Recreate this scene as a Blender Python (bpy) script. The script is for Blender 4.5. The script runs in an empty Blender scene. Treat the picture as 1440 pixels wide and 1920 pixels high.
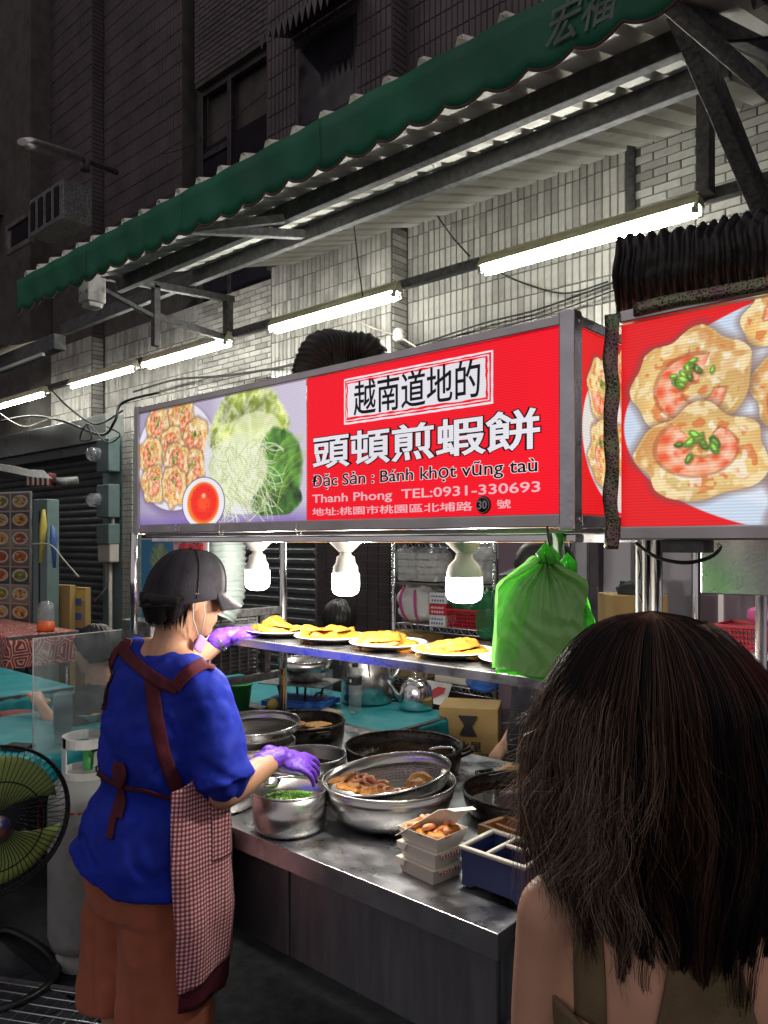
import bpy, bmesh, math, random
import numpy as np
from mathutils import Vector, Matrix, noise as mnoise
from mathutils.bvhtree import BVHTree

SC = bpy.context.scene
COL = SC.collection
PI = math.pi
rnd = random.Random(7)

# ------------------------------------------------------------------ camera, world, exposure
YAW = math.radians(41.6)
FOC, PCX, PHY, EYE = 1430.0, 720.0, 1017.0, 1.6
cam_d = bpy.data.cameras.new('camera')
cam_d.sensor_fit = 'VERTICAL'
cam_d.sensor_height = 36.0
cam_d.lens = 36.0 * FOC / 1920.0
cam_d.shift_y = (PHY - 960.0) / 1920.0
cam_d.clip_start, cam_d.clip_end = 0.05, 200.0
cam = bpy.data.objects.new('camera', cam_d)
cam.location = (0, 0, EYE)
cam.rotation_euler = (math.radians(90), 0, YAW)
COL.objects.link(cam)
SC.camera = cam

world = bpy.data.worlds.new('World')
SC.world = world
world.use_nodes = True
_wn = world.node_tree.nodes
_bg = next(n for n in _wn if n.type == 'BACKGROUND')
_bg.inputs[0].default_value = (0.69, 0.62, 0.64, 1)      # glow of the other stalls and the night sky of a lit market lane
_bg.inputs[1].default_value = 0.48

TUBE_E = 84.0        # fluorescent tubes
BULB_E = 7.0        # glow of the frosted covers; the lamp inside gives the light
BULB_W = 11.5        # LED bulbs
SC.view_settings.view_transform = 'Standard'
SC.view_settings.look = 'None'
SC.view_settings.exposure = 0.2
SC.view_settings.gamma = 1.0
SC.cycles.use_denoising = True
try:
    SC.cycles.denoiser = 'OPENIMAGEDENOISE'
except Exception:
    pass
SC.cycles.max_bounces = 6
SC.cycles.diffuse_bounces = 3
SC.cycles.glossy_bounces = 3
SC.cycles.transmission_bounces = 5
SC.cycles.transparent_max_bounces = 10
SC.cycles.sample_clamp_indirect = 4.0
SC.cycles.caustics_reflective = False
SC.cycles.caustics_refractive = False

# ------------------------------------------------------------------ places: photograph measurements -> world points on real planes
_s, _c = math.sin(YAW), math.cos(YAW)
def dirn(px):
    l = (px - PCX) / FOC
    return (-_s + l * _c, _c + l * _s)
def onD(px, py, d):
    a, b = dirn(px)
    return Vector((a * d, b * d, EYE - (py - PHY) / FOC * d))
def onY(px, py, Y):
    return onD(px, py, Y / dirn(px)[1])
def onX(px, py, X):
    return onD(px, py, X / dirn(px)[0])
def onZ(px, py, z):
    return onD(px, py, (EYE - z) * FOC / (py - PHY))

# ------------------------------------------------------------------ mesh builder
class MB:
    def __init__(s):
        s.v, s.f, s.m, s.sm, s.uv = [], [], [], [], None
        s.M = Matrix.Identity(4)
        s.mi = 0
        s.smooth = False
    def at(s, loc=(0, 0, 0), rz=0.0, rx=0.0, ry=0.0, sc=1.0):
        s.M = Matrix.Translation(loc) @ Matrix.Rotation(rz, 4, 'Z') @ Matrix.Rotation(ry, 4, 'Y') @ Matrix.Rotation(rx, 4, 'X') @ Matrix.Scale(sc, 4)
        return s
    def add(s, vs, fs, smooth=None):
        n = len(s.v)
        M = s.M
        s.v += [tuple(M @ Vector(p)) for p in vs]
        sm = s.smooth if smooth is None else smooth
        for f in fs:
            s.f.append(tuple(i + n for i in f)); s.m.append(s.mi); s.sm.append(sm)
        return s
    def box(s, lo, hi):
        x0, y0, z0 = lo; x1, y1, z1 = hi
        return s.add([(x0,y0,z0),(x1,y0,z0),(x1,y1,z0),(x0,y1,z0),(x0,y0,z1),(x1,y0,z1),(x1,y1,z1),(x0,y1,z1)],
                     [(0,3,2,1),(4,5,6,7),(0,1,5,4),(1,2,6,5),(2,3,7,6),(3,0,4,7)], False)
    def cbox(s, c, w):
        return s.box([c[i] - w[i] / 2 for i in range(3)], [c[i] + w[i] / 2 for i in range(3)])
    def bar(s, a, b, w, h, up=(0, 0, 1)):
        a, b = Vector(a), Vector(b)
        d = (b - a).normalized(); up = Vector(up)
        if abs(d.dot(up)) > .98: up = Vector((1, 0, 0))
        r = d.cross(up).normalized(); u = r.cross(d).normalized()
        vs = []
        for p in (a, b):
            for (i, j) in ((-1,-1),(1,-1),(1,1),(-1,1)):
                vs.append(p + r * (i * w / 2) + u * (j * h / 2))
        return s.add(vs, [(0,1,2,3),(7,6,5,4),(0,4,5,1),(1,5,6,2),(2,6,7,3),(3,7,4,0)], False)
    def tube(s, pts, r, n=8, cap=True, smooth=True, ell=1.0):
        pts = [Vector(p) for p in pts]
        rr = r if isinstance(r, (list, tuple)) else [r] * len(pts)
        vs, fs = [], []
        ref = None
        for i, p in enumerate(pts):
            t = (pts[min(i + 1, len(pts) - 1)] - pts[max(i - 1, 0)]).normalized()
            if ref is None:
                ref = Vector((0, 0, 1)) if abs(t.z) < .9 else Vector((1, 0, 0))
            a = t.cross(ref).normalized(); b = a.cross(t).normalized(); ref = b
            for k in range(n):
                q = 2 * PI * k / n
                vs.append(p + a * (math.cos(q) * rr[i]) + b * (math.sin(q) * rr[i] * ell))
        for i in range(len(pts) - 1):
            for k in range(n):
                fs.append((i*n+k, i*n+(k+1)%n, (i+1)*n+(k+1)%n, (i+1)*n+k))
        s.add(vs, fs, smooth)
        if cap:
            m = len(s.v) - len(vs)
            s.f.append(tuple(m + k for k in range(n))[::-1]); s.m.append(s.mi); s.sm.append(False)
            e = m + (len(pts) - 1) * n
            s.f.append(tuple(e + k for k in range(n))); s.m.append(s.mi); s.sm.append(False)
        return s
    def lathe(s, prof, n=32, c=(0, 0, 0), smooth=True, arc=None):
        vs, fs = [], []
        for (r, z) in prof:
            for k in range(n):
                q = 2 * PI * k / n
                vs.append((c[0] + r * math.cos(q), c[1] + r * math.sin(q), c[2] + z))
        for i in range(len(prof) - 1):
            for k in range(n):
                fs.append((i*n+k, i*n+(k+1)%n, (i+1)*n+(k+1)%n, (i+1)*n+k))
        return s.add(vs, fs, smooth)
    def disc(s, r, z, n=32, c=(0, 0)):
        vs = [(c[0] + r * math.cos(2*PI*k/n), c[1] + r * math.sin(2*PI*k/n), z) for k in range(n)]
        return s.add(vs, [tuple(range(n))], False)
    def poly(s, pts, d):
        """prism: outline pts (3D, planar) pushed by vector d"""
        n = len(pts); d = Vector(d)
        vs = [Vector(p) for p in pts] + [Vector(p) + d for p in pts]
        return s.add(vs, [tuple(range(n))[::-1], tuple(range(n, 2*n))] + [(i, (i+1)%n, n+(i+1)%n, n+i) for i in range(n)], False)
    def grid(s, fn, nu, nv, closed_u=False, smooth=True):
        vs = [fn(i / (nu if closed_u else nu - 1), j / (nv - 1)) for j in range(nv) for i in range(nu)]
        fs = []
        for j in range(nv - 1):
            for i in range(nu if closed_u else nu - 1):
                a, b = j*nu+i, j*nu+(i+1)%nu
                fs.append((a, b, b+nu, a+nu))
        return s.add(vs, fs, smooth)
    def text(s, body, org, ux, uy, w, h, off=0.0, raise_=0.0, res=2, shear=0.0, z0=0.0):
        c = bpy.data.curves.new('lettering', 'FONT'); c.body = body; c.resolution_u = res; c.shear = shear
        c.bevel_depth = off; c.bevel_resolution = 1
        o = bpy.data.objects.new('lettering', c); COL.objects.link(o)
        dg = bpy.context.evaluated_depsgraph_get()
        me = bpy.data.meshes.new_from_object(o.evaluated_get(dg))
        P = np.array([v.co[:] for v in me.vertices]) if len(me.vertices) else np.zeros((0, 3))
        if len(P):
            mn, mx = P.min(0), P.max(0)
            sx, sy = w / (mx[0] - mn[0]), h / (mx[1] - mn[1])
            org, ux, uy = Vector(org), Vector(ux).normalized(), Vector(uy).normalized()
            nz = ux.cross(uy)
            zk = .0005 / off if off else 0
            vs = [org + ux * ((p[0]-mn[0]) * sx) + uy * ((p[1]-mn[1]) * sy) + nz * (z0 + p[2] * zk) for p in P]
            s.add(vs, [tuple(f.vertices) for f in me.polygons], False)
        bpy.data.objects.remove(o); bpy.data.meshes.remove(me); bpy.data.curves.remove(c)
        return s
    def mesh(s, name):
        me = bpy.data.meshes.new(name)
        me.from_pydata(s.v, [], s.f)
        me.polygons.foreach_set('material_index', s.m)
        me.polygons.foreach_set('use_smooth', s.sm)
        me.update()
        return me

def tag(o, label=None, cat=None, group=None, kind=None):
    if label: o['label'] = label
    if cat: o['category'] = cat
    if group: o['group'] = group
    if kind: o['kind'] = kind
    return o
def thing(name, label, cat, loc=(0, 0, 0), rz=0.0, group=None, kind=None):
    o = bpy.data.objects.new(name, None); COL.objects.link(o)
    o.empty_display_size = .1
    o.location = loc; o.rotation_euler = (0, 0, rz)
    return tag(o, label, cat, group, kind)
def obj(name, mb, mats, parent=None, world=False, label=None, cat=None, group=None, kind=None, bevel=0, loc=None, rz=0.0, seg=2, fixn=False):
    me = mb.mesh(name) if isinstance(mb, MB) else mb
    if fixn:
        bm = bmesh.new(); bm.from_mesh(me); bmesh.ops.recalc_face_normals(bm, faces=bm.faces); bm.to_mesh(me); bm.free()
    for m in (mats if isinstance(mats, (list, tuple)) else [mats]):
        me.materials.append(m)
    o = bpy.data.objects.new(name, me); COL.objects.link(o)
    if parent is not None:
        if world:
            P, M = parent, Matrix.Identity(4)
            while P is not None:
                M = (Matrix.Translation(P.location) @ P.rotation_euler.to_matrix().to_4x4()) @ M
                P = P.parent
            me.transform(M.inverted())
        o.parent = parent
    elif world:                                  # a thing that is one mesh: origin at its base
        P = np.empty(len(me.vertices) * 3); me.vertices.foreach_get('co', P); P = P.reshape(-1, 3)
        b = Vector(((P[:,0].min()+P[:,0].max())/2, (P[:,1].min()+P[:,1].max())/2, P[:,2].min()))
        me.transform(Matrix.Translation(-b)); o.location = b
    if loc is not None:
        o.location = loc; o.rotation_euler = (0, 0, rz)
    if bevel:
        md = o.modifiers.new('bevel', 'BEVEL'); md.width = bevel; md.segments = seg; md.limit_method = 'ANGLE'
        md.angle_limit = math.radians(40)
    return tag(o, label, cat, group, kind)
def dup(o, loc=None, rz=None, label=None, group=None, parent=None):
    c = o.copy(); COL.objects.link(c); c.parent = parent
    if loc is not None: c.location = loc
    if rz is not None: c.rotation_euler = (0, 0, rz)
    if label: c['label'] = label
    if group: c['group'] = group
    for ch in list(o.children):
        dup(ch, parent=c)
    return c
def remesh(o, vox, smooth=4, fac=.6, disp=None):
    md = o.modifiers.new('remesh', 'REMESH'); md.mode = 'VOXEL'; md.voxel_size = vox; md.use_smooth_shade = True
    if smooth:
        sm = o.modifiers.new('smooth', 'SMOOTH'); sm.iterations = smooth; sm.factor = fac
    for (nm, typ, size, st) in (disp or []):
        tx = bpy.data.textures.new(nm, typ); tx.noise_scale = size
        if typ == 'CLOUDS': tx.noise_depth = 2
        dm = o.modifiers.new(nm, 'DISPLACE'); dm.texture = tx; dm.strength = st; dm.mid_level = .5; dm.texture_coords = 'LOCAL'
    return o
def bake(o):
    """apply the modifiers of o to its mesh"""
    dg = bpy.context.evaluated_depsgraph_get(); dg.update()
    me = bpy.data.meshes.new_from_object(o.evaluated_get(dg))
    o.modifiers.clear(); o.data = me
    return o

# ------------------------------------------------------------------ materials
def _nt(name):
    m = bpy.data.materials.new(name); m.use_nodes = True
    nt = m.node_tree; b = next(n for n in nt.nodes if n.type == 'BSDF_PRINCIPLED')
    return m, nt, b
def N(nt, t, **kw):
    n = nt.nodes.new(t)
    for k, v in kw.items():
        setattr(n, k, v)
    return n
def c4(c): return (c[0], c[1], c[2], 1.0)
def pbr(name, col, rough=.5, metal=0.0, var=.18, scale=9.0, bump=0.0, bscale=80.0, dirt=None, stretch=(1, 1, 1),
        rvar=.12, coat=0.0, trans=0.0, alpha=1.0, sss=0.0, ior=1.45, sheen=0.0, aniso=0.0, spec=.5, attr=None):
    m, nt, b = _nt(name)
    L = nt.links.new
    tc = N(nt, 'ShaderNodeTexCoord'); mp = N(nt, 'ShaderNodeMapping'); mp.inputs['Scale'].default_value = stretch
    L(tc.outputs['Object'], mp.inputs[0])
    n1 = N(nt, 'ShaderNodeTexNoise'); n1.inputs['Scale'].default_value = scale; n1.inputs['Detail'].default_value = 5
    L(mp.outputs[0], n1.inputs['Vector'])
    hs = N(nt, 'ShaderNodeMix', data_type='RGBA', blend_type='MULTIPLY'); hs.inputs[0].default_value = 1
    if attr:
        at = N(nt, 'ShaderNodeAttribute', attribute_name=attr); L(at.outputs['Color'], hs.inputs[6])
    else:
        hs.inputs[6].default_value = c4(col)
    mr = N(nt, 'ShaderNodeMapRange'); mr.inputs[1].default_value = .3; mr.inputs[2].default_value = .7
    mr.inputs[3].default_value = 1 - var; mr.inputs[4].default_value = 1 + var
    L(n1.outputs[0], mr.inputs[0])
    L(mr.outputs[0], hs.inputs[7])
    out = hs.outputs[2]
    if dirt:
        dc, amt, ds = dirt
        n2 = N(nt, 'ShaderNodeTexNoise'); n2.inputs['Scale'].default_value = ds; n2.inputs['Detail'].default_value = 8
        n2.inputs['Roughness'].default_value = .7
        L(mp.outputs[0], n2.inputs['Vector'])
        r2 = N(nt, 'ShaderNodeMapRange'); r2.inputs[1].default_value = .48; r2.inputs[2].default_value = .72
        r2.inputs[4].default_value = amt
        L(n2.outputs[0], r2.inputs[0])
        mx = N(nt, 'ShaderNodeMix', data_type='RGBA'); L(r2.outputs[0], mx.inputs[0]); L(out, mx.inputs[6]); mx.inputs[7].default_value = c4(dc)
        out = mx.outputs[2]
    L(out, b.inputs['Base Color'])
    b.inputs['Metallic'].default_value = metal
    n3 = N(nt, 'ShaderNodeTexNoise'); n3.inputs['Scale'].default_value = scale * 2.3; n3.inputs['Detail'].default_value = 4
    L(mp.outputs[0], n3.inputs['Vector'])
    rr = N(nt, 'ShaderNodeMapRange'); rr.inputs[1].default_value = .3; rr.inputs[2].default_value = .7
    rr.inputs[3].default_value = max(.02, rough - rvar); rr.inputs[4].default_value = min(1, rough + rvar)
    L(n3.outputs[0], rr.inputs[0]); L(rr.outputs[0], b.inputs['Roughness'])
    if bump:
        n4 = N(nt, 'ShaderNodeTexNoise'); n4.inputs['Scale'].default_value = bscale; n4.inputs['Detail'].default_value = 6
        L(mp.outputs[0], n4.inputs['Vector'])
        bp = N(nt, 'ShaderNodeBump'); bp.inputs['Strength'].default_value = min(1, bump); bp.inputs['Distance'].default_value = .004 * max(1, bump)
        L(n4.outputs[0], bp.inputs['Height']); L(bp.outputs[0], b.inputs['Normal'])
    b.inputs['Coat Weight'].default_value = coat
    b.inputs['Transmission Weight'].default_value = trans
    b.inputs['IOR'].default_value = ior
    b.inputs['Alpha'].default_value = alpha
    b.inputs['Subsurface Weight'].default_value = sss
    if sss:
        b.inputs['Subsurface Radius'].default_value = (.012, .005, .003); b.inputs['Subsurface Scale'].default_value = 1.0
    b.inputs['Sheen Weight'].default_value = sheen
    b.inputs['Anisotropic'].default_value = aniso
    b.inputs['Specular IOR Level'].default_value = spec
    return m
def emis(name, col, strength, edge=None):
    m, nt, b = _nt(name)
    b.inputs['Base Color'].default_value = (.6, .6, .6, 1)
    b.inputs['Emission Color'].default_value = c4(col); b.inputs['Emission Strength'].default_value = strength
    return m
def panel_emis(name, col, strength=1.0, attr=None, ridge=.10, blotch=.06):
    """backlit fluted plastic panel with print: horizontal flutes, slightly uneven light from the tubes behind"""
    m, nt, b = _nt(name); L = nt.links.new
    tc = N(nt, 'ShaderNodeTexCoord'); sp = N(nt, 'ShaderNodeSeparateXYZ'); L(tc.outputs['Object'], sp.inputs[0])
    ml = N(nt, 'ShaderNodeMath', operation='MULTIPLY'); ml.inputs[1].default_value = 2 * PI / .0052; L(sp.outputs[2], ml.inputs[0])
    sn = N(nt, 'ShaderNodeMath', operation='SINE'); L(ml.outputs[0], sn.inputs[0])
    mr = N(nt, 'ShaderNodeMapRange'); mr.inputs[1].default_value = -1; mr.inputs[3].default_value = 1 - ridge; mr.inputs[4].default_value = 1 + ridge * .4
    L(sn.outputs[0], mr.inputs[0])
    nz = N(nt, 'ShaderNodeTexNoise'); nz.inputs['Scale'].default_value = 2.5; L(tc.outputs['Object'], nz.inputs['Vector'])
    m2 = N(nt, 'ShaderNodeMapRange'); m2.inputs[1].default_value = .3; m2.inputs[2].default_value = .7; m2.inputs[3].default_value = 1 - blotch; m2.inputs[4].default_value = 1 + blotch
    L(nz.outputs[0], m2.inputs[0])
    mm = N(nt, 'ShaderNodeMath', operation='MULTIPLY'); L(mr.outputs[0], mm.inputs[0]); L(m2.outputs[0], mm.inputs[1])
    ms = N(nt, 'ShaderNodeMath', operation='MULTIPLY'); ms.inputs[1].default_value = strength; L(mm.outputs[0], ms.inputs[0])
    L(ms.outputs[0], b.inputs['Emission Strength'])
    if attr:
        at = N(nt, 'ShaderNodeAttribute', attribute_name=attr); L(at.outputs['Color'], b.inputs['Emission Color'])
        b.inputs['Base Color'].default_value = (.1, .1, .1, 1)
    else:
        b.inputs['Emission Color'].default_value = c4(col); b.inputs['Base Color'].default_value = (col[0]*.25, col[1]*.25, col[2]*.25, 1)
    b.inputs['Roughness'].default_value = .35
    return m
def add_colors(me, cols):
    """cols: n_verts x 3 linear"""
    a = me.color_attributes.new('tint', 'FLOAT_COLOR', 'POINT')
    c = np.ones((len(me.vertices), 4), np.float32); c[:, :3] = cols
    a.data.foreach_set('color', c.ravel())

# ------------------------------------------------------------------ painted print (food photographs on signs and menus)
def _lat(w, h, nx, ny, rs):
    g = rs.rand(ny + 2, nx + 2)
    x = np.linspace(0, nx, w, endpoint=False); y = np.linspace(0, ny, h, endpoint=False)
    xi, yi = x.astype(int), y.astype(int); xf, yf = x - xi, y - yi
    xf = xf*xf*(3-2*xf); yf = yf*yf*(3-2*yf)
    a = g[np.ix_(yi, xi)]; b = g[np.ix_(yi, xi+1)]; c = g[np.ix_(yi+1, xi)]; d = g[np.ix_(yi+1, xi+1)]
    return (a*(1-xf)+b*xf)*(1-yf)[:, None] + (c*(1-xf)+d*xf)*yf[:, None]
class Canvas:
    def __init__(s, w, h, n, bg, seed=1):
        s.w, s.h = w, h; s.nx = int(n * w / max(w, h)); s.ny = int(n * h / max(w, h))
        s.X, s.Y = np.meshgrid(np.linspace(0, w, s.nx), np.linspace(0, h, s.ny))
        s.img = np.zeros((s.ny, s.nx, 3)); s.img[:] = bg; s.rs = np.random.RandomState(seed)
        s.px = w / s.nx
    def fbm(s, f, o=4):
        out, a, t = 0, 1., 0
        for i in range(o):
            out = out + a * _lat(s.nx, s.ny, max(1, int(f*s.w)), max(1, int(f*s.h)), s.rs); t += a; a *= .55; f *= 2
        return out / t
    def mix(s, m, col):
        m = np.clip(m, 0, 1)[..., None]; s.img = s.img * (1 - m) + np.asarray(col) * m
    def ell(s, cx, cy, rx, ry, col, soft=1.0, rot=0, rough=0, amt=1.0):
        dx, dy = s.X - cx, s.Y - cy; c, n = math.cos(rot), math.sin(rot)
        u, v = (dx*c + dy*n) / rx, (-dx*n + dy*c) / ry
        d = np.sqrt(u*u + v*v)
        if rough: d = d * (1 + rough * (s.fbm(30) - .5))
        m = np.clip((1 - d) * min(rx, ry) / (s.px * soft) + .5, 0, 1) * amt
        s.mix(m, col); return d
    def stroke(s, p, q, r, col, bend=0.0, amt=1.0):
        p, q = np.array(p, float), np.array(q, float); d = q - p; L = math.hypot(*d) + 1e-9
        x0, x1 = sorted((p[0], q[0])); y0, y1 = sorted((p[1], q[1])); pad = abs(bend) * L + 3*r + 2*s.px
        i0, i1 = np.searchsorted(s.X[0], [x0-pad, x1+pad]); j0, j1 = np.searchsorted(s.Y[:, 0], [y0-pad, y1+pad])
        if i1 <= i0 or j1 <= j0: return
        X, Y = s.X[j0:j1, i0:i1], s.Y[j0:j1, i0:i1]
        t = ((X-p[0])*d[0] + (Y-p[1])*d[1]) / L**2; n = (-(X-p[0])*d[1] + (Y-p[1])*d[0]) / L
        n = n - bend * L * 4 * t * (1 - t)
        te = np.maximum(np.maximum(-t, t-1), 0) * L
        dist = np.sqrt(n*n + te*te)
        m = np.clip((r - dist) / s.px + .5, 0, 1)[..., None] * amt
        s.img[j0:j1, i0:i1] = s.img[j0:j1, i0:i1] * (1-m) + np.asarray(col) * m
    def pancake(s, cx, cy, r, sy=1.0, rot=0.0, green=5):
        rs = s.rs
        dx, dy = s.X - cx, (s.Y - cy) / sy; ang = np.arctan2(dy, dx); rho = np.hypot(dx, dy)
        edge = r * (1 + sum(rs.uniform(.01, .05) * np.sin(k*ang + rs.uniform(0, 6)) for k in range(2, 9)))
        d = rho / edge
        f, g = s.fbm(40 * .1 / r * .3, 4), s.fbm(9 / r * .5, 3)
        base = (np.array((.96, .85, .60)) * (.78 + .32*f[..., None]) + np.array((.03, -.03, -.12)) * g[..., None])
        rim = np.clip((d - .72) * 4, 0, 1)[..., None]
        base = base * (1 - .35*rim) + np.array((.80, .58, .30)) * .35*rim
        s.mix(np.clip((1.16 - d) * 4, 0, .60), (.50, .36, .32))
        s.mix(np.clip((1 - d) * r / (s.px*1.5), 0, 1), base)
        sp = s.fbm(3.2 / r * 2, 2)
        s.mix(np.clip((sp - .60) * 14, 0, .75) * (d < .85), (.86, .45, .22))
        s.mix(np.clip((.36 - sp) * 14, 0, .6) * (d < .9), (1., .93, .78))
        # crisp lace along the edge, browned side and wet highlights
        la = s.fbm(5.0 / r, 2); s.mix(np.clip((la-.52)*9, 0, .8) * np.clip((d-.70)*6, 0, 1) * (d < 1), (.98,.90,.70))
        side = np.clip((dx*math.cos(rot*1.7) + dy*math.sin(rot*1.7))/r - .1, 0, 1)
        s.mix(side*np.clip((.62-la)*6, 0, 1)*(d < .95)*.65, (.84,.50,.24)); s.mix(np.clip((la-.66)*16, 0, .7)*(d < .8), (1,.97,.92))
        # shrimp curl
        sx, sy2 = cx + r*.1*rs.uniform(-1, 1), cy + r*.12*rs.uniform(-1, 1)
        ex, ey = s.X - sx, (s.Y - sy2) / sy; a2 = np.arctan2(ey, ex) - rot; a2 = (a2 + 3*PI) % (2*PI); rr = np.hypot(ex, ey)
        w = r * .25 * np.clip(1.15 - a2 / 6.5, .2, 1)
        s.mix(np.clip((w*1.35 - abs(rr - r*.42)) / (s.px*3), 0, 1) * (a2 < 5.1) * .5, (.66, .28, .16))
        m = np.clip((w - abs(rr - r*.42)) / (s.px*2), 0, 1) * (a2 < 5.0)
        st = .5 + .5*np.sin(a2*9); hl = np.clip(1 - abs(rr - r*.44) / (r*.1), 0, 1)
        col = np.array((.95, .34, .16)) * (1-st[..., None]) + np.array((.98, .68, .52)) * st[..., None]
        col = col * (1-.55*hl[..., None]) + np.array((1, .93, .87)) * .55*hl[..., None]
        s.mix(m * .95, col)
        fr = s.fbm(8.0 / r, 2); s.mix(m*np.clip((fr-.58)*10, 0, .45), (1.,.86,.74))
        for _ in range(green):
            a, q = rs.uniform(0, 6.3), rs.uniform(.05, .50) * r
            gx, gy = cx + q*math.cos(a)*.9, cy + (q*math.sin(a)*.7 + r*.22) * sy
            gr = r * rs.uniform(.035, .085); ro = rs.uniform(0,3); g_ = np.array((.34,.50,.17))*rs.uniform(.6,1.45)
            s.ell(gx+gr*.25, gy-gr*.3, gr*1.5, gr*.9, (.52,.32,.16), 2.5, ro, 0, .5)
            s.ell(gx, gy, gr*1.45, gr*.8, np.clip(g_,0,1), 1.3, ro, .6)
            s.ell(gx, gy+gr*.15, gr*.8, gr*.35, np.clip(g_*1.5+.1,0,1), 1.5, ro)
    def mesh(s, name, org, ux, uy):
        """picture as a finely divided sheet: org = lower left, ux / uy full edge vectors"""
        org, ux, uy = np.array(org), np.array(ux), np.array(uy)
        U, V = np.meshgrid(np.linspace(0, 1, s.nx), np.linspace(0, 1, s.ny))
        P = org + U[..., None]*ux + V[..., None]*uy
        idx = np.arange(s.nx*s.ny).reshape(s.ny, s.nx)
        F = np.stack([idx[:-1, :-1], idx[:-1, 1:], idx[1:, 1:], idx[1:, :-1]], -1).reshape(-1, 4)
        me = bpy.data.meshes.new(name)
        me.vertices.add(s.nx*s.ny); me.vertices.foreach_set('co', P.astype(np.float32).ravel())
        me.loops.add(len(F)*4); me.loops.foreach_set('vertex_index', F.astype(np.int32).ravel())
        me.polygons.add(len(F)); me.polygons.foreach_set('loop_start', np.arange(0, len(F)*4, 4, dtype=np.int32))
        me.update(calc_edges=True)
        c = np.clip(s.img, 0, 1).reshape(-1, 3)
        add_colors(me, np.where(c <= .04045, c/12.92, ((c+.055)/1.055)**2.4))
        return me

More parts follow.
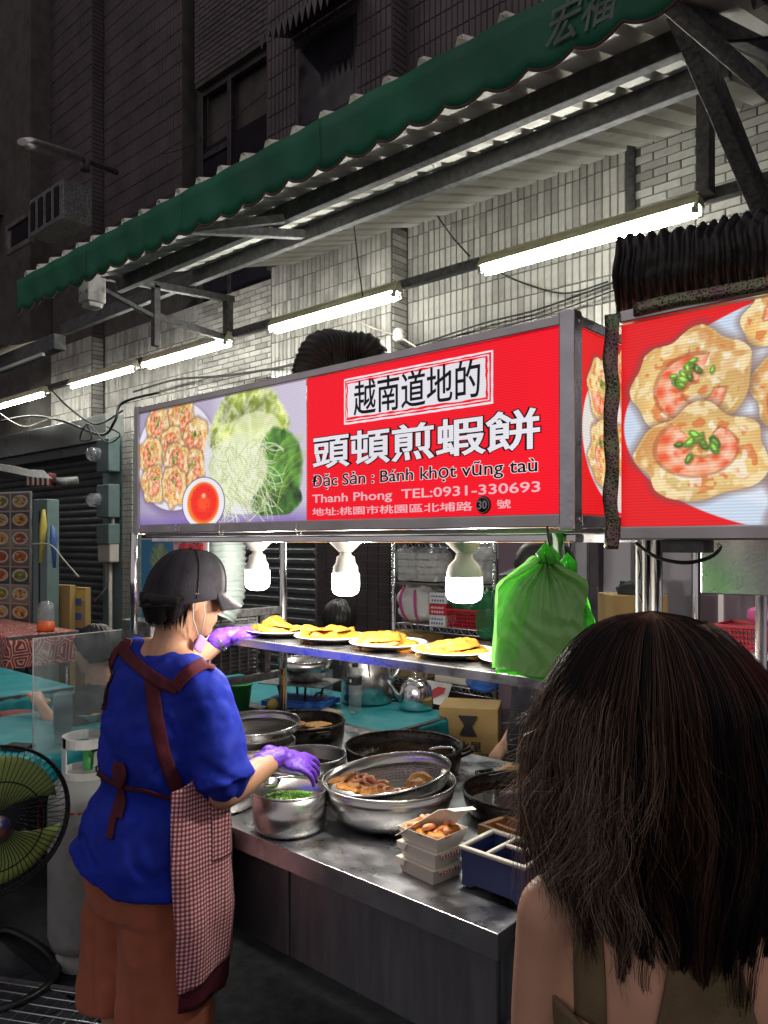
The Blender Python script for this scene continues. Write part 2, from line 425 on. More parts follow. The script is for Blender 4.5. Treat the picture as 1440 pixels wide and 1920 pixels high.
MAT = {}
def mk():
    M = MAT
    M['steel'] = pbr('brushed_steel', (.62,.63,.65), .30, 1, .10, 6, .12, 120, ((.30,.28,.26), .25, 5), (1,1,1), .10)
    M['steel_top'] = pbr('worn_steel_top', (.50,.51,.54), .34, 1, .12, 5, .10, 200, ((.34,.32,.31), .25, 3), rvar=.14)
    M['steel_panel'] = pbr('dull_steel_panel', (.30,.31,.34), .42, .85, .15, 3, .05, 60, ((.12,.12,.14), .5, 3), (6,6,.6), .1)
    M['steel_bright'] = pbr('polished_steel', (.78,.79,.80), .16, 1, .05, 8, rvar=.06)
    M['steel_pot'] = pbr('pot_steel', (.60,.59,.57), .24, 1, .05, 5, .03, 200, rvar=.05, aniso=.75)
    nt = M['steel_pot'].node_tree; tg_ = nt.nodes.new('ShaderNodeTangent'); tg_.direction_type = 'RADIAL'; tg_.axis = 'Z'
    nt.links.new(tg_.outputs[0], next(n for n in nt.nodes if n.type == 'BSDF_PRINCIPLED').inputs['Tangent'])
    M['alu'] = pbr('aluminium_frame', (.60,.58,.58), .36, 1, .12, 6, rvar=.1)
    M['dark_frame'] = pbr('dark_metal_frame', (.10,.09,.10), .38, .8, .2, 6)
    M['galv'] = pbr('galvanised_beam', (.125,.125,.13), .60, .35, .35, 30, .4, 60, ((.06,.05,.045), .7, 6))
    M['galv_light'] = pbr('galvanised_brace', (.22,.22,.22), .55, .45, .5, 45, .5, 60, ((.08,.07,.06), .6, 9))
    M['roof'] = pbr('painted_roof_sheet', (.74,.72,.66), .6, 0, .10, 3, .1, 30, ((.20,.18,.15), .5, 2.5))
    M['roof_dark'] = pbr('old_dark_roof_sheet', (.08,.08,.085), .7, 0, .2, 3)
    M['white_edge'] = pbr('white_painted_edge', (.75,.74,.70), .5, 0, .08, 5)
    M['green'] = pbr('green_canvas', (.003,.150,.075), .62, 0, .25, 2.2, .15, 250, ((.002,.06,.04), .5, 2))
    M['grey_print'] = pbr('faded_print', (.16,.22,.19), .7, 0, .35, 25)
    M['hem'] = pbr('valance_hem', (.10,.06,.05), .8)
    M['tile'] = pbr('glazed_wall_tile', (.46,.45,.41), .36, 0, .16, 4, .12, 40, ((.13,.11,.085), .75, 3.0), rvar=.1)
    M['tile2'] = pbr('glazed_wall_tile_greyer', (.33,.32,.29), .38, 0, .18, 4, .12, 40, ((.10,.085,.07), .75, 3.4), rvar=.1)
    M['grout'] = pbr('tile_grout', (.085,.080,.072), .9, 0, .25, 6, .3, 60)
    M['tile_up_shaded'] = pbr('upper_wall_tile_shaded', (.098,.080,.086), .5, 0, .25, 2.5, .1, 30, ((.04,.03,.03), .6, 2))  # same tile as lower down, its colour darkened for the weaker light up there
    M['black'] = pbr('black_plastic', (.012,.012,.013), .4, 0, .2, 20)
    M['duct'] = pbr('black_duct_foil', (.020,.018,.017), .42, 0, .35, 20, .8, 40)
    M['duct_white'] = pbr('pale_flexible_duct', (.30,.36,.345), .45, 0, .12, 10, .2, 60)
    M['shutter'] = pbr('roller_shutter', (.115,.125,.13), .48, .4, .25, 3, .05, 60, ((.05,.05,.05), .5, 3))
    M['fascia'] = pbr('metal_fascia', (.34,.36,.36), .38, .7, .15, 4)
    M['white'] = pbr('white_enamel', (.72,.72,.70), .35, 0, .05, 8)
    M['porcelain'] = pbr('white_porcelain', (.78,.77,.74), .18, 0, .03, 8, coat=.3)
    M['socket'] = pbr('white_lamp_socket', (.74,.73,.68), .4, 0, .04, 8)
    M['teal'] = pbr('teal_tablecloth', (.010,.245,.285), .55, 0, .14, 4, .2, 30)
    M['glove'] = pbr('purple_nitrile', (.145,.050,.50), .42, 0, .15, 12, .25, 60, sss=.05)
    M['skin'] = pbr('skin', (.56,.30,.19), .48, 0, .10, 14, .12, 220, sss=.12)
    M['skin2'] = pbr('skin_tan', (.66,.37,.245), .46, 0, .10, 14, .12, 220, sss=.12)
    M['hairblack'] = pbr('black_hair', (.012,.010,.010), .42, 0, .4, 60, .6, 90, stretch=(1,1,.15))
    M['cap'] = pbr('charcoal_cotton', (.024,.022,.030), .9, 0, .35, 11, .4, 260)
    M['shirt'] = pbr('blue_cotton', (.003,.020,.36), .82, 0, .2, 7, .3, 320)
    M['maroon'] = pbr('maroon_cotton', (.085,.009,.020), .82, 0, .2, 9, .3, 300)
    M['pants'] = pbr('rust_cotton', (.40,.115,.058), .82, 0, .16, 5, .3, 280, sheen=.1)
    M['mask'] = pbr('lilac_mask', (.50,.33,.60), .8, 0, .08, 20)
    M['olive'] = pbr('olive_cotton', (.16,.115,.058), .8, 0, .2, 12, .3, 260)
    M['tank'] = pbr('grey_gas_bottle', (.30,.31,.30), .5, .1, .15, 4, .1, 40, ((.10,.075,.06), .6, 6))
    M['red_print'] = pbr('red_stencil_paint', (.45,.06,.03), .7, 0, .3, 20)
    M['batter'] = pbr('golden_batter', (.58,.22,.018), .45, 0, .55, 90, 1.6, 160, ((.30,.05,.006), .85, 45), coat=.1)
    M['batter2'] = pbr('pale_fried_egg', (.66,.33,.035), .45, 0, .5, 95, 1.6, 170, ((.45,.10,.010), .8, 50), coat=.1)
    M['shrimp'] = pbr('cooked_shrimp', (.90,.36,.15), .32, 0, .35, 45, .4, 60, ((.85,.55,.40), .7, 35), coat=.3, sss=.1)
    M['fritter'] = pbr('brown_fritter', (.74,.32,.08), .5, 0, .45, 40, .8, 90, ((.40,.12,.02), .6, 18), coat=.2)
    M['scallion'] = pbr('chopped_scallion', (.16,.42,.05), .45, 0, .5, 80, .2, 60)
    M['scallion2'] = pbr('pale_chopped_scallion', (.45,.62,.20), .45, 0, .4, 80)
    M['herb'] = pbr('herb_fleck', (.07,.22,.03), .5)
    M['paper'] = pbr('white_paperboard', (.84,.78,.68), .6, 0, .05, 8)
    M['paper_in'] = pbr('paperboard_inside', (.74,.68,.58), .6)
    M['navy'] = pbr('navy_plastic', (.035,.050,.16), .38, 0, .08, 8)
    M['cream'] = pbr('cream_plastic', (.62,.58,.51), .4, 0, .05, 8)
    M['wood'] = pbr('tray_wood', (.42,.19,.06), .5, 0, .35, 6, .2, 60, stretch=(1,8,8))
    M['wok'] = pbr('blackened_iron', (.030,.026,.024), .34, .6, .4, 18, .5, 60, ((.09,.07,.055), .6, 14))
    M['oil'] = pbr('dark_oil', (.030,.016,.008), .06, 0, .3, 6, spec=.8, rvar=.03, coat=.5)
    M['sauce'] = pbr('brown_sauce', (.11,.045,.025), .25, 0, .3, 12)
    M['towel'] = pbr('beige_towel', (.60,.43,.26), .9, 0, .12, 14, .8, 200, sheen=.3)
    M['towel2'] = pbr('peach_towel', (.78,.46,.20), .9, 0, .15, 14, .9, 200, sheen=.3)
    M['carton'] = pbr('brown_carton', (.40,.27,.105), .75, 0, .12, 5, .1, 80)
    M['ink'] = pbr('black_ink', (.02,.02,.022), .7)
    M['redink'] = pbr('red_ink', (.60,.035,.05), .6)
    M['blueink'] = pbr('blue_ink', (.05,.12,.35), .6)
    M['greenbag'] = None
    M['floor_tile'] = pbr('dark_paver', (.028,.032,.040), .42, 0, .3, 3, .3, 40, ((.02,.02,.02), .5, 5))
    M['asphalt'] = pbr('damp_asphalt', (.010,.012,.016), .85, 0, .3, 8, .6, 120)
    M['red_plastic'] = pbr('red_plastic', (.55,.03,.05), .4, 0, .1, 8)
    M['pink_plastic'] = pbr('pink_plastic', (.62,.10,.30), .4, 0, .1, 8)
    M['dkred_plastic'] = pbr('dark_red_plastic', (.16,.012,.02), .4, 0, .1, 8)
    M['green_plastic'] = pbr('green_plastic', (.05,.35,.08), .4, 0, .1, 8)
    M['blue_plastic'] = pbr('blue_plastic', (.03,.12,.45), .35, 0, .1, 8)
    M['purple_wall'] = pbr('mauve_panel', (.16,.115,.15), .45, 0, .1, 3)
    M['white_panel'] = pbr('white_panel', (.52,.51,.56), .4, 0, .06, 3)
    M['brown_tile'] = pbr('dark_brown_tile', (.045,.035,.036), .4, 0, .35, 5, .1, 60)
    M['window'] = pbr('dark_window_glass', (.02,.018,.025), .12, 0, .3, 3)
    M['cable'] = pbr('cable_rubber', (.018,.018,.020), .6)
    M['cable_white'] = pbr('white_cable', (.50,.48,.42), .6)
    M['meter'] = pbr('meter_box_paint', (.15,.22,.22), .5, 0, .15, 6, dirt=((.08,.08,.07), .5, 6))
    M['yellow'] = pbr('yellow_cloth', (.60,.48,.10), .8)
    M['dkcloth'] = pbr('dark_cloth', (.030,.036,.034), .85, 0, .25, 9, .3, 200)
    M['blackcloth'] = pbr('black_cloth', (.012,.012,.018), .85, 0, .25, 9, .3, 200)
    m, nt, b = _nt('thin_green_plastic')
    b.inputs['Base Color'].default_value = (.16,.72,.10,1); b.inputs['Roughness'].default_value = .32
    tl = N(nt, 'ShaderNodeBsdfTranslucent'); tl.inputs[0].default_value = (.16,.85,.08,1)
    mx = N(nt, 'ShaderNodeMixShader'); mx.inputs[0].default_value = .42
    out = next(n for n in nt.nodes if n.type == 'OUTPUT_MATERIAL')
    tc = N(nt, 'ShaderNodeTexCoord'); nz = N(nt, 'ShaderNodeTexNoise'); nz.inputs['Scale'].default_value = 5; nz.inputs['Detail'].default_value = 1
    nt.links.new(tc.outputs['Object'], nz.inputs['Vector'])
    bp = N(nt, 'ShaderNodeBump'); bp.inputs['Strength'].default_value = .25; bp.inputs['Distance'].default_value = .02
    nt.links.new(nz.outputs[0], bp.inputs['Height']); nt.links.new(bp.outputs[0], b.inputs['Normal'])
    nt.links.new(b.outputs[0], mx.inputs[1]); nt.links.new(tl.outputs[0], mx.inputs[2]); nt.links.new(mx.outputs[0], out.inputs[0])
    M['greenbag'] = m
    m2 = m.copy(); m2.name = 'pale_green_plastic'; b2 = next(n for n in m2.node_tree.nodes if n.type == 'BSDF_PRINCIPLED'); b2.inputs['Base Color'].default_value = (.42,.78,.30,1); b2.inputs['Coat Weight'].default_value = .3
    next(n for n in m2.node_tree.nodes if n.type == 'BSDF_TRANSLUCENT').inputs[0].default_value = (.34,.85,.22,1)
    M['palebag'] = m2
    def clearish(name, col, mixf, rough=.15, bump=0):
        m, nt, b = _nt(name)
        b.inputs['Base Color'].default_value = c4(col); b.inputs['Roughness'].default_value = rough
        tr = N(nt, 'ShaderNodeBsdfTransparent'); tr.inputs[0].default_value = (.96, .98, .98, 1)
        mx = N(nt, 'ShaderNodeMixShader')
        tc = N(nt, 'ShaderNodeTexCoord'); nz = N(nt, 'ShaderNodeTexNoise'); nz.inputs['Scale'].default_value = 9; nz.inputs['Detail'].default_value = 6
        nt.links.new(tc.outputs['Object'], nz.inputs['Vector'])
        mr = N(nt, 'ShaderNodeMapRange'); mr.inputs[1].default_value = .35; mr.inputs[2].default_value = .7
        mr.inputs[3].default_value = mixf * .5; mr.inputs[4].default_value = min(1, mixf * 1.6)
        nt.links.new(nz.outputs[0], mr.inputs[0]); nt.links.new(mr.outputs[0], mx.inputs[0])
        if bump:
            bp = N(nt, 'ShaderNodeBump'); bp.inputs['Strength'].default_value = bump; bp.inputs['Distance'].default_value = .01
            nt.links.new(nz.outputs[0], bp.inputs['Height']); nt.links.new(bp.outputs[0], b.inputs['Normal'])
        out = next(n for n in nt.nodes if n.type == 'OUTPUT_MATERIAL')
        nt.links.new(tr.outputs[0], mx.inputs[1]); nt.links.new(b.outputs[0], mx.inputs[2]); nt.links.new(mx.outputs[0], out.inputs[0])
        return m
    M['acrylic'] = clearish('smudged_acrylic', (.55,.60,.60), .22)
    M['clearbag'] = clearish('clear_plastic_bag', (.70,.70,.68), .40, .2, .8)
    M['pet'] = clearish('clear_bottle', (.55,.58,.60), .30, .08, .3)
    M['bluebag'] = clearish('blue_plastic_bag', (.06,.20,.70), .85, .2, .8)
    M['dkgreenbag'] = clearish('dark_green_bag', (.03,.22,.08), .75, .25, .8)
mk()
def proj(p):
    d = -_s * p[0] + _c * p[1]; l = _c * p[0] + _s * p[1]
    return (PCX + l / d * FOC, PHY - (p[2] - EYE) / d * FOC, d) if d > .01 else (-9999, 0, d)
def Wx(px, Y): return onY(px, 500, Y).x

# ------------------------------------------------------------------ ground
g = MB(); g.add([(-60,-40,-.004),(40,-40,-.004),(40,60,-.004),(-60,60,-.004)], [(0,1,2,3)])
obj('ground', g, MAT['asphalt'], kind='structure')
pv = thing('pavement', None, None, (0,0,0), kind='structure')
pb = MB(); pb.box((-4.6,-.2,-.003),(0.2,1.25,.0)); obj('paving_bed', pb, MAT['asphalt'], pv, kind='stuff')
t0 = MB(); t0.box((-.148,-.148,0),(.148,.148,.012)); tm = t0.mesh('paver')
tm.materials.append(MAT['floor_tile'])
for i in range(13):
    for j in range(5):
        o = bpy.data.objects.new('paving_tile', tm); COL.objects.link(o); o.parent = pv
        o.location = (-4.2 + i*.302, -.1 + j*.302, .001 + rnd.uniform(0, .002))

# ------------------------------------------------------------------ tiled building
YB = 4.45
bld = thing('tiled_building', 'old building clad in narrow pale glazed tiles behind the food stall', 'building', (-5, YB, 0))
def zone(x0, x1, Y, z0, z1, typ): return (min(x0,x1), max(x0,x1), Y, z0, z1, typ)
LOW0, LOW1 = 2.74, 3.97
zones = [
    zone(Wx(20,YB), Wx(68,4.31), YB, LOW0, LOW1, 'h'),
    zone(Wx(68,4.31), Wx(172,4.31), 4.31, LOW0, LOW1, 'v'),
    zone(Wx(195,YB), Wx(372,YB), YB, 2.42, LOW1, 'v'),
    zone(Wx(372,YB), Wx(508,4.28), YB, 2.42, LOW1, 'h'),
    zone(Wx(508,4.28), Wx(762,YB), 4.28, 2.39, LOW1, 'v'),
    zone(Wx(762,YB), Wx(1174,YB), YB, 2.39, LOW1+.1, 'v'),
    zone(Wx(1192,YB), .9, YB, 2.39, LOW1+.1, 'h'),
]
UP = LOW1
ups = [
    zone(Wx(-10,YB), Wx(68,4.31), YB, UP, 7.7, 'h'),
    zone(Wx(68,4.31), Wx(172,4.31), 4.31, UP, 9.7, 'v'),
    zone(Wx(195,YB), Wx(342,YB), YB, UP, 9.3, 'v'),
    zone(Wx(366,YB), Wx(500,4.28), YB, 6.13, 7.9, 'h'),
    zone(Wx(500,4.28), Wx(762,YB), 4.28, UP, 7.57, 'v'),
    zone(Wx(762,YB), -.5, YB, UP+.1, 6.45, 'v'),
]
# wall body (grout plane) and its returns
wb = MB()
for (x0,x1,Y,z0,z1,t) in zones + ups:
    wb.box((x0, Y, z0 - (.0)), (x1, 4.9, z1))
wb.box((Wx(172,4.31), 4.52, LOW0), (Wx(195,YB), 4.9, 9.3))
wb.box((Wx(342,YB), 4.62, UP), (Wx(366,YB), 4.9, 9.3))
wb.box((Wx(1174,YB), YB+.002, 2.3), (Wx(1192,YB), 4.9, 4.55))
wb.box((Wx(366,YB), 4.60, UP), (Wx(500,4.28), 4.9, 6.13))
wb.box((Wx(508,4.28), 4.55, 0), (2.0, 4.9, 2.39))
obj('wall', wb, MAT['grout'], bld, world=True)
TW, TH, TG = .0445, .158, .0062
def tile_mesh(w, h, d, mat):
    m = MB(); b = .003
    m.add([(-w/2,0,-h/2),(w/2,0,-h/2),(w/2,0,h/2),(-w/2,0,h/2),(-w/2+b,-d,-h/2+b),(w/2-b,-d,-h/2+b),(w/2-b,-d,h/2-b),(-w/2+b,-d,h/2-b)],
          [(4,5,6,7),(0,1,5,4),(1,2,6,5),(2,3,7,6),(3,0,4,7)])
    me = m.mesh('tile'); me.materials.append(mat); return me
cand = []
def lay(x0, x1, Y, z0, z1, typ, up):
    w, h = (TW, TH) if typ == 'v' else (TH, TW)
    pw, ph = w + TG, h + TG
    nz = int((z1 - z0) / ph)
    for j in range(nz):
        zr = z1 - ph / 2 - j * ph; xa = x1
        off = (pw / 2 if (typ == 'h' and j % 2) else 0)
        x = x1 - pw / 2 - off * 1.0
        z = z1 - ph / 2 - j * ph
        while x - w / 2 > x0 - .001:
            q = proj((x, Y, z))
            if -30 < q[0] < 1470 and -40 < q[1] < (560 if up else 900):
                cand.append((q[2], x + rnd.uniform(-.0012,.0012), Y, z + rnd.uniform(-.001,.001), typ, up, q))
            x -= pw
        le = x + pw/2 - x0
        for (a_, b_) in (((x0+.002, x0+le-TG) if le > .035 and typ == 'h' else (0,0)), ((x1-off+TG*.2, x1-.002) if off else (0,0))):
            q = proj(((a_+b_)/2, Y, zr))
            if b_-a_ > .02 and -30 < q[0] < 1470 and q[1] > -40: halves.append((a_, b_, Y, zr, h, up))
halves = []
for zz in zones: lay(*zz, False)
for zz in ups: lay(*zz, True)
holes = [(Wx(555,4.28), Wx(672,4.28), 5.0, 5.71)]
cand = [c for c in cand if not any(h0 < c[1] < h1 and h2 < c[3] < h3 and c[5] for (h0,h1,h2,h3) in holes)]
def seen(c):
    px, py = c[6][0], c[6][1]
    if c[5]: return py < 545 - .47 * px + 40          # above the valance
    beamB = 455 - .39 * (px - 600)
    sign = 762 - .21 * (px - 255) if px < 1075 else 640
    if 1140 < px: sign = 560
    return beamB - 20 < py < sign
cand = [c for c in cand if seen(c) or not c[5]]
vis = sorted([c for c in cand if seen(c) and not c[5]])[:300]
vset = set(id(c) for c in vis)
tms = {('v',0): tile_mesh(TW,TH,.008,MAT['tile']), ('v',1): tile_mesh(TW,TH,.009,MAT['tile2']), ('h',0): tile_mesh(TH,TW,.008,MAT['tile']), ('h',1): tile_mesh(TH,TW,.009,MAT['tile2'])}
for c in vis:
    o = bpy.data.objects.new('wall_tile', tms[(c[4], int(rnd.random() < .35))]); COL.objects.link(o); o.parent = bld
    o.location = (c[1] + 5, c[2] - YB - .0005, c[3])
    o.rotation_euler = (rnd.uniform(-.012,.012), 0, rnd.uniform(-.008,.008))
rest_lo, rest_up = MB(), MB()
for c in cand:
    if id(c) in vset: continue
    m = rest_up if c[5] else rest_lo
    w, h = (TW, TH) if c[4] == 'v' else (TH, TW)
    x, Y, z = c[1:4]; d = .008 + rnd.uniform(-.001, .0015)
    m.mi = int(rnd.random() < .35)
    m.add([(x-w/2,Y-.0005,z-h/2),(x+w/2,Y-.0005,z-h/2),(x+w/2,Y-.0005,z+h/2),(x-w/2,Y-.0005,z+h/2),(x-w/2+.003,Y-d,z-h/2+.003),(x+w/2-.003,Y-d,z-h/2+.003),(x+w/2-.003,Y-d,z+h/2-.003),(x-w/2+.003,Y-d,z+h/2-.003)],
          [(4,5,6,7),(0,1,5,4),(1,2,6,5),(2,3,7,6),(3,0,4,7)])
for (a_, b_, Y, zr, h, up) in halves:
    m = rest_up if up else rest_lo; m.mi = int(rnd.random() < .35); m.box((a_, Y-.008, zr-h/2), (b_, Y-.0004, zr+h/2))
# returns of the proud blocks: short horizontal tiles
for (X, Ya, Yb, z0, z1, up) in ((Wx(172,4.31),4.31,YB,LOW0,8.6,True),(Wx(762,YB),4.28,YB,2.39,7.5,True)):
    z = z0 + .03
    while z < z1:
        m = rest_up if z > UP else rest_lo
        m.mi = int(rnd.random() < .35)
        m.box((X+.0005, Ya+.008, z-.021), (X+.008, Yb-.005, z+.021)); z += .0505
obj('wall_tiling', rest_lo, [MAT['tile'], MAT['tile2']], bld, world=True, kind='stuff')
obj('upper_wall_tiling', rest_up, [MAT['tile_up_shaded'], MAT['tile_up_shaded']], bld, world=True, kind='stuff')
# upper window with frame
wx0, wx1 = Wx(366,YB), Wx(500,4.28)
wf = MB(); xm = Wx(437,4.55)
for (a, b) in ((wx0+.0, wx0+.05), (xm-.03, xm+.03), (wx1-.05, wx1)):
    wf.box((a, 4.5, UP), (b, 4.56, 6.11))
wf.box((wx0, 4.505, 6.06), (wx1, 4.555, 6.13)); wf.box((wx0+.05, 4.51, 5.43), (xm-.03, 4.55, 5.49))
w = obj('window', wf, MAT['dark_frame'], bld, world=True, bevel=.004)
wp = MB(); wp.box((wx0+.05, 4.53, UP), (xm-.03, 4.536, 5.0)); wp.box((wx0+.05, 4.53, 5.06), (xm-.03, 4.536, 5.55)); wp.box((xm+.03, 4.53, UP), (wx1-.05, 4.536, 5.55))
for lo, hi in (((wx0+.05,4.53,UP),(xm-.03,4.536,5.0)), ((wx0+.05,4.53,5.06),(xm-.03,4.536,5.55)), ((xm+.03,4.53,UP),(wx1-.05,4.536,5.55))):
    p = MB(); p.box(lo, hi); obj('pane', p, MAT['window'], w, world=True)
# small hooded window
hx0, hx1 = holes[0][:2]
w = MB(); w.box((hx0, 4.275, 5.0), (hx1, 4.28, 5.04)); w.box((hx0, 4.275, 5.67), (hx1, 4.28, 5.71)); w.box((hx0, 4.275, 5.04), (hx0+.04, 4.28, 5.67)); w.box((hx1-.04, 4.275, 5.04), (hx1, 4.28, 5.67))
w = obj('window', w, MAT['dark_frame'], bld, world=True)
p = MB(); p.box((hx0+.04, 4.27, 5.04), (hx1-.04, 4.277, 5.67)); obj('pane', p, MAT['window'], w, world=True)
hd = MB(); n = 12
for i in range(n):
    xa, xb = hx0-.05 + (hx1-hx0+.1)*i/n, hx0-.05 + (hx1-hx0+.1)*(i+1)/n
    hd.add([(xa,4.27,5.83),(xb,4.27,5.83),(xb,3.93,5.68),(xa,3.93,5.68),((xa+xb)/2,3.93,5.55)], [(0,1,2,3),(3,2,4)])
obj('window_hood', hd, MAT['dark_frame'], bld, world=True)
# downpipe
dp = MB(); xx = Wx(1183,YB-.03)
dp.tube([(xx,YB-.03,1.8),(xx,YB-.03,4.28)], .026, 10)
obj('downpipe', dp, MAT['galv'], bld, world=True)
# left-hand lower part: fascia, shutter, pier
fx1 = Wx(228, 3.86)
f = MB(); f.box((-14, 3.80, 2.50), (fx1-.12, 3.95, 2.60)); f.box((-14, 3.76, 2.602), (fx1-.12, 3.95, 2.86)); obj('fascia', f, MAT['fascia'], bld, world=True, bevel=.006)
def shutter(x0, x1, Y, z0, z1, p=.075):
    prof = []
    z = z0
    while z < z1: prof += [(Y, z), (Y-.016, z+p*.25), (Y-.018, z+p*.6), (Y+.004, z+p*.92)]; z += p
    m = MB()
    for i in range(len(prof)-1):
        (ya, za), (yb, zb) = prof[i], prof[i+1]
        m.add([(x0,ya,za),(x1,ya,za),(x1,yb,zb),(x0,yb,zb)], [(0,1,2,3)])
    return m
obj('roller_shutter', shutter(-13, fx1-.25, 3.88, 0, 2.5), MAT['shutter'], bld, world=True)
obj('roller_shutter', shutter(fx1+.32, Wx(592,3.9), 3.90, 0, 2.3), MAT['shutter'], bld, world=True)
pr = MB(); pr.box((fx1-.25, 3.80, 0), (fx1+.32, 4.1, 2.62)); obj('pier', pr, MAT['meter'], bld, world=True)
ps = MB(); px0 = Wx(230,3.79)
for j in range(44):
    for i in range(3):
        ps.box((px0+i*.058, 3.788, .2+j*.055), (px0+i*.058+.052, 3.7995, .2+j*.055+.048))
obj('pier_tiling', ps, MAT['tile'], bld, world=True, kind='stuff')
# dark tiled wall behind the stall, mauve and white panels
dw = MB(); dw.box((Wx(592,3.8), 3.80, 0), (Wx(745,3.8), 3.90, 2.3)); obj('dark_wall', dw, MAT['purple_wall'], bld, world=True)
db = MB(); z = .05
while z < 2.25:
    x = Wx(594,3.79) + (rnd.random()*.0)
    while x < Wx(738,3.79):
        db.box((x, 3.79, z), (x+.095, 3.799, z+.045)); x += .10
    z += .051
obj('dark_wall_tiling', db, MAT['brown_tile'], bld, world=True, kind='stuff')
iw = MB(); iw.box((Wx(745,3.9), 3.9, 0), (Wx(934,3.9), 4.0, 2.3)); obj('back_wall', iw, MAT['brown_tile'], bld, world=True)
mp_ = MB(); mp_.box((Wx(934,3.3), 3.3, 0), (Wx(1012,3.3), 3.34, 2.25)); obj('mauve_panel', mp_, MAT['purple_wall'], bld, world=True, bevel=.004)
mp_ = MB(); mp_.box((Wx(1016,3.4), 3.4, 0), (Wx(1100,3.4), 3.44, 2.25)); obj('white_panel', mp_, MAT['white_panel'], bld, world=True, bevel=.004)
mp_ = MB(); mp_.box((Wx(1104,3.35), 3.35, 0), (Wx(1122,3.35), 3.42, 2.25)); obj('door_post', mp_, MAT['dark_frame'], bld, world=True, bevel=.004)
mp_ = MB(); mp_.box((Wx(1126,3.4), 3.4, 0), (Wx(1182,3.4), 3.44, 2.25)); obj('white_panel', mp_, MAT['white_panel'], bld, world=True, bevel=.004)
mp_ = MB(); mp_.box((Wx(1215,3.4), 3.4, 0), (Wx(1305,3.4), 3.44, 2.25)); obj('white_panel', mp_, MAT['white_panel'], bld, world=True, bevel=.004)
for (a, b, m) in ((1040,1052,'alu'),(1062,1074,'steel_bright'),(1296,1312,'steel_bright')):
    q = MB(); q.tube([(Wx((a+b)/2,3.36),3.36,0),(Wx((a+b)/2,3.36),3.36,2.2)], (b-a)/2/FOC*3.2, 12); obj('pipe', q, MAT[m], bld, world=True)

ob = thing('dark_building', 'dark unlit block closing the lane at the top left corner', 'building', (-17, 3, 0))
m = MB(); m.box((-24,-6,0),(-15.5,9,16)); obj('wall', m, MAT['grout'], ob, world=True)
m = MB()
for i in range(6):
    for j in range(5): m.box((-15.5,-4+i*2.0,2.5+j*2.6),(-15.46,-2.8+i*2.0,4.0+j*2.6))
obj('shutters', m, MAT['window'], ob, world=True)
m = MB(); m.box((-15.5,4.05,0),(-9.3,4.3,12)); obj('wall', m, MAT['grout'], ob, world=True)
# balcony and its railing, upper left
bal = MB(); bz = 5.95
bal.box((-12.6, 3.38, bz-.18), (Wx(66,4.45), 4.45, bz)); obj('balcony_slab', bal, MAT['grout'], bld, world=True)
rl = MB()
xe = Wx(64,4.45)
for i in range(11): rl.tube([(-12.6,3.4,bz+.08+i*.085),(xe,3.4,bz+.08+i*.085)], .008, 5)
for i in range(8): rl.tube([(xe-i*.75,3.4,bz),(xe-i*.75,3.4,bz+.95)], .016, 6)
for i in range(5):
    c = xe - .6 - i*1.0
    rl.tube([(c+.20*math.cos(a), 3.385, bz+.5+.28*math.sin(a)) for a in np.linspace(0,2*PI,20)], .007, 4)
obj('balcony_railing', rl, MAT['galv'], bld, world=True)

# air conditioner + lamp arm, meters
a = thing('air_conditioner', 'boxy window air conditioner above the left end of the green awning', 'air conditioner', onY(95, 455, 3.6))
p0, p1 = onY(64, 440, 3.55), onY(128, 400, 3.55)
ab = MB(); ab.box((p0.x,3.5,p0.z-.05),(p1.x,3.8,p0.z+.34)); obj('body', ab, MAT['galv_light'], a, world=True, bevel=.01)
ag = MB()
for i in range(4): ag.box((p0.x+.04+i*(p1.x-p0.x)/4.3,3.492,p0.z),(p0.x+.04+i*(p1.x-p0.x)/4.3+.1,3.499,p0.z+.29))
obj('grille', ag, MAT['black'], a, world=True)
wn = thing('window_box', 'small window with a pale metal frame beside the old air conditioner', 'window', onY(36, 470, 3.7))
q0, q1 = onY(14, 480, 3.7), onY(60, 395, 3.7)
for (lo, hi) in (((q0.x,3.68,q0.z),(q0.x+.05,3.72,q1.z)),((q1.x-.05,3.68,q0.z),(q1.x,3.72,q1.z)),((q0.x+.05,3.68,q0.z),(q1.x-.05,3.72,q0.z+.05)),((q0.x+.05,3.68,q1.z-.05),(q1.x-.05,3.72,q1.z))):
    m = MB(); m.box(lo, hi); obj('frame', m, MAT['alu'], wn, world=True)
m = MB(); m.box((q0.x+.05,3.70,q0.z+.05),(q1.x-.05,3.71,q1.z-.05)); obj('pane', m, MAT['window'], wn, world=True)
la = thing('lamp_arm', 'unlit street lamp on a short arm from the upper tiled wall', 'lamp', onD(160,300,7.9))
m = MB(); A, B = onD(42,266,6.6), onD(150,296,7.6)
m.tube([A, A.lerp(B,.1), A.lerp(B,.85), B], [.05,.09,.075,.05], 10, ell=.6); obj('lamp_head', m, MAT['alu'], la, world=True)
m = MB(); m.tube([B, onD(160,300,7.75), onD(160,300,7.85)+Vector((0,.35,0))], .03, 8); m.tube([onD(160,300,7.75), onD(160,320,7.75)], .05, 8); obj('arm', m, MAT['galv'], la, world=True)

